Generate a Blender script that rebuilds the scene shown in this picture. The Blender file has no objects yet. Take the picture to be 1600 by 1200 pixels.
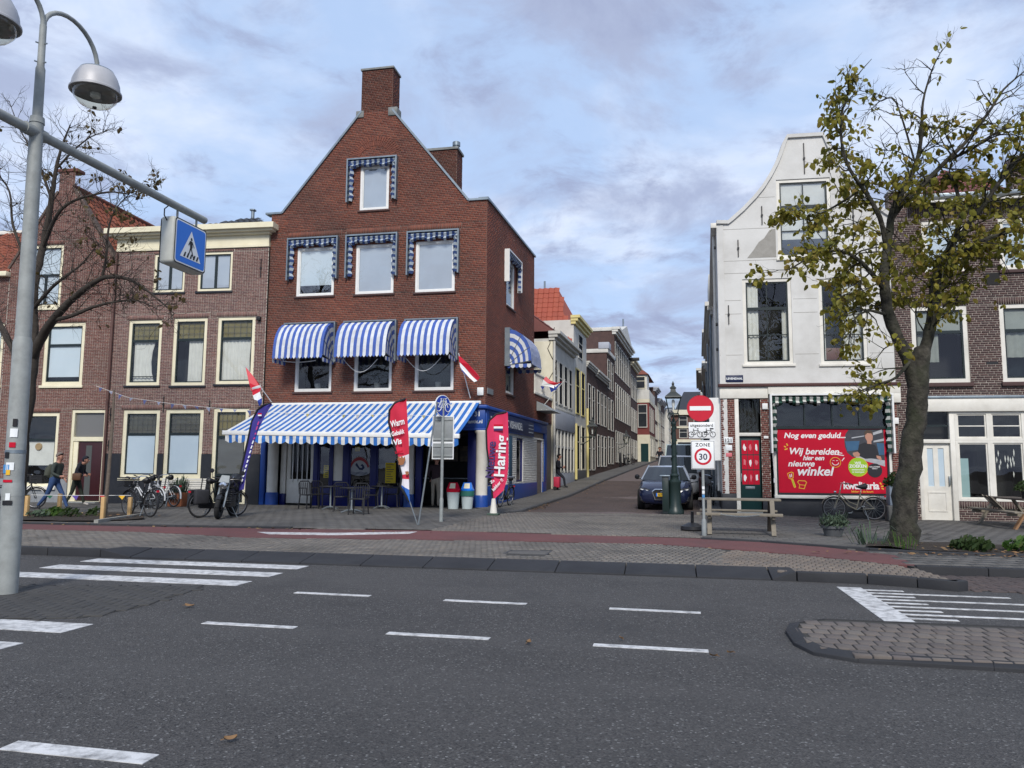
import bpy, bmesh, math, random
import numpy as np
from mathutils import Vector, Matrix, noise

random.seed(7)
SC = bpy.context.scene
COL = SC.collection

# ------------------------------------------------------------------ camera
CAM_Z = 1.5
YAW, PITCH, ROLL = (math.radians(a) for a in (-11.704, 6.177, 0.384))
FPX = 1200.0                                   # focal length in pixels of a 1600 px wide frame


def _cam_axes():
	cy, sy, cp, sp = math.cos(YAW), math.sin(YAW), math.cos(PITCH), math.sin(PITCH)
	f = Vector((sy * cp, cy * cp, sp))
	r = Vector((cy, -sy, 0))
	u = r.cross(f)
	cr, sr = math.cos(ROLL), math.sin(ROLL)
	return cr * r + sr * u, -sr * r + cr * u, f


C_R, C_U, C_F = _cam_axes()
cd = bpy.data.cameras.new('camera')
cd.sensor_width = 36
cd.lens = FPX / 1600 * 36
cd.clip_start = 0.05
cd.clip_end = 2000
cam = bpy.data.objects.new('camera', cd)
COL.objects.link(cam)
cam.matrix_world = Matrix(((C_R.x, C_U.x, -C_F.x, 0), (C_R.y, C_U.y, -C_F.y, 0), (C_R.z, C_U.z, -C_F.z, CAM_Z), (0, 0, 0, 1)))
SC.camera = cam


def _ray(px, py):
	return C_R * ((px - 800) / FPX) - C_U * ((py - 600) / FPX) + C_F


def ground(px, py, z=0.0):                     # survey helper: the point at height z seen at a place of the photograph
	d = _ray(px, py)
	return Vector((0, 0, CAM_Z)) + d * ((z - CAM_Z) / d.z)


def at(px, py, Y):                             # survey helper: the point on the plane y = Y
	d = _ray(px, py)
	return Vector((0, 0, CAM_Z)) + d * (Y / d.y)


# ------------------------------------------------------------------ light
SUN_EL, SUN_AZ = math.radians(40), math.radians(170)       # azimuth clockwise from +y
wd = bpy.data.worlds.new('World')
SC.world = wd
wd.use_nodes = True
nt = wd.node_tree
nt.nodes.clear()


def wn(t, **k):
	n = nt.nodes.new(t)
	for a, b in k.items():
		setattr(n, a, b)
	return n


def lin(c):
	if isinstance(c, str):
		c = [int(c[i:i + 2], 16) / 255 for i in (0, 2, 4)]
	return tuple((v / 12.92 if v <= .04045 else ((v + .055) / 1.055) ** 2.4) for v in c)


L = nt.links.new
out = wn('ShaderNodeOutputWorld')
bg = wn('ShaderNodeBackground')
SKY_K = 0.1
bg.inputs['Strength'].default_value = SKY_K
sky = wn('ShaderNodeTexSky', sky_type='NISHITA', sun_disc=False, sun_elevation=SUN_EL, sun_rotation=SUN_AZ)
sky.air_density = 1.2
sky.dust_density = 1.0
tc = wn('ShaderNodeTexCoord')
sep = wn('ShaderNodeSeparateXYZ')
L(tc.outputs['Generated'], sep.inputs[0])
zc = wn('ShaderNodeMath', operation='MAXIMUM')
L(sep.outputs['Z'], zc.inputs[0])
zc.inputs[1].default_value = 0.0
za = wn('ShaderNodeMath', operation='ADD')
L(zc.outputs[0], za.inputs[0])
za.inputs[1].default_value = 0.20
dx = wn('ShaderNodeMath', operation='DIVIDE')
dy = wn('ShaderNodeMath', operation='DIVIDE')
L(sep.outputs['X'], dx.inputs[0]); L(za.outputs[0], dx.inputs[1])
L(sep.outputs['Y'], dy.inputs[0]); L(za.outputs[0], dy.inputs[1])
cmb = wn('ShaderNodeCombineXYZ')
L(dx.outputs[0], cmb.inputs[0]); L(dy.outputs[0], cmb.inputs[1])


def cloud_noise(scale, detail, rough, off, dist=0.0, stretch=(1, 1, 1)):
	mp = wn('ShaderNodeMapping')
	mp.inputs['Location'].default_value = off
	mp.inputs['Scale'].default_value = stretch
	L(cmb.outputs[0], mp.inputs['Vector'])
	n = wn('ShaderNodeTexNoise')
	n.inputs['Scale'].default_value = scale
	n.inputs['Detail'].default_value = detail
	n.inputs['Roughness'].default_value = rough
	n.inputs['Distortion'].default_value = dist
	L(mp.outputs[0], n.inputs['Vector'])
	return n.outputs['Fac']


def wramp(src, a, b):
	r = wn('ShaderNodeMapRange', interpolation_type='SMOOTHSTEP')
	r.inputs['From Min'].default_value = a
	r.inputs['From Max'].default_value = b
	L(src, r.inputs['Value'])
	return r.outputs[0]


def wmix(f, a, b):
	m = wn('ShaderNodeMix', data_type='RGBA')
	if isinstance(f, float):
		m.inputs[0].default_value = f
	else:
		L(f, m.inputs[0])
	for s, i in ((a, 6), (b, 7)):
		if isinstance(s, tuple):
			m.inputs[i].default_value = (*s, 1)
		else:
			L(s, m.inputs[i])
	return m.outputs[2]


def skyc(h):
	return tuple(v / SKY_K for v in lin(h))


veil = wmix(0.85, sky.outputs[0], skyc('b9d2f8'))                     # thin high veil over the clear sky
white = wmix(wramp(cloud_noise(1.6, 6, .58, (3.1, 1.7, 0), .35), .44, .70), veil, skyc('dae5fa'))
grey = wmix(wramp(cloud_noise(1.9, 7, .60, (8.3, 4.6, 0), .45), .455, .63), white, skyc('a9b5d3'))
dark = wmix(wramp(cloud_noise(3.4, 7, .62, (1.3, 9.6, 0), .4), .50, .70), grey, skyc('9da8c8'))
L(dark, bg.inputs['Color'])
L(bg.outputs[0], out.inputs[0])

sd = bpy.data.lights.new('sun', 'SUN')
sd.energy = 3.0
sd.angle = math.radians(13)
sd.color = (1, .95, .89)
sun = bpy.data.objects.new('sun', sd)
COL.objects.link(sun)
sdir = Vector((math.sin(SUN_AZ) * math.cos(SUN_EL), math.cos(SUN_AZ) * math.cos(SUN_EL), math.sin(SUN_EL)))
sun.rotation_euler = sdir.to_track_quat('Z', 'Y').to_euler()
sun.location = (-6, -20, 30)

SC.view_settings.view_transform = 'Standard'
SC.view_settings.look = 'None'
SC.view_settings.exposure = 0.15
SC.view_settings.gamma = 1
SC.view_settings.use_curve_mapping = False

# ------------------------------------------------------------------ materials
MATS = {}


def mat(name, col, rough=.7, col2=None, scale=8, bump=0.0, bscale=40, metal=0.0, spec=.4, amt=.5, stain=0.0, stcol=(.03, .03, .03), stscale=1.2, tone=None, detail=4):
	"""principled surface; col2 = mottling colour, tone = list of colours picked per piece"""
	if name in MATS:
		return MATS[name]
	m = bpy.data.materials.new(name)
	m.use_nodes = True
	t = m.node_tree
	p = t.nodes['Principled BSDF']
	p.inputs['Roughness'].default_value = rough
	p.inputs['Metallic'].default_value = metal
	p.inputs['Specular IOR Level'].default_value = spec
	col = lin(col) if isinstance(col, str) else col
	tcn = t.nodes.new('ShaderNodeTexCoord')
	geo = t.nodes.new('ShaderNodeNewGeometry')

	def noise_n(s, det=detail, r=.6, world=False):
		n = t.nodes.new('ShaderNodeTexNoise')
		n.inputs['Scale'].default_value = s
		n.inputs['Detail'].default_value = det
		n.inputs['Roughness'].default_value = r
		t.links.new(geo.outputs['Position'] if world else tcn.outputs['Object'], n.inputs['Vector'])
		return n.outputs['Fac']

	def mix(f, a, b):
		x = t.nodes.new('ShaderNodeMix')
		x.data_type = 'RGBA'
		if isinstance(f, (int, float)):
			x.inputs[0].default_value = f
		else:
			t.links.new(f, x.inputs[0])
		for s, i in ((a, 6), (b, 7)):
			if isinstance(s, tuple):
				x.inputs[i].default_value = (*s[:3], 1)
			else:
				t.links.new(s, x.inputs[i])
		return x.outputs[2]

	def rng(f, a, b, lo=0, hi=1):
		r = t.nodes.new('ShaderNodeMapRange')
		r.inputs['From Min'].default_value = a
		r.inputs['From Max'].default_value = b
		r.inputs['To Min'].default_value = lo
		r.inputs['To Max'].default_value = hi
		t.links.new(f, r.inputs['Value'])
		return r.outputs[0]

	cur = col
	if tone:
		a = t.nodes.new('ShaderNodeAttribute')
		a.attribute_name = 'tone'
		oi = t.nodes.new('ShaderNodeObjectInfo')
		ad = t.nodes.new('ShaderNodeMath')
		ad.operation = 'ADD'
		t.links.new(a.outputs['Fac'], ad.inputs[0])
		t.links.new(oi.outputs['Random'], ad.inputs[1])
		fr = t.nodes.new('ShaderNodeMath')
		fr.operation = 'FRACT'
		t.links.new(ad.outputs[0], fr.inputs[0])
		cr = t.nodes.new('ShaderNodeValToRGB')
		cs = [lin(c) if isinstance(c, str) else c for c in tone]
		e = cr.color_ramp.elements
		while len(e) < len(cs):
			e.new(.5)
		for i, c in enumerate(cs):
			e[i].position = i / (len(cs) - 1)
			e[i].color = (*c, 1)
		t.links.new(fr.outputs[0], cr.inputs[0])
		cur = cr.outputs[0]
	if col2 is not None:
		c2 = lin(col2) if isinstance(col2, str) else col2
		cur = mix(rng(noise_n(scale), .5 - amt * .5, .5 + amt * .5), cur, c2)
	if stain:
		cur = mix(rng(noise_n(stscale, 5, .65, True), .43, .70, 0, stain), cur, tuple(stcol))
	if isinstance(cur, tuple):
		p.inputs['Base Color'].default_value = (*cur[:3], 1)
	else:
		t.links.new(cur, p.inputs['Base Color'])
	if bump:
		b = t.nodes.new('ShaderNodeBump')
		b.inputs['Strength'].default_value = 1
		b.inputs['Distance'].default_value = bump
		t.links.new(noise_n(bscale, 3), b.inputs['Height'])
		t.links.new(b.outputs[0], p.inputs['Normal'])
	MATS[name] = m
	return m


def glass(name, refl=1.0, tint=(.92, .95, .95), base=0.05):
	"""window glass: mirror reflection by angle, the rest looks through"""
	if name in MATS:
		return MATS[name]
	m = bpy.data.materials.new(name)
	m.use_nodes = True
	t = m.node_tree
	t.nodes.clear()
	o = t.nodes.new('ShaderNodeOutputMaterial')
	mx = t.nodes.new('ShaderNodeMixShader')
	tr = t.nodes.new('ShaderNodeBsdfTransparent')
	tr.inputs[0].default_value = (*tint, 1)
	gl = t.nodes.new('ShaderNodeBsdfGlossy')
	gl.inputs['Roughness'].default_value = .01
	gl.inputs[0].default_value = (1, 1, 1, 1)
	lw = t.nodes.new('ShaderNodeLayerWeight')
	lw.inputs[0].default_value = .5
	fr = t.nodes.new('ShaderNodeMath')
	fr.operation = 'POWER'
	fr.inputs[1].default_value = 4.0
	t.links.new(lw.outputs['Facing'], fr.inputs[0])
	mr = t.nodes.new('ShaderNodeMath')
	mr.operation = 'MULTIPLY_ADD'
	mr.inputs[1].default_value = refl
	mr.inputs[2].default_value = base
	mr.use_clamp = True
	t.links.new(fr.outputs[0], mr.inputs[0])
	t.links.new(mr.outputs[0], mx.inputs[0])
	t.links.new(tr.outputs[0], mx.inputs[1])
	t.links.new(gl.outputs[0], mx.inputs[2])
	nz = t.nodes.new('ShaderNodeTexNoise')
	nz.inputs['Scale'].default_value = 1.3
	nz.inputs['Detail'].default_value = 1
	bp = t.nodes.new('ShaderNodeBump')
	bp.inputs['Distance'].default_value = .005
	tcn = t.nodes.new('ShaderNodeTexCoord')
	t.links.new(tcn.outputs['Object'], nz.inputs['Vector'])
	t.links.new(nz.outputs['Fac'], bp.inputs['Height'])
	t.links.new(bp.outputs[0], gl.inputs['Normal'])
	t.links.new(mx.outputs[0], o.inputs[0])
	MATS[name] = m
	return m


# ------------------------------------------------------------------ mesh building
class MB:
	"""collects faces of one part, then links them as ONE mesh object"""

	def __init__(s, M=None):
		s.v, s.f, s.mi, s.tn = [], [], [], []
		s.M = M or Matrix()
		s.cur = 0
		s.tone = 0.0

	def add(s, verts, faces):
		k = len(s.v)
		s.v += [tuple(s.M @ Vector(p)) for p in verts]
		for f in faces:
			s.f.append(tuple(i + k for i in f))
			s.mi.append(s.cur)
			s.tn.append(s.tone)
		return s

	def box(s, x0, x1, y0, y1, z0, z1):
		v = [(x0, y0, z0), (x1, y0, z0), (x1, y1, z0), (x0, y1, z0), (x0, y0, z1), (x1, y0, z1), (x1, y1, z1), (x0, y1, z1)]
		return s.add(v, [(3, 2, 1, 0), (4, 5, 6, 7), (0, 1, 5, 4), (1, 2, 6, 5), (2, 3, 7, 6), (3, 0, 4, 7)])

	def bar(s, a, b, w, h=None, up=(0, 0, 1)):
		"""square bar from a to b"""
		a, b = Vector(a), Vector(b)
		h = h or w
		d = (b - a).normalized()
		up = Vector(up)
		if abs(d.dot(up)) > .98:
			up = Vector((1, 0, 0)) if abs(d.x) < .9 else Vector((0, 1, 0))
		r = d.cross(up).normalized()
		u = r.cross(d)
		v = []
		for p in (a, b):
			for i, j in ((-1, -1), (1, -1), (1, 1), (-1, 1)):
				v.append(p + r * (i * w / 2) + u * (j * h / 2))
		return s.add(v, [(3, 2, 1, 0), (4, 5, 6, 7), (0, 1, 5, 4), (1, 2, 6, 5), (2, 3, 7, 6), (3, 0, 4, 7)])

	def tube(s, pts, rad, n=8, caps=True):
		pts = [Vector(p) for p in pts]
		if not isinstance(rad, (list, tuple)):
			rad = [rad] * len(pts)
		v, f = [], []
		pr = None
		for i, p in enumerate(pts):
			d = (pts[min(i + 1, len(pts) - 1)] - pts[max(i - 1, 0)])
			d = d.normalized() if d.length > 1e-9 else Vector((0, 0, 1))
			if pr is None:
				pr = d.orthogonal().normalized()
			else:
				pr = (pr - d * pr.dot(d))
				pr = pr.normalized() if pr.length > 1e-6 else d.orthogonal().normalized()
			q = d.cross(pr)
			for k in range(n):
				a = 2 * math.pi * k / n
				v.append(p + (pr * math.cos(a) + q * math.sin(a)) * rad[i])
		for i in range(len(pts) - 1):
			for k in range(n):
				a, b = i * n + k, i * n + (k + 1) % n
				f.append((a, b, b + n, a + n))
		if caps:
			f.append(tuple(range(n))[::-1])
			f.append(tuple(range((len(pts) - 1) * n, len(pts) * n)))
		return s.add(v, f)

	def lathe(s, prof, c=(0, 0, 0), n=20, axis='z', arc=None):
		"""prof = [(r, h)] revolved about an axis through c"""
		v, f = [], []
		for r, h in prof:
			for k in range(n):
				a = 2 * math.pi * k / n
				x, y = r * math.cos(a), r * math.sin(a)
				if axis == 'z':
					v.append((c[0] + x, c[1] + y, c[2] + h))
				elif axis == 'y':
					v.append((c[0] + x, c[1] + h, c[2] + y))
				else:
					v.append((c[0] + h, c[1] + x, c[2] + y))
		for i in range(len(prof) - 1):
			for k in range(n):
				a, b = i * n + k, i * n + (k + 1) % n
				f.append((a, b, b + n, a + n) if axis != 'y' else (b, a, a + n, b + n))
		m = (len(prof) - 1) * n
		if prof[0][0] > 1e-6:
			f.append(tuple(range(n))[::-1] if axis != 'y' else tuple(range(n)))
		if prof[-1][0] > 1e-6:
			f.append(tuple(range(m, m + n)) if axis != 'y' else tuple(range(m, m + n))[::-1])
		return s.add(v, f)

	def prism(s, pts, y0, y1):
		"""outline in (x, z) given depth y0..y1 (y0 in front)"""
		n = len(pts)
		a = sum(pts[i][0] * pts[(i + 1) % n][1] - pts[(i + 1) % n][0] * pts[i][1] for i in range(n))
		if a < 0:
			pts = pts[::-1]
		v = [(x, y0, z) for x, z in pts] + [(x, y1, z) for x, z in pts]
		f = [tuple(range(n)), tuple(range(2 * n - 1, n - 1, -1))]
		for i in range(n):
			j = (i + 1) % n
			f.append((i, i + n, j + n, j))
		return s.add(v, f)

	def slab(s, pts, z0, z1):
		"""outline in (x, y) given height z0..z1"""
		n = len(pts)
		a = sum(pts[i][0] * pts[(i + 1) % n][1] - pts[(i + 1) % n][0] * pts[i][1] for i in range(n))
		if a < 0:
			pts = pts[::-1]
		v = [(p[0], p[1], z0) for p in pts] + [(p[0], p[1], z1) for p in pts]
		f = [tuple(range(n))[::-1], tuple(range(n, 2 * n))]
		for i in range(n):
			j = (i + 1) % n
			f.append((i, j, j + n, i + n))
		return s.add(v, f)

	def quad(s, *p):
		return s.add(p, [tuple(range(len(p)))])

	def grid(s, rows, flip=False):
		"""rows = list of lists of points"""
		n = len(rows[0])
		v = [p for r in rows for p in r]
		f = []
		for i in range(len(rows) - 1):
			for j in range(n - 1):
				q = (i * n + j, i * n + j + 1, (i + 1) * n + j + 1, (i + 1) * n + j)
				f.append(q[::-1] if flip else q)
		return s.add(v, f)

	def mesh(s, name, mats=()):
		me = bpy.data.meshes.new(name)
		me.from_pydata(s.v, [], s.f)
		for m in (mats if isinstance(mats, (list, tuple)) else [mats]):
			me.materials.append(m)
		if any(s.mi):
			me.polygons.foreach_set('material_index', s.mi)
		if any(s.tn):
			at_ = me.attributes.new('tone', 'FLOAT', 'FACE')
			at_.data.foreach_set('value', s.tn)
		return me

	def build(s, name, mats, parent=None, smooth=False, loc=None, rot=None, bevel=0, label=None, stuff=False):
		o = put(name, s.mesh(name, mats), parent, loc, rot)
		if smooth:
			smooth_it(o.data)
		if bevel:
			bevel_it(o.data, bevel)
		if label:
			o['label'] = label
		if stuff:
			o['kind'] = 'stuff'
		return o


def smooth_it(me, ang=40):
	bm = bmesh.new()
	bm.from_mesh(me)
	bmesh.ops.remove_doubles(bm, verts=bm.verts, dist=1e-5)
	for f in bm.faces:
		f.smooth = True
	for e in bm.edges:
		if len(e.link_faces) == 2:
			e.smooth = e.calc_face_angle(0) < math.radians(ang)
	bm.to_mesh(me)
	bm.free()


def bevel_it(me, w, seg=2):
	bm = bmesh.new()
	bm.from_mesh(me)
	bmesh.ops.remove_doubles(bm, verts=bm.verts, dist=1e-5)
	ed = [e for e in bm.edges if len(e.link_faces) == 2 and e.calc_face_angle(0) > .5]
	try:
		bmesh.ops.bevel(bm, geom=ed, offset=w, segments=seg, affect='EDGES', profile=.5, clamp_overlap=True)
	except Exception:
		pass
	for f in bm.faces:
		f.smooth = True
	for e in bm.edges:
		if len(e.link_faces) == 2:
			e.smooth = e.calc_face_angle(0) < math.radians(50)
	bm.to_mesh(me)
	bm.free()


def put(name, data, parent=None, loc=None, rot=None):
	o = bpy.data.objects.new(name, data)
	COL.objects.link(o)
	if parent is not None:
		o.parent = parent
	if loc is not None:
		o.location = loc
	if rot is not None:
		o.rotation_euler = rot
	return o


def thing(name, label, cat, loc=(0, 0, 0), rotz=0.0, group=None):
	o = put(name, None, None, loc, (0, 0, rotz))
	o.empty_display_size = .2
	return tag(o, label, cat, group)


def tag(o, label, cat, group=None):
	o['label'] = label
	o['category'] = cat
	if group:
		o['group'] = group
	return o


def struct(o):
	o['kind'] = 'structure'
	return o


def kids(o):
	return [c for c in bpy.data.objects if c.parent == o]


def dup(root, loc, rotz, label, group=None, swap=None):
	"""copy of a thing with copies of its parts and sub-parts; swap = {material: material}"""
	def cp(o, par):
		c = o.copy()
		COL.objects.link(c)
		if par is not None:
			c.parent = par
		if swap and c.type == 'MESH' and any(m in swap for m in o.data.materials):
			c.data = o.data.copy()
			for i, m in enumerate(c.data.materials):
				if m in swap:
					c.data.materials[i] = swap[m]
		for ch in kids(o):
			cp(ch, c)
		return c
	r = cp(root, None)
	r.location = loc
	r.rotation_euler = (0, 0, rotz)
	r['label'] = label
	if group:
		r['group'] = group
	return r


def lettering(txt, parent, loc, size, m, rot=(math.pi / 2, 0, 0), align='LEFT', bold=0.0, shear=0.0, sx=1.0, name='lettering', spacing=1.0):
	c = bpy.data.curves.new(name, 'FONT')
	c.body = txt
	c.size = size
	c.align_x = align
	c.offset = bold
	c.shear = shear
	c.extrude = .0006
	c.space_character = spacing
	c.resolution_u = 3
	c.materials.append(m)
	t = bpy.data.objects.new('t', c)
	COL.objects.link(t)
	me = bpy.data.meshes.new_from_object(t.evaluated_get(bpy.context.evaluated_depsgraph_get()))
	bpy.data.objects.remove(t)
	bpy.data.curves.remove(c)
	me.transform(Matrix.Diagonal((sx, 1, 1, 1)))
	return put(name, me, parent, loc, rot)


def text_mesh(txt, size, bold=0.0, shear=0.0, spacing=1.0, align='LEFT'):
	c = bpy.data.curves.new('t', 'FONT')
	c.body = txt
	c.size = size
	c.offset = bold
	c.shear = shear
	c.align_x = align
	c.space_character = spacing
	c.resolution_u = 3
	o = bpy.data.objects.new('t', c)
	COL.objects.link(o)
	dg = bpy.context.evaluated_depsgraph_get()
	me = bpy.data.meshes.new_from_object(o.evaluated_get(dg))
	v = [tuple(x.co) for x in me.vertices]
	f = [tuple(p.vertices) for p in me.polygons]
	bpy.data.objects.remove(o)
	bpy.data.curves.remove(c)
	bpy.data.meshes.remove(me)
	return v, f


def sm(a, b, x):
	t = max(0, min(1, (x - a) / (b - a)))
	return t * t * (3 - 2 * t)


def lerp_tab(tab, x):
	if x <= tab[0][0]:
		return tab[0][1]
	for (a, p), (b, q) in zip(tab, tab[1:]):
		if x <= b:
			return p + (q - p) * (x - a) / (b - a)
	return tab[-1][1]


STREET_Z = [(24, .12), (33, .30), (45, .80), (60, 1.33), (75, 1.82), (95, 2.45), (120, 3.05), (150, 3.2)]


def zst(y):                                    # the side street climbs away from the main road
	return lerp_tab(STREET_Z, y)


def zwalk(x, y):
	z = .12 - .08 * sm(2.2, 6.0, x) - .03 * sm(-16, -21, x) * (1 if x < -16 else 0)
	if y > 24 and -6.4 < x < 3:
		z = max(z, zst(y))
	return z
# ------------------------------------------------------------------ palette
M_ = {}


def P(k):
	return MATS[k]


mat('white_paint', 'e3e0d6', .5, 'd2cec2', 3, amt=.6, bump=.0006, bscale=60, stain=.25, stcol=(.25, .23, .2))
mat('cream_paint', 'e9e2c6', .5, 'dcd4b4', 3, amt=.6, stain=.15, stcol=(.3, .27, .2))
mat('white_metal', 'e6e6e2', .35, 'd8d8d4', 5)
mat('dark_sash', (.012, .02, .022), .35, (.02, .03, .03), 6)
mat('green_paint', (.006, .03, .03), .35, (.008, .036, .035), 5)
mat('black_paint', (.012, .014, .018), .45, (.02, .022, .028), 3, stain=.3, stcol=(.06, .06, .06))
mat('blue_paint', (.012, .055, .27), .4, (.014, .065, .30), 4, stain=.2, stcol=(.02, .05, .12))
mat('deep_blue', (0.005, 0.009, 0.099), .4, (0.006, 0.012, 0.118), 4)
mat('grey_stone', '8b8d8a', .8, '6f726f', 6, bump=.002, bscale=30, stain=.4, stcol=(.09, .09, .08))
mat('zinc', '8f9aa0', .45, '74808a', 5, metal=.6, stain=.3, stcol=(.1, .1, .1))
mat('steel', '9aa0a2', .4, '7f8688', 8, metal=.7)
mat('galvanised', 'a3a8a6', .55, '8d9391', 14, metal=.25, stain=.35, stcol=(.12, .12, .11), stscale=3)
mat('pole_grey', '9b9f9c', .6, '878b88', 9, bump=.0006, bscale=80, stain=.45, stcol=(.16, .16, .15), stscale=4)
mat('black_plastic', (.012, .012, .013), .45, (.018, .018, .02), 9)
mat('rubber', (.012, .012, .012), .85, (.02, .02, .02), 20)
mat('chrome', (.65, .66, .68), .15, metal=1.0)
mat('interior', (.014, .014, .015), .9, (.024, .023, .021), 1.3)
mat('curtain_white', 'd9d6cc', .9, 'c5c2b8', 3)
mat('blind_grey', 'a9afb8', .9, 'b7bcc4', .8)
mat('blind_pale', 'c2ccd2', .9, 'cdd5da', .8)
mat('frosted', 'aebfc9', .3, 'b9c8d0', .9)
mat('warm_inside', (.30, .25, .10), .8, (.16, .13, .06), 4)
mat('mortar_dark', '8f847a', .95, '73685f', 9, bump=.002, bscale=60)
mat('mortar_light', 'cfc6b9', .95, '8d857b', 9, bump=.002, bscale=60)
mat('brick_red', 'ffffff', .85, (0.134, 0.047, 0.032), 12, amt=.9, bump=.002, bscale=55, stain=.75, stcol=(0.067, 0.032, 0.025), stscale=.42,
	tone=[(0.208, 0.059, 0.035), (0.268, 0.081, 0.048), (0.161, 0.052, 0.035), (0.316, 0.099, 0.054), (0.234, 0.070, 0.042), (0.128, 0.047, 0.037)])
mat('brick_soot', 'ffffff', .85, (0.080, 0.028, 0.019), 12, amt=.9, bump=.002, bscale=55, stain=.75, stcol=(0.040, 0.019, 0.015), stscale=.42,
	tone=[(0.125, 0.035, 0.021), (0.161, 0.049, 0.029), (0.097, 0.031, 0.021), (0.190, 0.059, 0.032), (0.140, 0.042, 0.025), (0.077, 0.028, 0.022)])
mat('brick_purple', 'ffffff', .85, (0.132, 0.079, 0.066), 12, amt=.9, bump=.002, bscale=55, stain=.3, stcol=(0.066, 0.046, 0.042), stscale=.6,
	tone=[(0.244, 0.112, 0.095), (0.329, 0.164, 0.132), (0.172, 0.079, 0.079), (0.276, 0.132, 0.112), (0.198, 0.103, 0.106), (0.408, 0.238, 0.198)])
mat('brick_old', 'ffffff', .85, (0.132, 0.060, 0.048), 12, amt=.9, bump=.002, bscale=55, stain=.35, stcol=(0.060, 0.036, 0.030), stscale=.6,
	tone=[(0.204, 0.070, 0.050), (0.276, 0.102, 0.072), (0.156, 0.054, 0.048), (0.240, 0.090, 0.066), (0.180, 0.072, 0.066), (0.324, 0.156, 0.114)])
mat('brick_brown', 'ffffff', .85, (0.062, 0.040, 0.037), 12, amt=.9, bump=.002, bscale=55, stain=.25, stcol=(0.037, 0.025, 0.025), stscale=.7,
	tone=[(0.077, 0.043, 0.040), (0.106, 0.059, 0.053), (0.062, 0.037, 0.037), (0.125, 0.065, 0.056), (0.090, 0.053, 0.053), (0.144, 0.075, 0.062)])
mat('brick_street', 'ffffff', .85, (0.053, 0.034, 0.030), 9, amt=.9, stain=.3, stcol=(0.022, 0.015, 0.015),
	tone=[(0.075, 0.041, 0.035), (0.098, 0.053, 0.044), (0.064, 0.038, 0.033), (0.112, 0.060, 0.046)])
mat('brick_white', 'ffffff', .7, (.48, .47, .44), 10, amt=.9, bump=.003, bscale=40, tone=[(.55, .54, .50), (.60, .59, .56), (.50, .49, .46)])
mat('stucco', 'd6d5d0', .85, 'c5c4bf', 1.5, amt=.8, bump=.003, bscale=25, stain=.45, stcol=(.36, .345, .31), stscale=.75)
mat('stucco_patch', '9f9c95', .95, '8a877f', 5, bump=.005, bscale=30)
mat('tile_orange', 'ffffff', .8, (0.145, 0.043, 0.025), 9, amt=.9, stain=.3, stcol=(0.043, 0.025, 0.021), tone=[(0.255, 0.064, 0.030), (0.306, 0.085, 0.038), (0.212, 0.051, 0.025), (0.340, 0.111, 0.055), (0.170, 0.051, 0.034)])
mat('tile_red', 'ffffff', .7, (.14, .05, .045), 9, amt=.9, stain=.3, stcol=(.05, .03, .028), tone=[(.19, .06, .05), (.23, .075, .06), (.16, .05, .045)])
mat('tile_bright', 'ffffff', .7, (0.272, 0.056, 0.032), 9, amt=.9, stain=.2, stcol=(0.072, 0.032, 0.024), tone=[(0.336, 0.068, 0.036), (0.384, 0.088, 0.044), (0.296, 0.060, 0.032)])
mat('tile_black', (.02, .021, .024), .5, (.035, .036, .04), 6)
mat('sign_white', 'e9ebea', .35, 'dfe2e1', 4)
mat('sign_red', (.56, .012, .03), .35, (.50, .012, .03), 4)
mat('sign_blue', (.012, .17, .66), .35, (.012, .16, .62), 4)
mat('ink_black', (.01, .01, .012), .5)
mat('sign_grey', '8d9292', .5, '7f8484', 8, stain=.3, stcol=(.12, .12, .12))
mat('wood_grey', '8f8778', .85, '6f685c', 14, amt=.8, bump=.0015, bscale=70, stain=.4, stcol=(.09, .08, .07))
mat('wood_dark', '5e554c', .85, '473f38', 14, amt=.8, bump=.0015, bscale=70)
mat('wood_fresh', 'c9a877', .8, 'b08d5c', 14, amt=.8, bump=.001, bscale=70)
mat('bark', (0.016, 0.014, 0.011), .95, (0.064, 0.058, 0.045), 7, amt=.35, bump=.03, bscale=16, stain=.6, stcol=(0.032, 0.038, 0.018), stscale=2.5)
mat('bark_left', (.03, .024, .019), .95, (.06, .05, .04), 6, amt=.6, bump=.012, bscale=22)
mat('soil', (.022, .017, .013), 1.0, (.045, .034, .025), 12, amt=.7, bump=.02, bscale=20)
mat('concrete', '9a9992', .9, '85847d', 7, bump=.002, bscale=40, stain=.4, stcol=(.1, .1, .09))
mat('kerb_grey', (.085, .085, .087), .85, (.06, .06, .062), 5, amt=.8, bump=.003, bscale=50, stain=.5, stcol=(.03, .03, .03))
mat('kerb_dark', (0.020, 0.021, 0.024), .75, (0.031, 0.032, 0.035), 3, amt=.8, bump=.003, bscale=50, stain=.5, stcol=(0.010, 0.010, 0.012))
mat('paver_grey', 'ffffff', .85, (0.131, 0.121, 0.106), 8, amt=.9, bump=.003, bscale=60, stain=.6, stcol=(0.061, 0.057, 0.051), stscale=.7,
	tone=[(0.185, 0.167, 0.147), (0.237, 0.213, 0.180), (0.158, 0.143, 0.126), (0.211, 0.185, 0.157), (0.264, 0.226, 0.180)])
mat('paver_tan', 'ffffff', .85, (0.135, 0.115, 0.095), 8, amt=.9, bump=.003, bscale=60, stain=.5, stcol=(0.068, 0.058, 0.050), stscale=.9,
	tone=[(0.230, 0.182, 0.142), (0.189, 0.155, 0.128), (0.270, 0.209, 0.155), (0.209, 0.169, 0.135), (0.162, 0.142, 0.121)])
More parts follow.
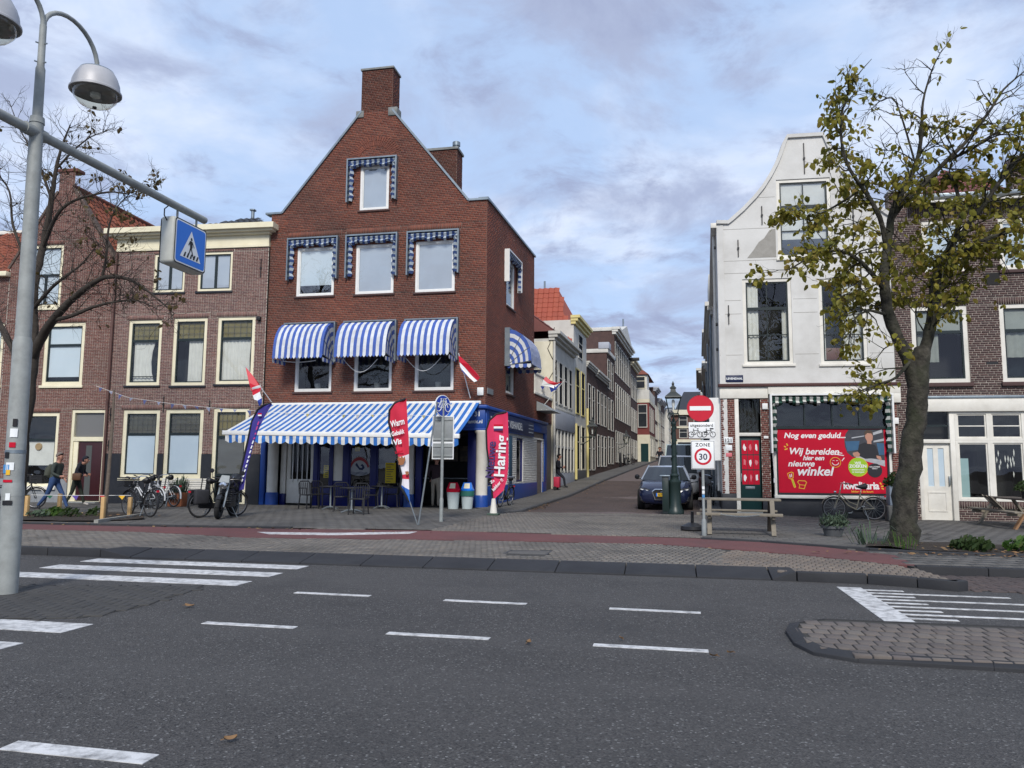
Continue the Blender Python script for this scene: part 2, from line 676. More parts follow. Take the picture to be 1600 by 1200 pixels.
mat('paver_island', 'ffffff', .85, (0.109, 0.094, 0.083), 8, amt=.9, bump=.004, bscale=50, stain=.5, stcol=(0.054, 0.048, 0.045), stscale=1.3,
	tone=[(0.163, 0.137, 0.117), (0.138, 0.113, 0.100), (0.187, 0.160, 0.134), (0.128, 0.107, 0.103), (0.207, 0.182, 0.150)])
mat('paver_street', 'ffffff', .8, (0.066, 0.051, 0.048), 8, amt=.9, bump=.003, bscale=60, stain=.5, stcol=(0.042, 0.036, 0.034), stscale=.6,
	tone=[(0.090, 0.068, 0.061), (0.108, 0.076, 0.067), (0.078, 0.064, 0.061), (0.125, 0.087, 0.072)])
mat('slab', 'ffffff', .85, (0.096, 0.091, 0.083), 4, amt=.9, bump=.002, bscale=60, stain=.6, stcol=(0.051, 0.049, 0.045), stscale=.6,
	tone=[(0.129, 0.123, 0.113), (0.154, 0.146, 0.132), (0.114, 0.109, 0.102), (0.140, 0.130, 0.118)])
mat('joint', (.035, .034, .032), 1.0, (.055, .052, .045), 6)
mat('cycle_red', (0.154, 0.057, 0.053), .85, (0.114, 0.047, 0.046), 1.2, amt=.8, bump=.003, bscale=90, stain=.45, stcol=(0.059, 0.038, 0.038), stscale=.9)
mat('road_paint', (.70, .70, .69), .6, (.50, .50, .49), 2.2, amt=.5, bump=.002, bscale=80, stain=.85, stcol=(.13, .13, .13), stscale=9)
mat('leaf_green', 'ffffff', .6, (0.171, 0.165, 0.025), 3, amt=.9, spec=.25, tone=[(0.171, 0.174, 0.025), (0.291, 0.255, 0.033), (0.102, 0.118, 0.023), (0.409, 0.330, 0.045), (0.223, 0.198, 0.032), (0.291, 0.165, 0.038), (0.137, 0.149, 0.023)])
mat('leaf_brown', 'ffffff', .7, (.08, .05, .02), 3, amt=.8, tone=[(.10, .07, .03), (.14, .11, .03), (.06, .04, .02), (.16, .14, .03)])
mat('leaf_litter', 'ffffff', .8, tone=[(.16, .07, .03), (.24, .13, .05), (.09, .05, .03), (.30, .2, .08), (.13, .06, .03)])
mat('foliage', 'ffffff', .65, (.03, .05, .015), 4, amt=.8, spec=.25, tone=[(.03, .06, .018), (.05, .09, .025), (.022, .045, .015), (.07, .11, .03), (.06, .075, .03)])
mat('foliage_bright', 'ffffff', .65, spec=.25, tone=[(.06, .13, .025), (.09, .16, .03), (.04, .10, .02), (.12, .16, .05)])
mat('foliage_sage', 'ffffff', .7, spec=.2, tone=[(.07, .10, .06), (.05, .08, .05), (.09, .12, .08)])
glass('pane', .9, base=.07)
glass('pane_bright', .9, base=.20)
glass('pane_dark', .6, base=.03)


for k_ in ('leaf_green', 'leaf_brown', 'foliage', 'foliage_bright'):       # leaves let some light through
	t_ = MATS[k_].node_tree
	p_ = t_.nodes['Principled BSDF']
	tl_ = t_.nodes.new('ShaderNodeBsdfTranslucent')
	ms_ = t_.nodes.new('ShaderNodeMixShader')
	ms_.inputs[0].default_value = .38
	t_.links.new(p_.inputs['Base Color'].links[0].from_socket, tl_.inputs[0])
	t_.links.new(p_.outputs[0], ms_.inputs[1])
	t_.links.new(tl_.outputs[0], ms_.inputs[2])
	t_.links.new(ms_.outputs[0], t_.nodes['Material Output'].inputs[0])


def asphalt():
	m = mat('asphalt', (.058, .055, .052), .8, (.044, .042, .041), .5, amt=.9)
	t = m.node_tree
	p = t.nodes['Principled BSDF']
	base = p.inputs['Base Color'].links[0].from_socket
	geo = t.nodes.new('ShaderNodeNewGeometry')

	def vor(scale, feature='F1'):
		v = t.nodes.new('ShaderNodeTexVoronoi')
		v.inputs['Scale'].default_value = scale
		t.links.new(geo.outputs['Position'], v.inputs['Vector'])
		return v

	def rng(f, a, b, lo=0.0, hi=1.0):
		r = t.nodes.new('ShaderNodeMapRange')
		for k, x in zip(('From Min', 'From Max', 'To Min', 'To Max'), (a, b, lo, hi)):
			r.inputs[k].default_value = x
		t.links.new(f, r.inputs['Value'])
		return r.outputs[0]

	def mix(f, a, b, mode='MIX'):
		x = t.nodes.new('ShaderNodeMix')
		x.data_type = 'RGBA'
		x.blend_type = mode
		t.links.new(f, x.inputs[0])
		for s, i in ((a, 6), (b, 7)):
			if isinstance(s, tuple):
				x.inputs[i].default_value = (*s, 1)
			else:
				t.links.new(s, x.inputs[i])
		return x.outputs[2]
	v1 = vor(85)
	sx = t.nodes.new('ShaderNodeSeparateColor')
	t.links.new(v1.outputs['Color'], sx.inputs[0])
	c = mix(rng(sx.outputs[0], .5, 1.0, 0, .75), base, (.105, .101, .096))
	c = mix(rng(sx.outputs[1], .70, .97, 0, .8), c, (.013, .013, .014))
	c = mix(rng(sx.outputs[2], .955, .99, 0, .75), c, (.25, .25, .24))
	# worn wheel tracks and patches along the road
	mp = t.nodes.new('ShaderNodeMapping')
	mp.inputs['Scale'].default_value = (.06, .5, 1)
	t.links.new(geo.outputs['Position'], mp.inputs['Vector'])
	n = t.nodes.new('ShaderNodeTexNoise')
	n.inputs['Scale'].default_value = 1.4
	n.inputs['Detail'].default_value = 5
	t.links.new(mp.outputs[0], n.inputs['Vector'])
	c = mix(rng(n.outputs['Fac'], .42, .68, 0, .5), c, (.078, .075, .072))
	n2 = t.nodes.new('ShaderNodeTexNoise')
	n2.inputs['Scale'].default_value = .9
	n2.inputs['Detail'].default_value = 6
	n2.inputs['Roughness'].default_value = .7
	t.links.new(geo.outputs['Position'], n2.inputs['Vector'])
	c = mix(rng(n2.outputs['Fac'], .5, .75, 0, .55), c, (.028, .028, .0285))
	t.links.new(c, p.inputs['Base Color'])
	b = t.nodes.new('ShaderNodeBump')
	b.inputs['Distance'].default_value = .007
	t.links.new(v1.outputs['Distance'], b.inputs['Height'])
	t.links.new(b.outputs[0], p.inputs['Normal'])
	return m


asphalt()

# ------------------------------------------------------------------ ground
b = MB()
b.quad((-400, -200, -.06), (400, -200, -.06), (400, 400, -.06), (-400, 400, -.06))
struct(b.build('ground', P('soil')))

b = MB()
b.quad((-120, -60, 0), (120, -60, 0), (120, 11.4, 0), (-120, 11.4, 0))
road = struct(b.build('road', P('asphalt')))


def flat(name, pts, z, m, parent, th=.004):
	b = MB()
	b.slab([(p[0], p[1]) for p in pts], z - th, z)
	return b.build(name, m, parent)


def rect(x0, x1, y0, y1, sk=0.0):
	return [(x0, y0), (x1, y0 - sk), (x1, y1 - sk), (x0, y1)]


for y0 in (10.53, 9.74, 8.92, 6.10, 5.30, 4.48, 3.66, 2.84):                # zebra crossing
	flat('zebra_stripe', rect(-9.0, -5.36, y0, y0 + .39, 0), .004, P('road_paint'), road)
for r, (yy, sk) in enumerate(((8.63, .055), (6.80, .022))):
	for k in range(-1, 4):
		x = -4.40 + 1.863 * k
		if k < 0 or x > 1:
			continue
		yk = yy - sk * k * 1.4
		flat('lane_dash', rect(x, x + .95, yk - .05, yk + .05, sk * .4), .004, P('road_paint'), road)
for x in (-3.50, 0.9, 3.2):
	if x < 0:
		flat('lane_dash', rect(x, x + .87, 3.60, 3.73, .01), .004, P('road_paint'), road)
flat('marking_bar', rect(2.05, 2.34, 8.08, 10.70), .004, P('road_paint'), road)
for k in range(11):
	y = 10.52 - k * .235
	l = 1.55 if k % 2 else .45
	flat('marking_line', rect(2.34, 2.34 + l, y - .035, y + .04), .004, P('road_paint'), road)


# -- pieces of paving
def inside(poly, x, y):
	c = False
	n = len(poly)
	j = n - 1
	for i in range(n):
		xi, yi = poly[i][0], poly[i][1]
		xj, yj = poly[j][0], poly[j][1]
		if (yi > y) != (yj > y) and x < (xj - xi) * (y - yi) / (yj - yi) + xi:
			c = not c
		j = i
	return c


def bulk(name, V, F, tones, m, parent=None):
	"""one mesh from numpy arrays of verts (n,3) and quads (k,4)"""
	me = bpy.data.meshes.new(name)
	me.vertices.add(len(V))
	me.vertices.foreach_set('co', np.asarray(V, dtype=np.float32).ravel())
	nq = len(F)
	me.loops.add(nq * 4)
	me.polygons.add(nq)
	me.loops.foreach_set('vertex_index', np.asarray(F, dtype=np.int32).ravel())
	me.polygons.foreach_set('loop_start', np.arange(0, nq * 4, 4, dtype=np.int32))
	a = me.attributes.new('tone', 'FLOAT', 'FACE')
	a.data.foreach_set('value', np.asarray(tones, dtype=np.float32))
	me.materials.append(m)
	me.update(calc_edges=True)
	me.validate()
	o = put(name, me, parent)
	return o


BOXF = np.array([[4, 5, 6, 7], [0, 1, 5, 4], [1, 2, 6, 5], [2, 3, 7, 6], [3, 0, 4, 7]])


def pave(base, poly, sx, sy, ang, zf, m, singles=0, piece='brick', joint=.007, shift=.5, jit=.0025, herring=False, gap_z=.010, th=.05, row_wave=0.0, ymax=1e9, holes=()):
	"""lays pieces over a polygon: the nearest ones each an object, the rest one part"""
	ca, sa = math.cos(ang), math.sin(ang)
	xs = [p[0] for p in poly]
	ys = [p[1] for p in poly]
	cx, cy = (min(xs) + max(xs)) / 2, (min(ys) + max(ys)) / 2
	R = math.hypot(max(xs) - min(xs), max(ys) - min(ys)) / 2 + 1
	rng = random.Random(len(poly) * 31 + int(sx * 1000))
	pcs = []
	if herring:
		w = sy
		n = int(R / w) + 2
		for i in range(-n, n + 1):
			for j in range(-n, n + 1):
				k = (i + j) % 4
				if k == 0:
					pcs.append((i * w + w, j * w + w / 2, 2 * w, w))
				elif k == 2:
					pcs.append((i * w + w / 2, j * w + w, w, 2 * w))
	else:
		nx, ny = int(R / sx) + 2, int(R / sy) + 2
		for j in range(-ny, ny + 1):
			for i in range(-nx, nx + 1):
				pcs.append(((i + (shift if j % 2 else 0)) * sx, j * sy, sx, sy))
	keep = []
	for (u, v, a, c) in pcs:
		x = cx + u * ca - v * sa
		y = cy + u * sa + v * ca
		if row_wave:
			y += row_wave * math.sin(x * 2.1) * .5
		if y < ymax and inside(poly, x, y) and not any(inside(h, x, y) for h in holes):
			keep.append((math.hypot(x, y), x, y, a, c))
	keep.sort()
	ones = keep[:singles]
	rest = keep[singles:]
	shared = {}
	for d, x, y, a, c in ones:
		key = (round(a, 4), round(c, 4))
		if key not in shared:
			bb = MB()
			bb.box(-a / 2 + joint / 2, a / 2 - joint / 2, -c / 2 + joint / 2, c / 2 - joint / 2, -th, 0)
			me = bb.mesh(piece, m)
			bevel_it(me, .004, 1)
			shared[key] = me
		put(piece, shared[key], base, (x, y, zf(x, y) + rng.uniform(-jit, jit)), (rng.uniform(-.006, .006), rng.uniform(-.006, .006), ang + rng.uniform(-.012, .012)))
	if rest:
		A = np.array(rest)[:, 1:]
		n = len(A)
		r = np.random.RandomState(3)
		hw, hh = A[:, 2] / 2 - joint / 2, A[:, 3] / 2 - joint / 2
		an = ang + r.uniform(-.01, .01, n)
		C_, S_ = np.cos(an), np.sin(an)
		z = np.array([zf(x, y) for x, y in A[:, :2]]) + r.uniform(-jit, jit, n)
		V = np.zeros((n, 8, 3))
		for q, (i, j, top) in enumerate(((-1, -1, 0), (1, -1, 0), (1, 1, 0), (-1, 1, 0), (-1, -1, 1), (1, -1, 1), (1, 1, 1), (-1, 1, 1))):
			ins = .003 if top else 0
			uu, vv = i * (hw - ins), j * (hh - ins)
			V[:, q, 0] = A[:, 0] + uu * C_ - vv * S_
			V[:, q, 1] = A[:, 1] + uu * S_ + vv * C_
			V[:, q, 2] = z - (0 if top else th)
		F = (BOXF[None] + (np.arange(n) * 8)[:, None, None]).reshape(-1, 4)
		o = bulk(piece + '_field', V.reshape(-1, 3), F, np.repeat(r.uniform(0, 1, n), 5), m, base)
		o['kind'] = 'stuff'


def sheet(name, poly, zf, m, step=1.0, dz=-.010):
	"""base sheet that follows the ground height, clipped to a polygon"""
	bm = bmesh.new()
	vs = [bm.verts.new((p[0], p[1], 0)) for p in poly]
	bm.faces.new(vs)
	xs = [p[0] for p in poly]
	ys = [p[1] for p in poly]
	for ax, lo, hi in ((0, min(xs), max(xs)), (1, min(ys), max(ys))):
		n = int((hi - lo) / step)
		for k in range(1, n + 1):
			co = [0, 0, 0]
			no = [0, 0, 0]
			co[ax] = lo + k * step
			no[ax] = 1
			if co[ax] < hi:
				bmesh.ops.bisect_plane(bm, geom=bm.verts[:] + bm.edges[:] + bm.faces[:], plane_co=co, plane_no=no)
	bmesh.ops.triangulate(bm, faces=bm.faces[:])
	for v in bm.verts:
		v.co.z = zf(v.co.x, v.co.y) + dz
	bmesh.ops.recalc_face_normals(bm, faces=bm.faces)
	if sum(f.normal.z for f in bm.faces) < 0:
		bmesh.ops.reverse_faces(bm, faces=bm.faces[:])
	me = bpy.data.meshes.new(name)
	bm.to_mesh(me)
	bm.free()
	me.materials.append(m)
	return struct(put(name, me))


def gp(pts, z=.1):
	return [tuple(ground(x, y, z)[:2]) for x, y in pts]


# cycle path between the two pavements
path_lo = gp([(225, 831), (320, 836), (380, 840), (560, 842), (800, 845), (1025, 850), (1150, 859), (1250, 867), (1330, 875), (1395, 882)])
path_hi = gp([(200, 822.5), (350, 825), (500, 827), (650, 829), (900, 834), (1020, 837.5), (1150, 842), (1250, 851), (1330, 860), (1400, 868), (1432, 884)])
path_lo = [(-60, path_lo[0][1] - 2.0), (-18, path_lo[0][1] - .35)] + path_lo
path_hi = [(-60, path_hi[0][1] - 2.0), (-18, path_hi[0][1] - .25)] + path_hi
b = MB()
b.slab(path_lo + path_hi[::-1], .02, .104)
cyc = struct(b.build('cycle_path', P('cycle_red')))
pl = gp([(402, 831), (520, 832.5), (652, 830.5), (640, 833.6), (520, 836), (420, 834.4)], .108)
flat('white_line', pl, .108, P('road_paint'), cyc)

# kerb along the road: dropped kerb blocks in the middle, upright stones either side
kerb = struct(put('kerb', None))
KY = 11.08


def kerb_y(x):
	return KY - .05 * max(0, x - 1.2) if x > 1.2 else KY


x = -8.55
n = 10
w = (1.30 + 8.55) / n
for k in range(n):
	b = MB()
	x0, x1 = x + k * w + .006, x + (k + 1) * w - .006
	b.add([(x0, KY, -.1), (x1, KY, -.1), (x1, KY + .56, -.1), (x0, KY + .56, -.1), (x0, KY, .025), (x1, KY, .025), (x1, KY + .56, .115), (x0, KY + .56, .115)],
		  [(4, 5, 6, 7), (0, 1, 5, 4), (1, 2, 6, 5), (2, 3, 7, 6), (3, 0, 4, 7)])
	b.build('ramp_block', P('kerb_dark'), kerb, bevel=.008)
for x0, x1, h0, h1 in ((-9.1, -8.56, .13, .03), (1.31, 1.62, .03, .13)):
	b = MB()
	ya = .0
	b.add([(x0, KY, -.1), (x1, KY, -.1), (x1, KY + .56, -.1), (x0, KY + .56, -.1), (x0, KY, h0), (x1, KY, h1), (x1, KY + .56, .12), (x0, KY + .56, .12)],
		  [(4, 5, 6, 7), (0, 1, 5, 4), (1, 2, 6, 5), (2, 3, 7, 6), (3, 0, 4, 7)])
	b.build('kerb_corner_block', P('kerb_dark'), kerb, bevel=.01)
for k in range(28):
	b = MB()
	x1 = -9.11 - k
	b.box(x1 - .99, x1, KY, KY + .15, -.1, .13)
	b.build('kerb_stone', P('kerb_dark'), kerb, bevel=.012)
pts = [(1.63, KY), (2.5, KY - .03), (3.05, KY - .22), (3.45, KY - .42), (3.62, KY - .30)]
for p, q in zip(pts, pts[1:]):
	b = MB()
	d = Vector((q[0] - p[0], q[1] - p[1], 0)).normalized()
	nn = Vector((-d.y, d.x, 0)) * .15
	b.slab([(p[0] + d.x * .004, p[1] + d.y * .004), (q[0] - d.x * .004, q[1] - d.y * .004), (q[0] + nn.x, q[1] + nn.y), (p[0] + nn.x, p[1] + nn.y)], -.1, .125)
	b.build('kerb_stone', P('kerb_dark'), kerb, bevel=.01)

# paved verge between kerb and cycle path
zc_ = lambda x, y: .10
def path_y(x):
	for p, q in zip(path_lo, path_lo[1:]):
		if p[0] <= x <= q[0]:
			return p[1] + (q[1] - p[1]) * (x - p[0]) / (q[0] - p[0])


vg = [(-8.5, path_y(-8.5)), (-8.5, KY + .57), (1.3, KY + .57), (1.62, KY + .17), (2.5, KY + .13), (3.0, KY - .06), (3.40, KY - .26), (3.55, KY - .1), (3.38, 12.1)] + [p for p in path_lo[::-1] if p[0] > -8.5]
verge = sheet('verge', vg, zc_, P('joint'), 2.0)
dr = gp([(797, 858), (862, 859), (856, 868), (792, 867)], .1)
pave(verge, [p for p in vg], .105, .21, .0, zc_, P('paver_grey'), 0, holes=[[(0.46, 0), (9, 0), (9, 30), (1.3, 30)], dr], joint=.009)
vt = [(.42, KY + .57)] + [p for p in vg[2:10]] + [p for p in path_lo[::-1] if .9 < p[0] < 3.4] + [(.9, 13.75)]
pave(verge, vt, .105, .21, math.radians(-8), zc_, P('paver_tan'), 300, joint=.009)
vl = [(-60, KY + .16), (-9.1, KY + .16), (-8.5, KY + .57)] + [(-8.5, path_y(-8.5))] + [p for p in path_lo[::-1] if p[0] < -8.5]
verge2 = sheet('verge', vl, zc_, P('joint'), 3.0)
pave(verge2, [(-24, KY + .16)] + vl[1:-1] + [(-24, 13.2)], .21, .105, 0, zc_, P('paver_grey'), 0, joint=.009)
dc = thing('drain_cover', 'flat grey metal drain cover let into the paving before the cycle path', 'drain cover', ((dr[0][0] + dr[2][0]) / 2, (dr[0][1] + dr[2][1]) / 2, .10))
b = MB()
for x0, x1, y0, y1 in ((-.36, .36, -.30, -.26), (-.36, .36, .26, .30), (-.36, -.32, -.26, .26), (.32, .36, -.26, .26)):
	b.box(x0, x1, y0, y1, -.03, .004)
b.build('frame', P('kerb_grey'), dc)
b = MB()
b.box(-.315, .315, -.255, .255, -.03, 0)
b.build('lid', P('slab'), dc, bevel=.006)

# paved patch round the lamp post, level with the road
pp = gp([(-420, 912), (60, 915), (320, 917), (214, 950), (128, 966), (-10, 968), (-500, 955)], .0)
patch = sheet('paved_patch', pp, lambda x, y: .014, P('joint'), 3.0)
pave(patch, pp, .2, .1, .25, lambda x, y: .012, mat('paver_road', 'ffffff', .85, (.04, .039, .037), 8, amt=.9, bump=.003, bscale=60, stain=.5, stcol=(.03, .03, .03), tone=[(.062, .06, .057), (.075, .072, .068), (.055, .054, .052), (.085, .08, .073)]), 300, herring=True, joint=.006, jit=.0015)

# brick traffic island
isl = struct(put('traffic_island', None))
IX, IY0, IY1 = .98, 6.58, 8.18
zi = lambda x, y: .058
ip = [(IX + .02, 7.1), (IX + .12, 6.78), (IX + .42, IY0 + .02), (9.0, IY0 - .2), (9.0, IY1 + .15), (IX + .42, IY1), (IX + .10, 7.95), (IX + .02, 7.6)]
inn = [(IX + .13, 7.13), (IX + .21, 6.85), (IX + .45, IY0 + .12), (9.0, IY0 - .10), (9.0, IY1 + .06), (IX + .45, IY1 - .09), (IX + .19, 7.87), (IX + .13, 7.6)]
order = list(range(8))
for i in order:
	j = (i + 1) % 8
	if i == 3:
		continue
	segs = 8 if i in (2, 4) else 1
	for k in range(segs):
		f0, f1 = k / segs, (k + 1) / segs
		lp = lambda a, c, f: (a[0] + (c[0] - a[0]) * f, a[1] + (c[1] - a[1]) * f)
		o0, o1, n1, n0 = lp(ip[i], ip[j], f0), lp(ip[i], ip[j], f1), lp(inn[i], inn[j], f1), lp(inn[i], inn[j], f0)
		b = MB()
		b.add([(*o0, -.1), (*o1, -.1), (*n1, -.1), (*n0, -.1), (*o0, .03), (*o1, .03), (*n1, .064), (*n0, .064)],
			  [(4, 5, 6, 7), (0, 1, 5, 4), (1, 2, 6, 5), (2, 3, 7, 6), (3, 0, 4, 7)])
		b.build('kerb_stone', P('kerb_dark'), isl, bevel=.006)
b = MB()
b.slab(inn, .0, .050)
b.build('bedding', P('joint'), isl)
pave(isl, inn, .142, .20, .015, zi, P('paver_island'), 300, joint=.013, jit=.004)

# pavement in front of the houses, street mouth and side street
def xl(y):
	return -4.65 + (y - 24) * math.tan(math.radians(2.5))


def xr(y):
	return .98 + (y - 24) * math.tan(math.radians(2.4))


hi = [p for p in path_hi if p[0] < -5.2]
pvl = [(p[0], p[1] + .14) for p in hi] + [(-5.2, 16.45), (-5.2, 22.2), (xl(24) - .15, 24.0), (-5.9, 25.5), (-60, 24.4)]
pav1 = sheet('pavement', pvl, zwalk, P('joint'), 2.0)
pave(pav1, [p for p in pvl if p[0] > -19] + [(-26, 24.4), (-26, 15.0)], .30, .30, math.radians(0), zwalk, P('slab'), 0, piece='paving_slab', joint=.008, jit=.002)
pvm = [(-5.2, 16.45), (-3, 16.28), (.55, 16.05), (.75, 20), (.95, 24.0), (-4.6, 23.6), (-5.2, 22.2)]
pav2 = sheet('street_mouth', pvm, zwalk, P('joint'), 2.0)
pave(pav2, pvm, .105, .21, 0.0, zwalk, P('paver_grey'), 300, joint=.009)
pvr = [(.55, 16.05), (path_hi[8][0], path_hi[8][1] + .16), (path_hi[9][0], path_hi[9][1] + .15), (3.0, 14.9), (3.4, 14.55), (14, 14.2), (30, 14), (30, 25.3), (1.5, 25.3), (.95, 24.0), (.75, 20)]
pvr = [(.55, 16.08), (1.65, 15.72), (2.4, 15.25), (3.35, 14.75), (4.2, 14.4), (30, 14), (30, 25.3), (1.5, 25.3), (.95, 24.0), (.75, 20)]
pav3 = sheet('pavement', pvr, zwalk, P('joint'), 2.0)
bedr = [(3.3, 14.75), (12, 14.2), (12, 16.3), (4.9, 16.6), (3.75, 16.1)]
pave(pav3, [p if p[0] < 14 else (13, p[1]) for p in pvr], .30, .30, 0, zwalk, P('slab'), 300, piece='paving_slab', joint=.008, jit=.002, holes=[bedr])
# kerb stones along the back of the cycle path
kb = struct(put('kerb', None))


def kerb_run(pts, parent, w, z1, m, ln=1.0, zf=None):
	for p, q in zip(pts, pts[1:]):
		L_ = math.hypot(q[0] - p[0], q[1] - p[1])
		n = max(1, round(L_ / ln))
		d = Vector((q[0] - p[0], q[1] - p[1], 0)) / L_
		nn = Vector((-d.y, d.x, 0)) * w
		for k in range(n):
			a = Vector((*p, 0)) + d * (L_ * k / n + .004)
			c = Vector((*p, 0)) + d * (L_ * (k + 1) / n - .004)
			za = z1 + (zf(a.x, a.y) if zf else 0)
			zb = z1 + (zf(c.x, c.y) if zf else 0)
			b = MB()
			b.add([(a.x, a.y, za - .25), (c.x, c.y, zb - .25), (c.x + nn.x, c.y + nn.y, zb - .25), (a.x + nn.x, a.y + nn.y, za - .25),
				   (a.x, a.y, za), (c.x, c.y, zb), (c.x + nn.x, c.y + nn.y, zb), (a.x + nn.x, a.y + nn.y, za)],
				  [(4, 5, 6, 7), (0, 1, 5, 4), (1, 2, 6, 5), (2, 3, 7, 6), (3, 0, 4, 7)])
			b.build('kerb_stone', m, parent, bevel=.008)


kerb_run([(p[0], p[1]) for p in path_hi if -27 < p[0] < -8.5] + [(-8.3, 15.95)], kb, .13, .145, P('kerb_dark'))
kerb_run([(.55, 15.93), (1.65, 15.58), (2.4, 15.1), (3.35, 14.6), (4.2, 14.25), (9, 14.0)], kb, .14, .135, P('kerb_dark'))
kb2 = struct(put('kerb', None))
kerb_run([(9.0, 12.0), (3.45, 12.28)], kb2, -.15, .12, P('kerb_dark'))
b = MB()
b.slab([(3.42, 12.3), (30, 12.0), (30, 14.0), (4.2, 14.25), (3.35, 14.6), (3.05, 14.0), (3.3, 12.9)], .02, .098)
pv4 = struct(b.build('pavement', P('joint')))
pave(pv4, [(3.42, 12.4), (13, 12.2), (13, 13.9), (4.2, 14.15), (3.4, 14.5), (3.1, 14.0), (3.35, 12.9)], .30, .30, 0, lambda x, y: .104, P('slab'), 0, piece='paving_slab', joint=.008, jit=.003)
pk = [(3.66, 10.75), (9, 10.5), (9, 12.0), (3.5, 12.2), (3.4, 11.2)]
bay = sheet('parking_bay', pk, lambda x, y: .012, P('joint'), 3.0)
pave(bay, pk, .2, .1, .1, lambda x, y: .014, P('paver_street'), 200, herring=True, joint=.008)

# side street
ys = [22.6, 24, 26, 28, 30, 33, 36, 40, 45, 50, 55, 60, 70, 80, 95, 110, 122]
street = [(xl(y) if y > 24 else -4.66, y) for y in ys] + [(xr(y) if y > 24 else .96, y) for y in ys[::-1]]
zs_ = lambda x, y: zst(y) - (.05 if y > 24.5 else .05 * sm(22.6, 24.5, y))
stt = sheet('side_street', street, zs_, mat('street_far', (.145, .112, .100), .85, (.118, .092, .083), 2), 3.0)
pave(stt, [p for p in street if p[1] < 46], .21, .085, math.radians(0), zs_, P('paver_street'), 300, joint=.008, ymax=46, jit=.003)
lw = [(xl(y), y) for y in ys[1:]] + [(xl(y) - 3.2, y) for y in ys[:0:-1]]
pl_ = sheet('pavement', [(-5.3, 23.2), (-4.72, 23.6)] + [(xl(y) - .02, y) for y in ys[1:]] + [(xl(y) - 2.2, y) for y in ys[:1:-1]] + [(-6.3, 25.0)], lambda x, y: zst(y), P('slab'), 2.0, 0)
pave(pl_, [(-5.3, 23.2), (-4.85, 23.6), (xl(45) - .16, 45), (xl(45) - 1.5, 45), (-6.2, 25.4)], .3, .3, math.radians(-2.5), lambda x, y: zst(y) + .008, P('slab'), 0, piece='paving_slab', joint=.008)
kb3 = struct(put('kerb', None))
kerb_run([(-4.80, 23.4)] + [(xl(y), y) for y in (24, 30, 36, 42, 50, 60, 75, 95)], kb3, .14, .035, P('kerb_grey'), 1.2, lambda x, y: zst(y))
pr_ = sheet('pavement', [(xr(y), y) for y in ys[1:]] + [(xr(y) + 1.5, y) for y in ys[:0:-1]], lambda x, y: zst(y) + .01, P('slab'), 2.0, 0)

# planting beds
bl = gp([(-60, 818), (20, 814.5), (150, 816), (225, 812), (222, 802), (150, 803), (60, 800), (-60, 798)], .12)
bed_l = sheet('flower_bed', bl, lambda x, y: .155 + .03 * noise.noise((x * 2, y * 2, 0)), P('soil'), .4, 0)
bed_r = sheet('flower_bed', bedr, lambda x, y: zwalk(x, y) + .05 + .04 * noise.noise((x * 2, y * 2, 0)), P('soil'), .4, 0)
eb = struct(put('bed_edging', None))
b = MB()
p, q = ground(150, 815.5, .15), ground(232, 803.5, .15)
b.bar(p, q, .10, .10)
b.build('edging_board', P('concrete'), eb)
# ------------------------------------------------------------------ building helpers
def cut(iv, a, b):
	r = []
	for p, q in iv:
		if b <= p or a >= q:
			r.append((p, q))
		else:
			if a > p + .004:
				r.append((p, a))
			if b < q - .004:
				r.append((b, q))
	return r


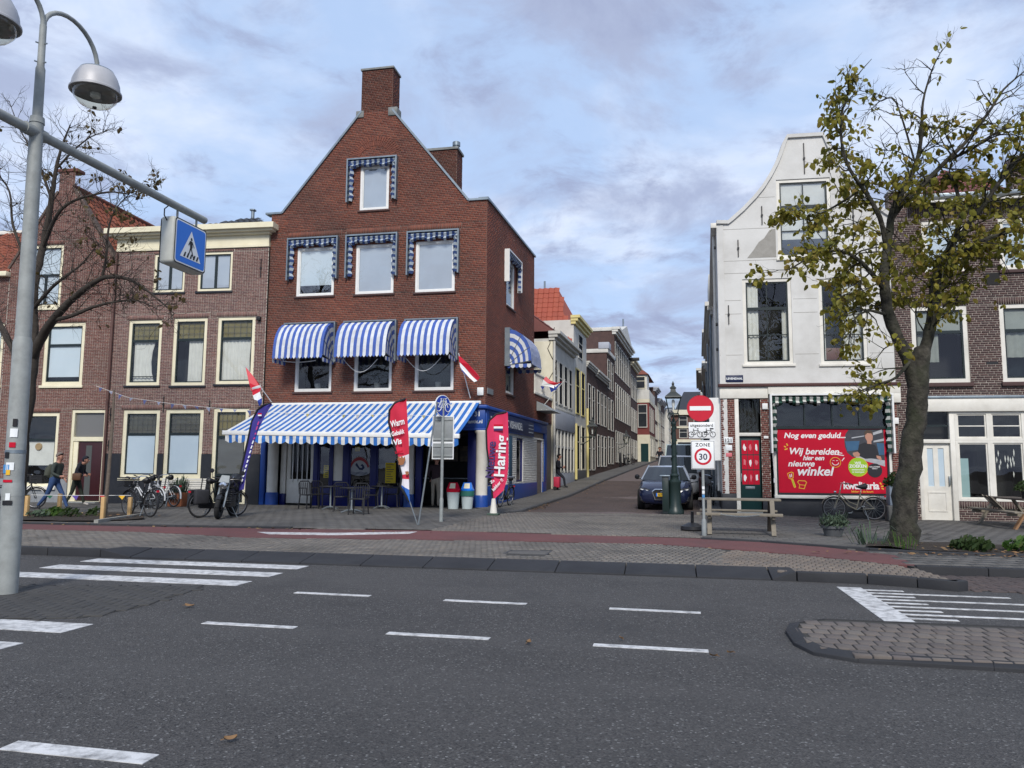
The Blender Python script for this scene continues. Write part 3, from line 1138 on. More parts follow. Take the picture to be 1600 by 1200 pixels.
def brick_wall(parent, zlo, zhi, span, openings, brick, mortar, course=.0625, bl=.215, joint=.011, proud=.007, soldiers=(), reveal=.14, loc=(0, 0, 0), rotz=0.0,
			   headers=.0, seed=1, wall_name='wall', loose=.0022, bands=()):
	"""wall of single bricks before a mortar bed. span(z) -> [(u0, u1)], openings and soldiers = (u0, z0, u1, z1)"""
	rng = random.Random(seed)
	zs = [zlo + i * course for i in range(int((zhi - zlo) / course) + 1)] + [zhi]
	brk = sorted({round(z, 3) for o in list(openings) + list(soldiers) for z in (o[1], o[3])} | {round(z, 3) for z in bands})
	rows = []
	for i, (a, c) in enumerate(zip(zs, zs[1:])):
		if c - a < .012:
			continue
		e = [a] + [z for z in brk if a + .012 < z < c - .012] + [c]
		rows += [(p, q, i) for p, q in zip(e, e[1:])]
	R, mq = [], []
	for a, c, i in rows:
		zm = (a + c) / 2
		iv = span(zm)
		ivm = iv
		for o in openings:
			if o[1] < zm < o[3]:
				iv = cut(iv, o[0], o[2])
		ivm = iv
		for o in soldiers:
			if o[1] < zm < o[3]:
				iv = cut(iv, o[0], o[2])
		mq += [(p, q, a, c) for p, q in ivm]
		off = (0, .5, .25, .75)[i % 4] * bl if not headers else (i % 2) * bl * .5
		for p, q in iv:
			k = math.floor((p - off) / bl)
			u = off + k * bl
			while u < q:
				parts = [(u, u + bl)]
				if headers and rng.random() < headers:
					parts = [(u, u + bl / 2), (u + bl / 2, u + bl)]
				for x0, x1 in parts:
					x0, x1 = max(x0, p), min(x1, q)
					if x1 - x0 > .03:
						R.append((x0 + joint / 2, x1 - joint / 2, a + joint / 2, c - joint / 2, proud + rng.uniform(-loose, loose)))
				u += bl
	for o in soldiers:
		n = max(1, round((o[2] - o[0]) / .066))
		for k in range(n):
			x0 = o[0] + (o[2] - o[0]) * k / n
			x1 = o[0] + (o[2] - o[0]) * (k + 1) / n
			R.append((x0 + joint / 2, x1 - joint / 2, o[1] + joint / 2, o[3] - joint / 2, proud + .003 + rng.uniform(-loose, loose)))
	A = np.array(R)
	n = len(A)
	V = np.zeros((n, 8, 3))
	for q, (i, j, f) in enumerate(((0, 2, 0), (1, 2, 0), (1, 3, 0), (0, 3, 0), (0, 2, 1), (1, 2, 1), (1, 3, 1), (0, 3, 1))):
		V[:, q, 0] = A[:, i]
		V[:, q, 2] = A[:, j]
		V[:, q, 1] = -A[:, 4] if f else .004
	F = np.array([[4, 5, 6, 7], [0, 1, 5, 4], [1, 2, 6, 5], [2, 3, 7, 6], [3, 0, 4, 7]])
	F = (F[None] + (np.arange(n) * 8)[:, None, None]).reshape(-1, 4)
	r = np.random.RandomState(seed)
	o = bulk('brickwork', V.reshape(-1, 3), F, np.repeat(r.uniform(0, 1, n), 5), brick, parent)
	o['kind'] = 'stuff'
	o.location = loc
	o.rotation_euler = (0, 0, rotz)
	b = MB()
	for p, q, a, c in mq:
		b.quad((p, 0, a), (q, 0, a), (q, 0, c), (p, 0, c))
	b.cur = 1
	for u0, z0, u1, z1 in openings:
		b.quad((u0, 0, z0), (u0, 0, z1), (u0, reveal, z1), (u0, reveal, z0))
		b.quad((u1, 0, z0), (u1, reveal, z0), (u1, reveal, z1), (u1, 0, z1))
		b.quad((u0, 0, z1), (u1, 0, z1), (u1, reveal, z1), (u0, reveal, z1))
		if z0 > zlo:
			b.quad((u0, 0, z0), (u0, reveal, z0), (u1, reveal, z0), (u1, 0, z0))
	w = b.build(wall_name, [mortar, brick], parent, loc=loc, rot=(0, 0, rotz))
	return w


def plain_wall(parent, outline, openings, m, thick=.25, reveal=.14, name='wall', loc=(0, 0, 0), rotz=0.0):
	"""flat rendered wall: outline in (u, z) with rectangular openings, cut into strips"""
	us = sorted({round(u, 4) for o in openings for u in (o[0], o[2])} | {round(p[0], 4) for p in outline})
	b = MB()

	def zr(u, side):
		# lower / upper bound of a convex-in-z outline at u
		hits = []
		n = len(outline)
		for i in range(n):
			(x0, z0), (x1, z1) = outline[i], outline[(i + 1) % n]
			if abs(x1 - x0) < 1e-9:
				continue
			if min(x0, x1) - 1e-9 <= u <= max(x0, x1) + 1e-9:
				hits.append(z0 + (z1 - z0) * (u - x0) / (x1 - x0))
		return (min(hits), max(hits))
	for a, c in zip(us, us[1:]):
		e = 1e-5
		la, ha = zr(a + e, 0)
		lc, hc = zr(c - e, 0)
		os_ = sorted([(o[1], o[3]) for o in openings if o[0] < (a + c) / 2 < o[2]])
		ca, cc = la, lc
		for z0, z1 in os_:
			b.quad((a, 0, ca), (c, 0, cc), (c, 0, z0), (a, 0, z0))
			ca = cc = z1
		b.quad((a, 0, ca), (c, 0, cc), (c, 0, hc), (a, 0, ha))
	for u0, z0, u1, z1 in openings:
		b.quad((u0, 0, z0), (u0, 0, z1), (u0, reveal, z1), (u0, reveal, z0))
		b.quad((u1, 0, z0), (u1, reveal, z0), (u1, reveal, z1), (u1, 0, z1))
		b.quad((u0, 0, z1), (u1, 0, z1), (u1, reveal, z1), (u0, reveal, z1))
		b.quad((u0, 0, z0), (u0, reveal, z0), (u1, reveal, z0), (u1, 0, z0))
	n = len(outline)
	for i in range(n):
		(x0, z0), (x1, z1) = outline[i], outline[(i + 1) % n]
		b.quad((x0, 0, z0), (x0, thick, z0), (x1, thick, z1), (x1, 0, z1))
	return b.build(name, m, parent, loc=loc, rot=(0, 0, rotz))


def ring(b, u0, z0, u1, z1, w, y0, y1, wt=None, wb=None):
	wt = w if wt is None else wt
	wb = w if wb is None else wb
	b.box(u0, u0 + w, y0, y1, z0, z1)
	b.box(u1 - w, u1, y0, y1, z0, z1)
	b.box(u0 + w, u1 - w, y0 + .001, y1, z1 - wt, z1)
	b.box(u0 + w, u1 - w, y0 + .001, y1, z0, z0 + wb)


def curtain_rows(x0, x1, z0, z1, y, waves, amp=.03, seed=0, gather=0.0):
	n = max(8, int(waves * 6))
	rows = []
	for j in range(5):
		t = j / 4
		r = []
		for i in range(n + 1):
			f = i / n
			x = x0 + (x1 - x0) * f * (1 - gather * t * (1 - t) * 2)
			r.append((x, y + amp * math.sin(f * waves * 2 * math.pi + seed + t * .6) * (.6 + .4 * t), z1 + (z0 - z1) * t))
		rows.append(r)
	return rows


def window(parent, u0, z0, u1, z1, y=.05, fw=.09, fd=.12, frame=None, cells=None, sash=None, sw=.045, bars=(), gl=None, gls=None, inside=None, sill=None, name='window', rotz=0.0, loc=(0, 0, 0), room=.7,
		   curtains=(), blinds=(), wt=None, wb=None, lead=(), bar_w=.03, frame_y=None):
	"""frame with sashes, panes, curtains and a dark room behind; cells and bars in fractions of the clear opening"""
	frame = frame or P('white_paint')
	sash = sash or P('dark_sash')
	gl = gl or P('pane')
	b = MB()
	W, H = u1 - u0, z1 - z0
	ring(b, 0, 0, W, H, fw, y, y + fd, wt, wb)
	ca, sa = math.cos(rotz), math.sin(rotz)
	win = b.build(name, frame, parent, loc=(loc[0] + u0 * ca, loc[1] + u0 * sa, loc[2] + z0), rot=(0, 0, rotz))
	x0, x1 = fw, W - fw
	a0, a1 = (fw if wb is None else wb), H - (fw if wt is None else wt)
	cw, ch = x1 - x0, a1 - a0
	for ci, c in enumerate(cells or [(0, 0, 1, 1)]):
		p0, q0, p1, q1 = x0 + c[0] * cw + .001, a0 + c[1] * ch + .001, x0 + c[2] * cw - .001, a0 + c[3] * ch - .001
		b = MB()
		ring(b, p0, q0, p1, q1, sw, y + .03, y + .075)
		for k in bars:
			if k[0] == ci:
				if k[1] == 'v':
					m_ = p0 + (p1 - p0) * k[2]
					b.box(m_ - bar_w / 2, m_ + bar_w / 2, y + .036, y + .07, q0 + sw, q1 - sw)
				else:
					m_ = q0 + (q1 - q0) * k[2]
					b.box(p0 + sw, p1 - sw, y + .038, y + .068, m_ - bar_w / 2, m_ + bar_w / 2)
		b.build('sash', sash, win)
		b = MB()
		yy = y + .055
		b.quad((p0 + sw * .8, yy, q0 + sw * .8), (p1 - sw * .8, yy, q0 + sw * .8), (p1 - sw * .8, yy, q1 - sw * .8), (p0 + sw * .8, yy, q1 - sw * .8))
		b.build('pane', (gls or {}).get(ci, gl), win)
		for ld in lead:
			if ld[0] == ci:                      # leaded light: thin bars and a coloured field behind
				b = MB()
				for i in range(1, ld[1]):
					m_ = p0 + (p1 - p0) * i / ld[1]
					b.box(m_ - .006, m_ + .006, y + .05, y + .06, q0 + sw, q1 - sw)
				for j in range(1, ld[2]):
					m_ = q0 + (q1 - q0) * j / ld[2]
					b.box(p0 + sw, p1 - sw, y + .049, y + .061, m_ - .006, m_ + .006)
				b.build('lead_bars', P('steel') if len(ld) < 5 else ld[4], win)
				b = MB()
				b.quad((p0 + sw, yy + .05, q0 + sw), (p1 - sw, yy + .05, q0 + sw), (p1 - sw, yy + .05, q1 - sw), (p0 + sw, yy + .05, q1 - sw))
				b.build('coloured_glass', ld[3], win)
	for c in curtains:                           # (u0, u1 fractions, z0, z1 fractions, material, waves)
		b = MB()
		b.grid(curtain_rows(x0 + c[0] * cw, x0 + c[1] * cw, a0 + c[2] * ch, a0 + c[3] * ch, y + .125, c[5], .022, c[0] * 9, c[6] if len(c) > 6 else 0))
		b.build('curtain', c[4], win, smooth=True)
	for c in blinds:
		b = MB()
		b.box(x0 + c[0] * cw, x0 + c[1] * cw, y + .085, y + .093, a0 + c[2] * ch, a0 + c[3] * ch)
		b.build('blind', c[4], win)
	if room:
		b = MB()
		e = .003
		yb = y + fd + e
		q = [(e, yb), (W - e, yb)]
		b.quad((e, yb + room, e), (e, yb + room, H - e), (W - e, yb + room, H - e), (W - e, yb + room, e))
		b.quad((e, yb, e), (e, yb, H - e), (e, yb + room, H - e), (e, yb + room, e))
		b.quad((W - e, yb, e), (W - e, yb + room, e), (W - e, yb + room, H - e), (W - e, yb, H - e))
		b.quad((e, yb, H - e), (W - e, yb, H - e), (W - e, yb + room, H - e), (e, yb + room, H - e))
		b.quad((e, yb, e), (e, yb + room, e), (W - e, yb + room, e), (W - e, yb, e))
		b.build('room', inside or P('interior'), win)
	if sill:
		d, h, m = sill
		b = MB()
		b.box(-.06, W + .06, -d, y + .02, -h, -.002)
		b.build('sill', m, win, bevel=.006)
	return win


def roof_tiles(parent, a, b_, c, d, nu, nv, m, name='roof_tile', singles=300, wave=.035, clip=None, seed=0):
	"""curved roof tiles over the slope a-b (eave), d-c (ridge)"""
	a, b_, c, d = Vector(a), Vector(b_), Vector(c), Vector(d)
	n = (b_ - a).cross(d - a).normalized()
	tw, tl = (b_ - a).length / nu, (d - a).length / nv
	xd, yd = (b_ - a).normalized(), (d - a).normalized()
	prof = [(0, -.2), (.12, .55), (.3, 1), (.48, .6), (.62, .1), (.8, -.1), (1.04, -.2)]
	rows = []
	for t in (0, 1.12):
		rows.append([Vector((u * tw, t * tl, wave * h + (.028 if t == 0 else .002))) for u, h in prof])
	low = [Vector((p.x, p.y, p.z - .022)) for p in rows[0]]
	proto = None
	rng = random.Random(seed)
	M = Matrix((xd, yd, n)).transposed().to_4x4()
	many = MB()
	cnt = 0
	for j in range(nv):
		for i in range(nu):
			u, v = (i + .5) / nu, (j + .5) / nv
			if clip and not clip(u, v):
				continue
			e = a + (b_ - a) * (i / nu) + (d - a) * (j / nv) + n * rng.uniform(0, .006)
			if cnt < singles:
				if proto is None:
					bb = MB(M)
					bb.grid(rows)
					bb.grid([low, rows[0]])
					proto = bb.mesh(name, m)
					smooth_it(proto, 50)
				put(name, proto, parent, e)
				cnt += 1
			else:
				many.M = Matrix.Translation(e) @ M
				many.tone = rng.random()
				many.grid(rows)
				many.grid([low, rows[0]])
	if many.f:
		many.build(name + '_field', m, parent, smooth=False, stuff=True)


def tube_part(name, m, parent, pts, r, n=8):
	b = MB()
	b.tube(pts, r, n)
	return b.build(name, m, parent, smooth=True)


def anchor(parent, u, z, h, m=None):
	b = MB()
	b.box(u - .014, u + .014, -.035, .0, z - h / 2, z + h / 2)
	b.box(u - .03, u + .03, -.05, .0, z - .03, z + .03)
	return b.build('wall_anchor', m or P('black_plastic'), parent)


def stripes(m0, m1):
	return [m0, m1]


# ------------------------------------------------------------------ the corner shop
U0 = -14.45                                        # left edge of its front; the front lies on y = 25.4
FY = 25.4
shop = thing('corner_shop', 'tall red brick gabled corner shop with blue ground floor and striped awnings', 'shop building', (0, FY, 0))
UL, UR = -14.45, -6.2
EZ = 10.8


def shop_span(z):
	if z > 14.46:
		return [(-11.02, -9.81)]
	l, r = UL, UR
	if z > EZ:
		l = -14.0 + (z - EZ) * (3.04 / 3.68)
		r = -6.85 - (z - EZ) * (2.96 / 3.66)
		l = max(l, UL)
	return [(l, r)]


win2 = [(-13.35, 7.64, -11.88, 9.46), (-11.05, 7.63, -9.60, 9.46), (-8.79, 7.61, -7.34, 9.46)]
win1 = [(-13.28, 4.14, -11.86, 6.30), (-11.0, 4.13, -9.59, 6.30), (-8.74, 4.13, -7.33, 6.30)]
wing = [(-10.97, 10.73, -9.86, 12.42)]
arch = []
cxa, cza = -10.42, 12.62
brick_wall(shop, 14.47, 16.08, shop_span, [], P('brick_soot'), P('mortar_dark'), course=.0655, bl=.225, seed=4, wall_name='chimney')
brick_wall(shop, 3.62, 14.47, shop_span, win2 + win1 + wing, P('brick_red'), P('mortar_dark'), course=.0655, bl=.225, soldiers=[(-13.75, 9.86, -11.65, 10.06), (-11.45, 9.87, -9.4, 10.07), (-9.12, 9.87, -7.12, 10.07)], seed=3)
# decorative brick arch over the gable window
b = MB()
for k in range(25):
	a = math.radians(20 + 140 * k / 24)
	for r0, r1 in ((.62, .83), (.845, 1.05)):
		cs, sn = math.cos(a), math.sin(a)
		b.tone = random.random()
		b.bar((cxa + cs * r0, -.004, cza + sn * r0 * .85), (cxa + cs * r1, -.004, cza + sn * r1 * .85), .05, .028, up=(0, 1, 0))
b.build('brick_arch', P('brick_red'), shop)
for i, (u0, z0, u1, z1) in enumerate(win2 + wing):
	window(shop, u0, z0, u1, z1, y=.02, fw=.085, fd=.11, frame=P('white_metal'), sash=P('white_metal'), sw=.03, gl=P('pane_bright'), room=.5,
		   blinds=[(0, 1, 0 if i else .2, 1, P('blind_pale') if i == 0 else P('blind_grey'))], sill=(.06, .07, P('brick_brown')))
for i, (u0, z0, u1, z1) in enumerate(win1):
	w = window(shop, u0, z0, u1, z1, y=.02, fw=.085, fd=.11, frame=P('white_metal'), sash=P('white_metal'), sw=.03, gl=P('pane'), sill=(.06, .07, P('brick_brown')))
	b = MB()                                        # little pot on the window sill
	b.lathe([(.09, 0), (.12, .18), (.1, .22)], (.78, .28, .1), 10)
	b.build('sill_pot', P('concrete'), w, smooth=True)

# retracted hoods: grey rails with the gathered checked cloth between them
cloth_b, cloth_w = mat('cloth_blue', (.06, .12, .42), .85, (.04, .09, .33), 4, stain=.3, stcol=(.10, .12, .2), stscale=3), mat('cloth_white', (.70, .72, .72), .85, (.50, .52, .54), 3, stain=.35, stcol=(.3, .3, .29), stscale=3)
cloth_navy = mat('cloth_navy', (.03, .06, .17), .85, (.04, .075, .2), 8)
cloth_grey = mat('cloth_grey', (.42, .47, .50), .85, (.35, .4, .44), 8)
shop_stripe_b = mat('awning_blue', (.025, .15, .48), .8, (.02, .125, .41), 5, stain=.25, stcol=(.06, .12, .28), stscale=2)
shop_stripe_w = mat('awning_white', (.72, .72, .69), .8, (.60, .60, .57), 4, stain=.3, stcol=(.36, .36, .34), stscale=2)


def folded_hood(parent, u0, u1, zt, zb, m0, m1, rail, loc=(0, 0, 0), rotz=0.0, d=.20, name='folded_hood', fold=.34, leg=.20):
	b = MB()
	b.box(u0, u0 + .05, -d, .0, zb, zt)
	b.box(u1 - .05, u1, -d, .0, zb, zt)
	b.box(u0 + .05, u1 - .05, -d, .0, zt - .05, zt)
	h = b.build(name, rail, parent, loc=loc, rot=(0, 0, rotz))
	c = MB()
	n = round((u1 - u0) / .105)
	rng = random.Random(int(u0 * 100))
	zz = zt - .06
	for i in range(n):
		c.cur = i % 2
		x0 = u0 + .055 + (u1 - u0 - .11) * i / n
		x1 = u0 + .055 + (u1 - u0 - .11) * (i + 1) / n
		dz = fold * (.8 + .12 * math.sin(i * 1.1) + rng.uniform(-.08, .08))
		pf = [(-.10, 0), (-.19, -.06), (-.13, -.14), (-.21, -.2), (-.12, -.26)]
		rows = [[(x0, y, zz + z * dz / .26), (x1, y, zz + z * dz / .26)] for y, z in pf]
		c.grid(rows)
	for sgn, xa in ((1, u0 + .055), (-1, u1 - .055)):
		nn = max(6, round((zt - zb) / .12))
		for i in range(nn):
			c.cur = i % 2
			za, zc = zz - .1 - (zz - .1 - zb - .05) * i / nn, zz - .1 - (zz - .1 - zb - .05) * (i + 1) / nn
			w = leg * (.85 + .2 * math.sin(i * 2.2))
			w2 = leg * (.85 + .2 * math.sin((i + 1) * 2.2))
			c.grid([[(xa, -.06, za), (xa + sgn * w * .5, -.19, za), (xa + sgn * w, -.08, za)], [(xa, -.06, zc), (xa + sgn * w2 * .5, -.19, zc), (xa + sgn * w2, -.08, zc)]])
	c.build('hood_cloth', [m0, m1], h)
	return h


for u0, u1 in ((-13.69, -11.70), (-11.40, -9.43), (-9.08, -7.16)):
	folded_hood(shop, u0, u1, 9.80, 8.22, cloth_navy, cloth_grey, P('zinc'))
folded_hood(shop, -11.44, -9.52, 12.66, 11.02, cloth_navy, cloth_grey, P('zinc'))


def dome_awning(parent, u0, u1, zt, zb, proj, loc=(0, 0, 0), rotz=0.0, st=.115):
	"""open Dutch hood: striped cloth over a quarter drum with triangular sides and a scalloped hem"""
	b = MB()
	b.box(u0 - .05, u0, -.2, 0, zb - .02, zt + .04)
	b.box(u1, u1 + .05, -.2, 0, zb - .02, zt + .04)
	b.box(u0, u1, -.2, 0, zt, zt + .04)
	h = b.build('dome_awning', P('zinc'), parent, loc=loc, rot=(0, 0, rotz))
	H = zt - zb
	c = MB()
	prof = []
	for k in range(10):
		a = math.radians(90 * k / 9)
		prof.append((-.12 - (proj - .12) * math.sin(a) ** .9, zb + H * (.35 + .65 * math.cos(a)) - .0))
	prof = [(-.12, zt - .02)] + [(-.12 - (proj - .12) * math.sin(math.radians(a)), zb + .05 + (H - .07) * math.cos(math.radians(a)) ** .8) for a in (18, 36, 52, 66, 78, 87)]
	n = round((u1 - u0) / st)
	for i in range(n):
		c.cur = i % 2
		x0, x1 = u0 + .01 + (u1 - u0 - .02) * i / n, u0 + .01 + (u1 - u0 - .02) * (i + 1) / n
		c.grid([[(x0, y, z), (x1, y, z)] for y, z in prof])
		y, z = prof[-1]
		xm = (x0 + x1) / 2
		c.add([(x0, y, z), (x1, y, z), (x1, y - .015, z - .10), (xm, y - .02, z - .165), (x0, y - .015, z - .10)], [(4, 3, 2, 1, 0)])
	for side, x in ((0, u0 + .01), (1, u1 - .01)):   # side cheeks: striped arcs about the hinge
		hy, hz = -.08, zb + .02
		nr = 9
		for i in range(nr):
			c.cur = i % 2
			f0, f1 = i / nr, (i + 1) / nr
			pr = [(hy + (y - hy) * f0, hz + (z - hz) * f0) for y, z in prof]
			qr = [(hy + (y - hy) * f1, hz + (z - hz) * f1) for y, z in prof]
			c.grid([[(x, p[0], p[1]) for p in pr], [(x, q[0], q[1]) for q in qr]], flip=bool(side))
		m_ = 6
		y1 = prof[-1][0]
		for i in range(m_):                          # hem of the cheek
			c.cur = i % 2
			a, e = hy + (y1 - hy) * i / m_, hy + (y1 - hy) * (i + 1) / m_
			c.add([(x, a, hz + .03), (x, e, hz + .03), (x, e, hz - .08), (x, (a + e) / 2, hz - .13), (x, a, hz - .08)], [(0, 1, 2, 3, 4)])
	c.build('awning_cloth', [cloth_b, cloth_w], h)
	b = MB()
	for f in (.4, .72, 1.0):
		k = min(len(prof) - 1, round(f * (len(prof) - 1)))
		y, z = prof[k]
		b.tube([(u0, y + .02, z - .03), (u1, y + .02, z - .03)], .012, 5)
		b.tube([(u0, -.08, zb), (u0, y + .02, z - .03)], .012, 5)
		b.tube([(u1, -.08, zb), (u1, y + .02, z - .03)], .012, 5)
	b.build('awning_frame', P('steel'), h)
	return h


for k, (u0, u1) in enumerate(((-13.64, -11.74), (-11.33, -9.44), (-9.04, -7.20))):
	h = dome_awning(shop, u0, u1, 6.60, 5.18, 1.02)
	b = MB()                                          # slack cord under the hood
	pts = []
	for i in range(13):
		t = i / 12
		pts.append((u0 + .15 + 1.25 * t, -.5, 5.2 - .5 * math.sin(math.pi * t) * (.9 if k else .1)))
	b.tube(pts, .012, 5)
	b.build('pull_cord', P('white_metal'), h)

# coping, shoulder stones, chimneys, roof
b = MB()
cp = [(-14.68, EZ + .0), (-14.02, EZ + .0), (-10.98, 14.48)]
for p, q in zip(cp, cp[1:]):
	b.bar((p[0], .12, p[1] + .035), (q[0], .12, q[1] + .035), .36, .07)
cp = [(-6.14, EZ + .03), (-6.86, EZ + .03), (-9.79, 14.44)]
for p, q in zip(cp, cp[1:]):
	b.bar((p[0], .12, p[1] + .035), (q[0], .12, q[1] + .035), .36, .07)
b.build('gable_coping', P('zinc'), shop)
b = MB()
b.box(-11.20, -10.90, -.05, .40, 14.26, 14.52)
b.build('shoulder_stone', P('grey_stone'), shop, bevel=.015)
b = MB()
b.box(-9.95, -9.60, -.05, .40, 14.24, 14.56)
b.build('shoulder_stone', P('grey_stone'), shop, bevel=.015)
SA = math.radians(87.5)                               # direction of the side street wall
ch = brick_wall(shop, 14.0, 16.08, lambda z: [(0, .72)], [], P('brick_soot'), P('mortar_dark'), course=.0655, bl=.225, loc=(-9.81, .0, 0), rotz=math.pi / 2, seed=5, wall_name='chimney')
b = MB()
b.box(-11.06, -9.77, -.05, .76, 16.08, 16.15)
b.build('chimney_cap', P('grey_stone'), shop)
b = MB()
b.box(-11.01, -9.83, .02, .70, 13.5, 16.08)
b.build('chimney_stack', P('mortar_dark'), shop)
# second chimney on the right slope
cx0, cx1, cy0, cy1 = -9.98, -8.65, 4.6, 5.45
brick_wall(shop, 11.9, 14.82, lambda z: [(cx0, cx1)], [], P('brick_soot'), P('mortar_dark'), course=.0655, bl=.225, loc=(0, cy0, 0), seed=6, wall_name='chimney')
brick_wall(shop, 11.9, 14.82, lambda z: [(0, cy1 - cy0)], [], P('brick_soot'), P('mortar_dark'), course=.0655, bl=.225, loc=(cx1, cy0, 0), rotz=math.pi / 2, seed=7, wall_name='chimney')
b = MB()
b.box(cx0 - .06, cx1 + .06, cy0 - .06, cy1 + .06, 14.82, 14.92)
b.build('chimney_cap', P('grey_stone'), shop)
b = MB()
b.box(cx0 + .01, cx1 - .02, cy0 + .02, cy1 - .02, 10.6, 14.82)
b.build('chimney_stack', P('mortar_dark'), shop)
for i in range(3):
	b = MB()
	b.lathe([(.07, 0), (.07, .14), (.09, .14), (.09, .17)], (cx0 + .42 + .26 * i, cy0 + .4, 14.92), 10)
	b.build('chimney_pot', P('grey_stone'), shop, smooth=True)
b = MB()
b.lathe([(.13, -.2), (.13, .12), (.17, .14), (.17, .30), (.12, .33)], (cx1 - .13, cy0 + .35, 14.96), 12)
b.build('chimney_pot', P('zinc'), shop, smooth=True)
b = MB()
b.prism([(-14.4, 10.2), (-10.4, 14.25), (-6.35, 10.2)], .3, 7.4)
b.build('roof', P('tile_black'), shop)

# side wall to the side street
SO = (UR, 0, 0)
SLEN = 7.65
swin = [(2.75, 7.66, 4.05, 9.5), (2.75, 4.28, 4.05, 6.4)]
brick_wall(shop, 3.42, EZ + .05, lambda z: [(0, SLEN)], swin, P('brick_red'), P('mortar_dark'), course=.0655, bl=.225, loc=SO, rotz=SA, seed=8)
for u0, z0, u1, z1 in swin:
	window(shop, u0, z0, u1, z1, y=.02, fw=.085, fd=.11, frame=P('white_metal'), sash=P('white_metal'), sw=.03, gl=P('pane'), loc=SO, rotz=SA, sill=(.06, .07, P('brick_brown')))
folded_hood(shop, 2.45, 4.55, 9.76, 8.5, cloth_navy, cloth_grey, P('white_metal'), loc=SO, rotz=SA)
dome_awning(shop, 2.6, 4.45, 6.70, 5.30, 1.02, loc=SO, rotz=SA)
Ms = Matrix.Translation(SO) @ Matrix.Rotation(SA, 4, 'Z')
b = MB(Ms)
b.box(-.06, SLEN + .1, -.06, .3, EZ + .05, EZ + .13)
b.build('side_coping', P('zinc'), shop)
b = MB()                                              # hidden rear and inner faces of the house
b.slab([(UL + .02, .25), (UR - .3, .25), (UR + .02, SLEN), (UL + .02, SLEN)], 10.0, 10.1)
b.slab([(UL + .02, SLEN - .1), (UR + .30, SLEN - .1), (UR + .30, SLEN), (UL + .02, SLEN)], 0, 10.8)
b.slab([(UL, .02), (UL + .15, .02), (UL + .15, SLEN), (UL, SLEN)], 0, 10.75)
b.build('rear_wall', P('mortar_dark'), shop)
b = MB(Ms)                                            # nameplate, alarm boxes and lamp on the corner
b.box(.22, .95, -.03, -.008, 4.02, 4.22)
b.build('street_nameplate', P('sign_grey'), shop)
b = MB()
b.box(-6.46, -6.24, -.09, -.008, 3.93, 4.20)
b.build('alarm_box', P('white_metal'), shop, bevel=.01)
# ------------------------------------------------------------------ shop front of the corner shop
awn = put('shop_awning', None, shop)
b = MB()
b.box(-14.25, -6.32, -.14, -.01, 3.62, 3.74)
b.build('cassette', P('white_metal'), awn, bevel=.01)
b = MB()
AZ0, AZ1, AY = 2.56, 2.43, -2.72
b.bar((-14.33, AY, AZ0), (-6.32, AY, AZ1), .10, .14)
b.build('front_rail', P('white_metal'), awn, bevel=.01)
c = MB()
n = 66
for i in range(n):
	c.cur = (i + 1) % 2
	t0, t1 = i / n, (i + 1) / n
	xa0, xa1 = -14.22 + 7.86 * t0, -14.22 + 7.86 * t1
	xb0, xb1 = -14.22 + 7.86 * t0 , -14.22 + 7.86 * t1
	rows = []
	for k in range(6):
		f = k / 5
		sag = -.035 * math.sin(math.pi * f)
		z0 = 3.68 + (AZ0 + (AZ1 - AZ0) * t0 + .06 - 3.68) * f + sag
		z1 = 3.68 + (AZ0 + (AZ1 - AZ0) * t1 + .06 - 3.68) * f + sag
		rows.append([(xa0 + (xb0 - xa0) * f, -.12 + (AY + .12) * f, z0), (xa1 + (xb1 - xa1) * f, -.12 + (AY + .12) * f, z1)])
	c.grid(rows)
c.build('awning_cloth', [shop_stripe_b, shop_stripe_w], awn)
c = MB()
nb = 24
for i in range(n):
	c.cur = (i + 1) % 2
	rows = []
	for q in range(3):
		t = (i + q / 2) / n
		x = -14.22 + 7.86 * t
		zt = AZ0 + (AZ1 - AZ0) * t - .06
		ph = abs(math.sin(math.pi * t * 22))
		y = AY - .03 + .02 * math.sin(t * 70) + .012 * math.sin(t * 171)
		rows.append([(x, AY - .03, zt), (x, y, zt - .12), (x, y + .02 * math.sin(t * 40), zt - .20 - .075 * ph)])
	c.grid(rows)
c.build('valance', [shop_stripe_b, shop_stripe_w], awn)
for x in (-12.9, -10.2, -7.6):
	b = MB()
	b.bar((x, -.1, 3.6), (x + .5, -1.4, 2.95), .05)
	b.bar((x + .5, -1.4, 2.95), (x, AY, 2.5), .045)
	b.build('awning_arm', P('white_metal'), awn)


def bx(name, m, x0, x1, y0, y1, z0, z1, parent=shop, bevel=.006, M=None, label=None):
	b = MB(M)
	b.box(x0, x1, y0, y1, z0, z1)
	return b.build(name, m, parent, bevel=bevel, label=label)


def column(x, y, r, z0, z1, parent, M=None, zb=.55):
	b = MB(M)
	b.lathe([(r, zb), (r, z1 - .12), (r + .05, z1 - .06), (r + .05, z1)], (x, y, 0), 20)
	c = b.build('column', P('white_paint'), parent, smooth=True)
	b = MB(M)
	b.lathe([(r + .04, z0), (r + .04, zb - .06), (r + .015, zb)], (x, y, 0), 20)
	b.build('column_base', P('blue_paint'), c, smooth=True)
	return c


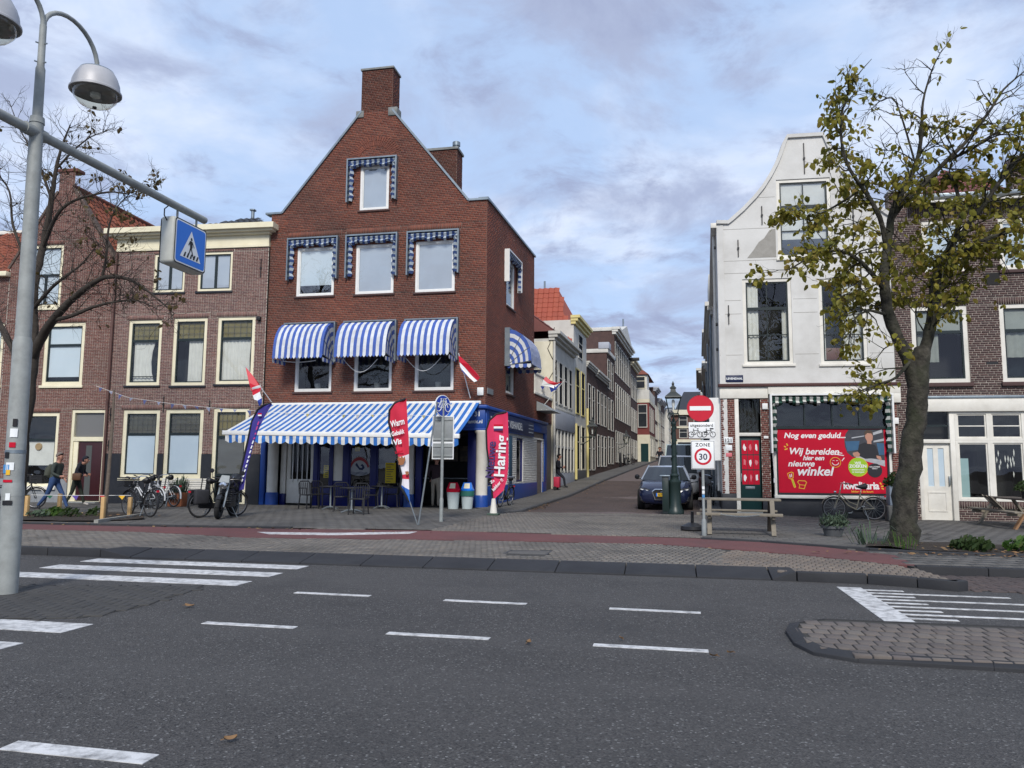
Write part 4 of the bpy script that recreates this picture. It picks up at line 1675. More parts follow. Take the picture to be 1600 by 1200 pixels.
ZB = .10
bx('fascia', P('blue_paint'), UL, UR + .02, -.06, .25, 2.80, 3.48)
bx('fascia_moulding', P('blue_paint'), UL, UR + .10, -.14, .25, 3.481, 3.60, bevel=.02)
bx('fascia_moulding', P('blue_paint'), UL, UR + .06, -.09, .25, 2.74, 2.799, bevel=.01)
bx('pilaster', P('blue_paint'), -14.46, -14.28, -.08, .1, ZB, 2.74)
column(-14.06, .10, .19, ZB, 2.74, shop)
bx('post', P('white_paint'), -13.86, -13.66, .30, .42, .5, 2.74)
bx('plinth', P('deep_blue'), -13.86, -13.66, .27, .42, ZB, .5)
dr_ = put('shop_door', None, shop)
bx('door_leaf', P('white_paint'), -13.64, -12.49, .36, .42, ZB + .06, 1.02, dr_)
for x0, x1 in ((-13.64, -13.50), (-12.72, -12.49)):
	bx('door_stile', P('white_paint'), x0, x1, .36, .42, 1.02, 2.74, dr_)
b = MB()
b.quad((-13.5, .40, 1.02), (-12.72, .40, 1.02), (-12.72, .40, 2.74), (-13.5, .40, 2.74))
b.build('pane', P('pane_dark'), dr_)
for k in range(4):
	tube_part('door_bar', P('white_metal'), dr_, [(-13.40 + .19 * k, .33, .92), (-13.40 + .19 * k, .33, 2.72)], .018, 6)
bx('door_handle', P('steel'), -12.60, -12.56, .31, .36, 1.10, 1.38, dr_)
for x0, x1 in ((-12.48, -12.30), (-11.36, -11.12), (-10.30, -10.10), (-8.66, -8.45)):
	bx('post', P('deep_blue'), x0, x1, .06, .25, ZB, 2.74)
bx('post', P('deep_blue'), -11.84, -11.72, .06, .25, ZB, 2.74)
bx('wall_panel', P('white_paint'), -11.719, -11.361, .10, .2, .98, 2.74)
bx('wall_panel', P('deep_blue'), -11.719, -11.361, .10, .22, ZB, .979)


def shop_window(x0, x1, z0, z1, y, gl=None, parent=shop, M=None, stall=None):
	w = put('shop_window', None, parent)
	b = MB(M)
	ring(b, x0, z0, x1, z1, .05, y, y + .08)
	b.build('frame', P('deep_blue'), w)
	b = MB(M)
	b.quad((x0 + .04, y + .04, z0 + .04), (x1 - .04, y + .04, z0 + .04), (x1 - .04, y + .04, z1 - .04), (x0 + .04, y + .04, z1 - .04))
	b.build('pane', gl or P('pane'), w)
	return w


wA = shop_window(-12.30, -11.84, .75, 2.74, .10)
wB = shop_window(-11.12, -10.30, .75, 2.74, .10)
wC = shop_window(-10.10, -9.12, .75, 2.74, .10)
for x0, x1 in ((-12.30, -11.84), (-11.12, -10.30), (-10.10, -9.12)):
	bx('stall_riser', P('deep_blue'), x0 + .002, x1 - .002, .10, .22, ZB, .749)
column(-8.90, .16, .17, ZB, 2.74, shop)
column(-6.32, .12, .20, ZB, 2.74, shop)
bx('post', P('deep_blue'), -6.86, -6.54, .28, .4, ZB, 2.74)
poster_y = mat('poster_yellow', (.62, .47, .02), .7, (.55, .42, .02), 4)
poster_ink = mat('poster_ink', (.05, .06, .06), .7)


def paper(par, x0, x1, z0, z1, y, m, rows=0):
	b = MB()
	b.box(x0, x1, y, y + .003, z0, z1)
	p = b.build('paper_notice', m, par)
	if rows:
		b = MB()
		rg = random.Random(int(x0 * 77))
		for k in range(rows):
			z = z1 - (k + .8) * (z1 - z0) / (rows + .6)
			b.box(x0 + .04, x0 + .04 + (x1 - x0 - .08) * rg.uniform(.5, 1), y - .002, y - .0005, z - .012, z + .012)
		b.build('printed_lines', poster_ink, p)
	return p


paper(wA, -12.11, -11.88, 1.08, 1.52, .155, poster_y, 6)
paper(wC, -9.78, -9.40, .92, 1.62, .125, poster_y, 8)
paper(wB, -10.72, -10.40, 2.28, 2.72, .155, poster_y, 4)
paper(wB, -10.95, -10.76, 2.02, 2.18, .155, poster_y, 2)
# round emblem on the window: a fish swimming over waves before a red sun band
em = put('window_emblem', None, wB)
ec = (-10.75, 1.30)
sw_ = mat('sticker_white', (.34, .36, .38), .6)
sr_ = mat('sticker_red', (.28, .03, .04), .6)
sb_ = mat('sticker_navy', (.01, .02, .07), .6)
b = MB()
b.prism([(ec[0] + .40 * math.cos(math.radians(a)), ec[1] + .54 * math.sin(math.radians(a)) * (1 if a <= 180 else .25)) for a in range(0, 360, 12)], .126, .128)
b.build('emblem_field', sw_, em)
b = MB()
o = [(ec[0] + .39 * math.cos(math.radians(a)), ec[1] + .52 * math.sin(math.radians(a))) for a in range(20, 161, 10)]
i_ = [(ec[0] + .33 * math.cos(math.radians(a)), ec[1] + .40 * math.sin(math.radians(a))) for a in range(160, 19, -10)]
b.grid([[(p[0], .124, p[1]) for p in o], [(p[0], .124, p[1]) for p in i_[::-1]]])
b.build('emblem_band', sr_, em)
b = MB()
f = [(-.16, .22), (-.06, .12), (0, .05), (.12, .04), (.2, .12), (.17, .2), (.1, .26), (.04, .2), (.1, .17), (.1, .12), (.02, .12), (-.04, .2), (-.1, .3)]
b.prism([(ec[0] + x, ec[1] + z + .02) for x, z in f], .123, .125)
for k in range(3):
	b.tube([(ec[0] - .36 + .06 * j + .02 * k, .124, ec[1] - .02 - .035 * k + .018 * math.sin(j * 1.2 + k)) for j in range(12)], .009, 4)
b.build('emblem_fish', sb_, em)
# inside of the shop: floor, counter, back shelves
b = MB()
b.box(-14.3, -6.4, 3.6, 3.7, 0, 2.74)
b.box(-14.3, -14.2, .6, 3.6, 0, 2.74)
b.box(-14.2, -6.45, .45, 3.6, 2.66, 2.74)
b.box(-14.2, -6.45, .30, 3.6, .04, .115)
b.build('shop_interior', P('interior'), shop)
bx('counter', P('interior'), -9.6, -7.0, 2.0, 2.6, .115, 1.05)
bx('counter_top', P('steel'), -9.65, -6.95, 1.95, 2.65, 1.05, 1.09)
cnt = mat('menu_board', (.06, .05, .045), .6, (.16, .13, .09), 5, amt=.3)
for k in range(4):
	bx('menu_board', cnt, -9.4 + .68 * k, -8.8 + .68 * k, 3.5, 3.58, 1.7, 2.3)
ink_w = P('sign_white')
lettering('33 31', shop, (-6.33, -.064, 3.22), .22, ink_w, align='RIGHT', bold=.006)
lettering('lantic.nl', shop, (-6.26, -.064, 2.98), .17, ink_w, align='RIGHT', bold=.003)

# side of the shop
bx('fascia', P('blue_paint'), .05, 7.45, -.06, .2, 2.80, 3.46, M=Ms)
bx('fascia_moulding', P('blue_paint'), -.12, 10.3, -.12, .2, 3.461, 3.58, M=Ms, bevel=.02)
bx('fascia', P('blue_paint'), 7.46, 10.3, -.05, .2, 3.05, 3.46, M=Ms)
navy = mat('sign_navy', (.006, .02, .09), .45)
bx('sign_board', navy, .35, 7.35, -.075, -.0605, 2.84, 3.40, M=Ms)
lt = lettering('DE ATLANTIC VISHANDEL', shop, (UR + .08, .5, 2.98), .40, ink_w, rot=(math.pi / 2, 0, SA), bold=.006, sx=1.02)
lt.location = Ms @ Vector((.45, -.079, 2.98))
b = MB(Ms)
for z in (2.95, 3.1, 3.25):
	b.box(6.35, 7.25, -.079, -.0755, z, z + .03)
b.build('sign_lines', ink_w, shop)
sop = [(.45, .86, 3.0, 2.72), (4.55, .92, 5.66, 2.66), (8.3, .35, 9.42, 2.72)]
brick_wall(shop, .84, 2.80, lambda z: [(.16, 9.80)], sop, P('brick_white'), P('brick_white'), course=.072, bl=.22, loc=SO, rotz=SA, seed=21, proud=.006)
bx('plinth', P('blue_paint'), .10, 8.28, -.03, .2, .0, .838, M=Ms)
bx('plinth', P('blue_paint'), 9.44, 10.3, -.03, .2, .0, .838, M=Ms)
bx('pilaster', P('blue_paint'), 9.81, 10.3, -.05, .2, .839, 3.04, M=Ms)
shop_window(.48, 2.98, .88, 2.7, .03, M=Ms)
shop_window(4.58, 5.64, .94, 2.64, .03, M=Ms)
for s0 in (3.30,):
	bx('shutter_post', mat('petrol_paint', (.03, .09, .15), .5), s0, s0 + .5, -.02, .02, .86, 2.7, M=Ms)
sd_ = put('side_door', None, shop)
bx('door_leaf', P('deep_blue'), 8.38, 9.34, .06, .12, .36, 2.68, sd_, M=Ms)
bx('door_frame', P('blue_paint'), 8.31, 8.379, .02, .14, .36, 2.70, sd_, M=Ms)
bx('door_frame', P('blue_paint'), 9.341, 9.41, .02, .14, .36, 2.70, sd_, M=Ms)
# low rear wing with a balcony on its roof
brick_wall(shop, 3.58, 4.72, lambda z: [(SLEN + .05, 11.7)], [], P('brick_red'), P('mortar_dark'), course=.0655, bl=.225, loc=SO, rotz=SA, seed=22)
bx('rear_wing', P('mortar_dark'), SLEN + .02, 11.7, .03, 4.0, 0, 4.70, M=Ms)
rl = put('balcony_railing', None, shop)
bx('rail', P('white_paint'), SLEN + .1, 11.7, -.04, .04, 4.73, 4.84, rl, M=Ms)
bx('rail', P('white_paint'), SLEN + .1, 11.7, -.03, .03, 5.62, 5.70, rl, M=Ms)
for k in range(23):
	bx('baluster', P('white_paint'), SLEN + .15 + .172 * k, SLEN + .20 + .172 * k, -.015, .02, 4.84, 5.62, rl, M=Ms, bevel=0)
b = MB(Ms)
b.add([(8.1, -.03, 4.0), (10.2, -.03, 4.0), (10.2, -.75, 4.0), (8.1, -.75, 4.0), (8.1, -.03, 4.42), (10.2, -.03, 4.42)], [(0, 1, 2, 3), (3, 2, 5, 4), (0, 3, 4), (1, 5, 2), (0, 4, 5, 1)])
b.build('canopy', P('sign_grey'), shop)
# ------------------------------------------------------------------ purple brick house left of the shop
A_ANG = math.radians(3.5)
A_U0 = Vector((-14.45 - 6.12 * math.cos(A_ANG), 25.34 - 6.12 * math.sin(A_ANG), 0))
hA = thing('brick_house', 'purple brick house with cream cornice and black plinth, left of the tall red gable', 'house', A_U0, A_ANG)
Aw1 = [(.64, 4.43, 1.99, 6.90), (2.46, 4.41, 3.80, 6.94), (4.22, 4.45, 5.68, 6.95)]
Aw2 = [(1.53, 7.94, 2.79, 9.42), (3.32, 7.94, 4.68, 9.44)]
Aw0 = [(.63, 1.0, 2.10, 3.52), (2.33, 1.02, 3.83, 3.53), (4.22, .12, 5.58, 3.56)]
sol = [(o[0] - .08, o[3], o[2] + .08, o[3] + .18) for o in Aw1 + Aw0] + [(o[0] - .05, o[3], o[2] + .05, min(9.55, o[3] + .1)) for o in Aw2]
brick_wall(hA, 1.90, 9.55, lambda z: [(.0, 6.10)], Aw1 + Aw2 + [(o[0], 1.85, o[2], o[3]) for o in Aw0], P('brick_purple'), P('mortar_light'), course=.056, bl=.19, joint=.012, soldiers=sol, seed=31, headers=.45)
for u0, u1, z0 in ((.0, .63, -.1), (2.10, 2.33, -.1), (3.83, 4.22, -.1), (5.58, 6.10, -.1), (.63, 2.10, -.1), (2.33, 3.83, -.1)):
	z1 = 1.895 if u0 not in (.63, 2.33) else .90
	bx('plinth', P('black_paint'), u0 + .001, u1 - .001, -.03, .15, z0, z1, hA, 0)
bx('plinth', P('black_paint'), 4.22, 5.58, -.03, .15, -.1, .12, hA, 0)
yel = mat('stained_yellow', (.21, .165, .045), .6, (.14, .11, .03), 2.2)
yel_d = mat('stained_dark', (.055, .05, .03), .6, (.10, .085, .04), 3)
lead_m = mat('lead', (.10, .10, .09), .5)
T = [(0, .70, 1, 1), (0, 0, 1, .70)]
for i, o in enumerate(Aw1):
	cur = [[(.06, .82, 0, .7, P('curtain_white'), 5, .35)], [(.42, 1, 0, .7, P('curtain_white'), 5)], [(.02, .96, 0, .7, P('curtain_white'), 8, .12)]][i]
	window(hA, *o, y=.03, fw=.12, frame=P('cream_paint'), cells=T, lead=[(0, 5, 3, yel if i else yel, lead_m)], gl=P('pane'), curtains=cur, sill=(.05, .08, P('black_paint')), bars=[(1, 'h', .14)] if i == 0 else ())
for o in Aw2:
	window(hA, *o, y=.03, fw=.09, frame=P('cream_paint'), cells=[(0, 0, .5, 1), (.5, 0, 1, 1)], gl=P('pane_bright'), sill=(.05, .08, P('black_paint')), blinds=[(0, 1, .0, 1, P('blind_grey'))])
for i, o in enumerate(Aw0):
	if i < 2:
		w = window(hA, *o, y=.03, fw=.14, frame=P('cream_paint'), cells=[(0, .66, 1, 1), (0, 0, 1, .66)], lead=[(0, 6, 4, yel_d, lead_m)], gl=P('pane'), gls={1: P('frosted')}, sill=(.05, .09, P('cream_paint')))
	else:
		w = window(hA, *o, y=.03, fw=.13, frame=P('cream_paint'), cells=[(0, .72, 1, 1), (0, .30, 1, .72), (0, 0, 1, .30)], lead=[(0, 6, 3, yel, lead_m)], gl=P('pane'), wb=.05,
				   blinds=[(0, 1, .30, .72, mat('dull_net', (.12, .115, .10), .9, (.09, .088, .08), 1.5))], name='glazed_door')
b = MB()
for z0, z1, d, e in ((9.56, 9.66, .06, 0), (9.661, 10.02, .04, -.02), (10.021, 10.10, .16, .05), (10.101, 10.18, .30, .20), (10.181, 10.38, .42, .30)):
	b.box(-.05 - e, 6.12 + e, -d, .2, z0, z1)
b.build('cornice', P('cream_paint'), hA)
for u, z, h in ((5.82, 8.75, .7), (2.23, 3.72, .6), (4.06, 3.6, .5), (.12, 3.35, .5), (.12, 2.2, .4)):
	anchor(hA, u, z, h)
bx('alarm_lamp', P('black_plastic'), 5.78, 5.92, -.14, -.008, 6.78, 6.92, hA)
tube_part('drain_pipe', mat('pipe_brown', (.11, .055, .045), .6), hA, [(.0, -.08, .0), (.0, -.08, 9.5)], .05)
b = MB()
b.add([(.6, .3, 10.2), (6.0, .3, 10.2), (6.0, 6.3, 10.2), (.6, 6.3, 10.2), (3.7, 2.4, 11.45), (4.3, 2.4, 11.45)], [(0, 1, 5, 4), (1, 2, 5), (2, 3, 4, 5), (3, 0, 4)])
b.build('roof_core', P('tile_black'), hA)
roof_tiles(hA, (.6, .28, 10.22), (6.0, .28, 10.22), (6.0, 2.42, 11.5), (.6, 2.42, 11.5), 22, 7, P('tile_black'), 'roof_tile', 160, wave=.03, clip=lambda u, v: v * .57 < u < 1 - v * .31)
tube_part('flue_pipe', P('zinc'), hA, [(4.1, 2.5, 11.3), (4.1, 2.5, 11.85)], .07)
bx('flue_cap', P('zinc'), 4.0, 4.2, 2.4, 2.6, 11.85, 11.92, hA)
bx('rear_wall', P('mortar_dark'), .02, 6.05, 6.4, 6.5, 0, 10.2, hA, 0)
bx('party_wall', P('mortar_dark'), .005, .1, .2, 6.4, 0, 10.2, hA, 0)
bx('party_wall', P('mortar_dark'), 6.0, 6.08, .2, 6.4, 0, 10.2, hA, 0)

# ------------------------------------------------------------------ old gabled house left of it
B_U0 = A_U0 - Vector((math.cos(A_ANG), math.sin(A_ANG), 0)) * 5.0
hB = thing('gabled_house', 'old red brick gabled house with orange tiled roof behind the bare tree', 'house', B_U0, A_ANG)
Bo = [(1.24, 7.47, 2.70, 9.95), (2.15, 4.46, 3.84, 6.87), (1.32, .67, 3.01, 3.43), (3.52, .12, 4.95, 3.54)]


def b_span(z):
	l, r = .45, 5.0
	if z > 9.1:
		h = (z - 9.1) / 1.58
		l, r = .45 + h, 5.0 - h
	if z > 12.05:
		l, r = 2.3, 2.98
	return [(l, r)]


brick_wall(hB, .95, 12.85, b_span, [(o[0], .90, o[2], o[3]) if o[1] < 1 else o for o in Bo], P('brick_old'), P('mortar_light'), course=.056, bl=.19, joint=.012, seed=41, headers=.45,
		   soldiers=[(o[0] - .05, o[3], o[2] + .05, o[3] + .17) for o in Bo[:3]])
lg = mat('plinth_grey', '8f9396', .8, '7f8386', 4, stain=.3, stcol=(.12, .12, .12))
for u0, u1, z1 in ((.45, 1.32, .945), (1.32, 3.01, .58), (3.01, 3.52, .945)):
	bx('plinth', lg, u0 + .001, u1 - .001, -.02, .15, -.1, z1, hB, 0)
window(hB, *Bo[0], y=.03, fw=.12, frame=P('cream_paint'), cells=[(0, .52, 1, 1), (0, 0, .5, .52), (.5, 0, 1, .52)], gl=P('pane_bright'), blinds=[(0, 1, 0, 1, P('blind_pale'))], sill=(.05, .1, P('cream_paint')))
window(hB, *Bo[1], y=.03, fw=.14, frame=P('cream_paint'), cells=[(0, .66, 1, 1), (0, 0, 1, .66)], gl=P('pane'), blinds=[(0, 1, .09, 1, P('blind_pale'))], sill=(.06, .1, P('cream_paint')))
w = window(hB, *Bo[2], y=.03, fw=.13, frame=P('cream_paint'), cells=[(0, .64, 1, 1), (0, 0, 1, .64)], gl=P('pane'), blinds=[(0.03, 1, .26, .64, P('curtain_white'))], sill=(.10, .12, P('white_paint')))
b = MB()                                             # wreath-like ring hung in the window
b.lathe([(.07, -.02), (.11, -.035), (.14, -.02), (.14, .02), (.07, .02), (.07, -.02)], (.84, .10, 1.48), 16, 'y')
b.build('straw_ring', mat('straw', (.30, .22, .12), .9), w, smooth=True)
u0, z0, u1, z1 = Bo[3]
dB = put('front_door', None, hB)
b = MB()
ring(b, u0, z0, u1, z1, .11, .03, .16, .12, .02)
b.box(u0 + .11, u1 - .11, .031, .16, 2.36, 2.52)
b.build('frame', P('cream_paint'), dB)
bx('door_leaf', mat('door_maroon', (.035, .008, .010), .35, (.045, .01, .012), 5), u0 + .30, u1 - .12, .09, .14, z0 + .05, 2.35, dB)
bx('frame_post', P('cream_paint'), u0 + .112, u0 + .298, .06, .15, z0 + .02, 2.359, dB)
b = MB()
b.box(u0 + .62, u0 + .86, .084, .089, z0 + .25, 2.2)
b.build('door_light', mat('frost_dark', (.08, .085, .08), .3), dB)
b = MB()
b.quad((u0 + .12, .12, 2.53), (u1 - .12, .12, 2.53), (u1 - .12, .12, z1 - .13), (u0 + .12, .12, z1 - .13))
b.build('fanlight', mat('dull_pane', (.16, .16, .155), .25), dB)
bx('doorstep', P('grey_stone'), u0, u1, -.35, .03, 0, .13, hB)
# roof running back from the gable
b = MB()
b.prism([(.5, 9.0), (2.64, 12.15), (4.95, 9.0)], .25, 9.5)
b.build('roof_core', P('tile_orange'), hB)
roof_tiles(hB, (5.1, .22, 8.95), (5.1, 8.6, 8.95), (2.62, 8.6, 12.35), (2.62, .22, 12.35), 28, 14, P('tile_orange'), 'roof_tile', 280, wave=.045)
b = MB()
b.tube([(2.62, .2, 12.40), (2.62, 8.7, 12.40)], .11, 8)
b.build('ridge', P('tile_orange'), hB, smooth=True)
b = MB()
for (p, q) in (((5.06, 9.02), (2.98, 12.12)), ((.40, 9.02), (2.30, 12.05))):
	b.bar((p[0], .1, p[1] + .03), (q[0], .1, q[1] + .03), .30, .09)
b.build('gable_coping', mat('coping_dark', (.09, .06, .05), .9, (.13, .10, .08), 8), hB)
bx('gable_top', P('brick_old'), 2.2, 3.08, -.05, .4, 12.85, 12.97, hB)
bx('rear_wall', P('mortar_dark'), .5, 4.95, 9.3, 9.4, 0, 9.0, hB, 0)
bx('gutter', P('cream_paint'), 4.98, 5.12, .1, 8.6, 8.80, 8.93, hB)

# ------------------------------------------------------------------ house at the far left edge
C_U0 = B_U0 - Vector((math.cos(A_ANG), math.sin(A_ANG), 0)) * 6.0
hC = thing('tiled_house', 'red brick house with orange tiled front roof at the left edge, behind the lamp post', 'house', C_U0, A_ANG)
Co = [(5.3, 4.48, 6.40, 6.9), (3.6, 4.48, 4.9, 6.9), (4.9, .7, 6.35, 3.4)]
brick_wall(hC, .6, 8.85, lambda z: [(0, 6.44)], Co, P('brick_old'), P('mortar_light'), course=.056, bl=.19, seed=51, headers=.4)
bx('plinth', lg, 0, 6.44, -.02, .15, -.1, .595, hC, 0)
for o in Co:
	window(hC, *o, y=.03, fw=.13, frame=P('cream_paint'), cells=[(0, .64, 1, 1), (0, 0, 1, .64)], gl=P('pane'), blinds=[(0, 1, .3, 1, P('blind_pale'))], sill=(.06, .1, P('cream_paint')))
rb = mat('window_banner', (.50, .03, .06), .7)
bx('window_banner', rb, 5.6, 6.3, .02, .028, 2.6, 3.2, hC, 0)
bx('gutter', P('cream_paint'), -.1, 6.5, -.25, .1, 8.72, 8.90, hC)
b = MB()
b.add([(0, .1, 8.9), (6.4, .1, 8.9), (6.4, 3.6, 11.6), (0, 3.6, 11.6), (0, 7, 8.9), (6.4, 7, 8.9)], [(0, 1, 2, 3), (3, 2, 5, 4), (0, 3, 4), (1, 5, 2)])
b.build('roof_core', P('tile_orange'), hC)
roof_tiles(hC, (3.0, .0, 8.93), (6.4, .0, 8.93), (6.4, 3.5, 11.65), (3.0, 3.5, 11.65), 14, 14, P('tile_orange'), 'roof_tile', 200, wave=.045)
bx('ridge', P('white_paint'), 0, 6.4, 3.45, 3.7, 11.62, 11.78, hC)
bx('rear_wall', P('mortar_dark'), 0, 6.4, 6.9, 7.0, 0, 8.9, hC, 0)
# ------------------------------------------------------------------ white gabled house on the right corner
W_O = Vector((1.52, 24.6, 0))
W_A = math.radians(2.5)
hW = thing('white_gabled_house', 'white plastered bell gable house with red shop poster on the right street corner', 'house', W_O, W_A)
WL = 5.13
prof = [(0, 9.27), (.37, 9.25), (.51, 9.36), (.85, 9.66), (1.21, 10.03), (1.48, 10.36), (1.72, 10.74), (1.90, 11.08), (2.03, 11.38), (2.16, 11.75), (2.25, 11.97)]
prof = prof + [(3.31, 11.97)] + [(5.56 - u, z) for u, z in prof[::-1][1:] if 5.56 - u < WL] + [(WL, 9.30)]
wop = [(.75, 4.72, 2.21, 7.42), (3.02, 4.70, 4.38, 7.36), (1.86, 8.06, 3.48, 10.60)]
plain_wall(hW, [(0, 4.11)] + prof + [(WL, 4.11)], wop, P('stucco'))
b = MB()
rows = []
for i, (u, z) in enumerate(prof):
	p, q = prof[max(i - 1, 0)], prof[min(i + 1, len(prof) - 1)]
	n_ = Vector((p[1] - q[1], q[0] - p[0])).normalized() * .085
	rows.append([(u - n_.x * .3, -.07, z - n_.y * .3), (u + n_.x, -.08, z + n_.y), (u + n_.x, .28, z + n_.y), (u - n_.x * .3, .27, z - n_.y * .3), (u - n_.x * .3, -.07, z - n_.y * .3)])
b.grid(rows, flip=True)
b.add(rows[0][:4], [(0, 1, 2, 3)])
b.build('gable_coping', P('stucco'), hW)
b = MB()                                            # shallow joints scored in the plaster
for z in (9.05, 8.02, 7.62, 6.75, 6.32, 5.02, 10.05):
	l = 0.02 if z < 9.3 else 1.3
	r = WL - .02 if z < 9.3 else 4.2
	for a, c in [(l, r)]:
		iv = [(a, c)]
		for o in wop:
			if o[1] - .05 < z < o[3] + .05:
				iv = cut(iv, o[0] - .05, o[2] + .05)
		for p, q in iv:
			b.box(p, q, -.0035, .002, z - .006, z + .006)
b.build('plaster_joint', P('stucco_patch'), hW, stuff=True)
b = MB()                                            # bare grey repair next to the attic window
b.prism([(.92, 8.10), (1.80, 8.10), (1.80, 9.02), (1.62, 8.98), (1.45, 8.72), (1.28, 8.60), (1.12, 8.35)], -.006, .004)
b.build('plaster_patch', P('stucco_patch'), hW)
T2 = [(0, .665, 1, 1), (0, 0, 1, .665)]
Bs = [(0, 'v', .5), (1, 'v', .5), (1, 'h', .5)]
cw_ = P('curtain_white')
window(hW, *wop[0], y=.03, fw=.10, wb=.09, frame=P('white_paint'), cells=T2, bars=Bs, gl=P('pane'), curtains=[(0, .30, 0, 1, cw_, 3), (.86, 1, 0, .66, cw_, 2)], sill=(.05, .08, P('white_paint')))
w = window(hW, *wop[1], y=.03, fw=.10, wb=.09, frame=P('white_paint'), cells=T2, bars=Bs, gl=P('pane'), curtains=[(0, .08, 0, .66, cw_, 1), (.5, 1, 0, 1, cw_, 5)], sill=(.05, .08, P('white_paint')))
bx('cabinet', mat('wood_brown', (.14, .05, .025), .5, (.1, .035, .02), 6), .17, .62, .20, .34, .10, .52, w)
window(hW, *wop[2], y=.03, fw=.10, wb=.10, frame=P('white_paint'), cells=T2, bars=Bs, gl=P('pane_bright'), blinds=[(0, 1, .22, 1, P('curtain_white'))], sill=(.05, .08, P('white_paint')))
for u, z, h in ((.65, 8.42, .55), (1.40, 9.46, .6), (.31, 6.30, .6), (2.73, 11.25, 1.0), (4.12, 9.3, .6), (4.75, 8.42, .55)):
	anchor(hW, u, z, h)
pb = put('street_nameplate', None, hW)
bx('plate', mat('plate_navy', (.012, .02, .06), .4), .17, .70, -.02, -.001, 4.17, 4.39, pb)
lettering('LEVENDAAL', pb, (.435, -.022, 4.25), .088, ink_w, align='CENTER', bold=.003, spacing=1.02)
brown_w = mat('wood_purple', (.06, .022, .02), .6, (.08, .03, .025), 8)
bx('moulding', brown_w, -.06, WL + .02, -.13, .1, 4.02, 4.11, hW)
bx('shop_beam', P('white_paint'), -.02, 1.42, -.05, .2, 3.66, 4.018, hW)
bx('shop_beam', P('white_paint'), 1.421, WL + .10, -.09, .2, 3.78, 4.017, hW)
bx('beam_end', P('white_paint'), 5.0, WL + .10, -.088, .2, 3.50, 3.779, hW)
tr_red = mat('brick_shop', 'ffffff', .85, (.09, .03, .025), 12, amt=.9, bump=.002, bscale=55, tone=[(.19, .055, .04), (.24, .075, .05), (.15, .045, .035), (.28, .10, .07)])
for u0, u1, z0 in ((.0, .42, .74), (1.19, 1.44, .62), (4.93, WL, .62)):
	brick_wall(hW, z0, 3.66, lambda z, a=u0, c=u1: [(a, c)], [], tr_red, P('mortar_light'), course=.0625, bl=.21, seed=int(u0 * 10) + 61)
bx('plinth', P('black_paint'), .0, .42, -.025, .15, -.05, .738, hW)
bx('plinth', P('black_paint'), 1.19, WL, -.025, .15, -.05, .618, hW)
dW = put('front_door', None, hW)
bx('door_post', P('white_paint'), .421, .54, -.02, .14, .10, 3.655, dW)
bx('door_head', P('white_paint'), .541, 1.18, .0, .12, 2.50, 2.60, dW)
gp_ = P('green_paint')
bx('door_leaf', gp_, .55, 1.17, .10, .15, .20, 2.49, dW)
bx('doorstep', P('grey_stone'), .43, 1.18, -.06, .2, -.03, .19, hW)
pr_r = mat('print_red', (.50, .004, .026), .6, (.47, .004, .024), 3, spec=.2)
pr_w = mat('print_white', (.78, .76, .74), .5)
pr_y = mat('print_yellow', (.72, .42, .03), .5)
pr_g = mat('print_green', (.30, .50, .02), .5)
pr_k = mat('print_black', (.018, .018, .022), .5)
pr_p = mat('print_rose', (.62, .16, .18), .5)
for i in range(3):
	for j in range(3):
		x0, z0 = .615 + i * .175, 1.02 + j * .46
		pn = bx('door_picture', pr_r, x0, x0 + .16, .094, .099, z0, z0 + .43, dW, 0)
		rg = random.Random(i * 7 + j)
		b = MB()
		pts = [(x0 + .08 + .05 * math.cos(a) * rg.uniform(.5, 1.1), z0 + .21 + .13 * math.sin(a) * rg.uniform(.5, 1.1)) for a in [k * math.pi / 4 for k in range(8)]]
		b.prism(pts, .091, .0935)
		b.build('picture_print', pr_p if (i + j) % 2 else pr_w, pn)
bx('letter_slot', P('steel'), .70, .98, .088, .099, .88, .96, dW)
bx('door_handle', P('steel'), .57, .60, .05, .1, 1.1, 1.35, dW)
b = MB()
b.quad((.55, .12, 2.61), (1.18, .12, 2.61), (1.18, .12, 3.65), (.55, .12, 3.65))
b.build('fanlight', P('pane_dark'), dW)
b = MB()
for k in range(5):
	b.bar((.62 + .12 * k, .11, 2.61), (.62 + .12 * k, .11, 3.64), .018)
b.build('fanlight_bars', P('dark_sash'), dW)
bx('house_number_plate', P('sign_white'), .08, .34, -.03, -.009, 2.28, 2.46, hW)
lettering('121', hW, (.21, -.032, 2.31), .16, P('ink_black'), align='CENTER', bold=.003)
bx('sticker', P('sign_white'), .12, .32, -.02, -.009, 2.05, 2.22, hW)
bx('sticker', pr_p, .13, .31, -.02, -.009, 1.86, 1.98, hW)
bx('wall_box', P('white_metal'), 1.24, 1.40, -.07, -.009, 3.32, 3.50, hW)
bx('door_bell', P('white_metal'), 1.26, 1.40, -.04, -.009, 2.42, 2.50, hW)
bx('wall_box', P('white_metal'), 5.0, 5.14, -.09, -.009, 2.86, 3.04, hW)
bx('hall', P('interior'), .43, 1.18, .3, 1.2, .0, 3.66, hW, 0)
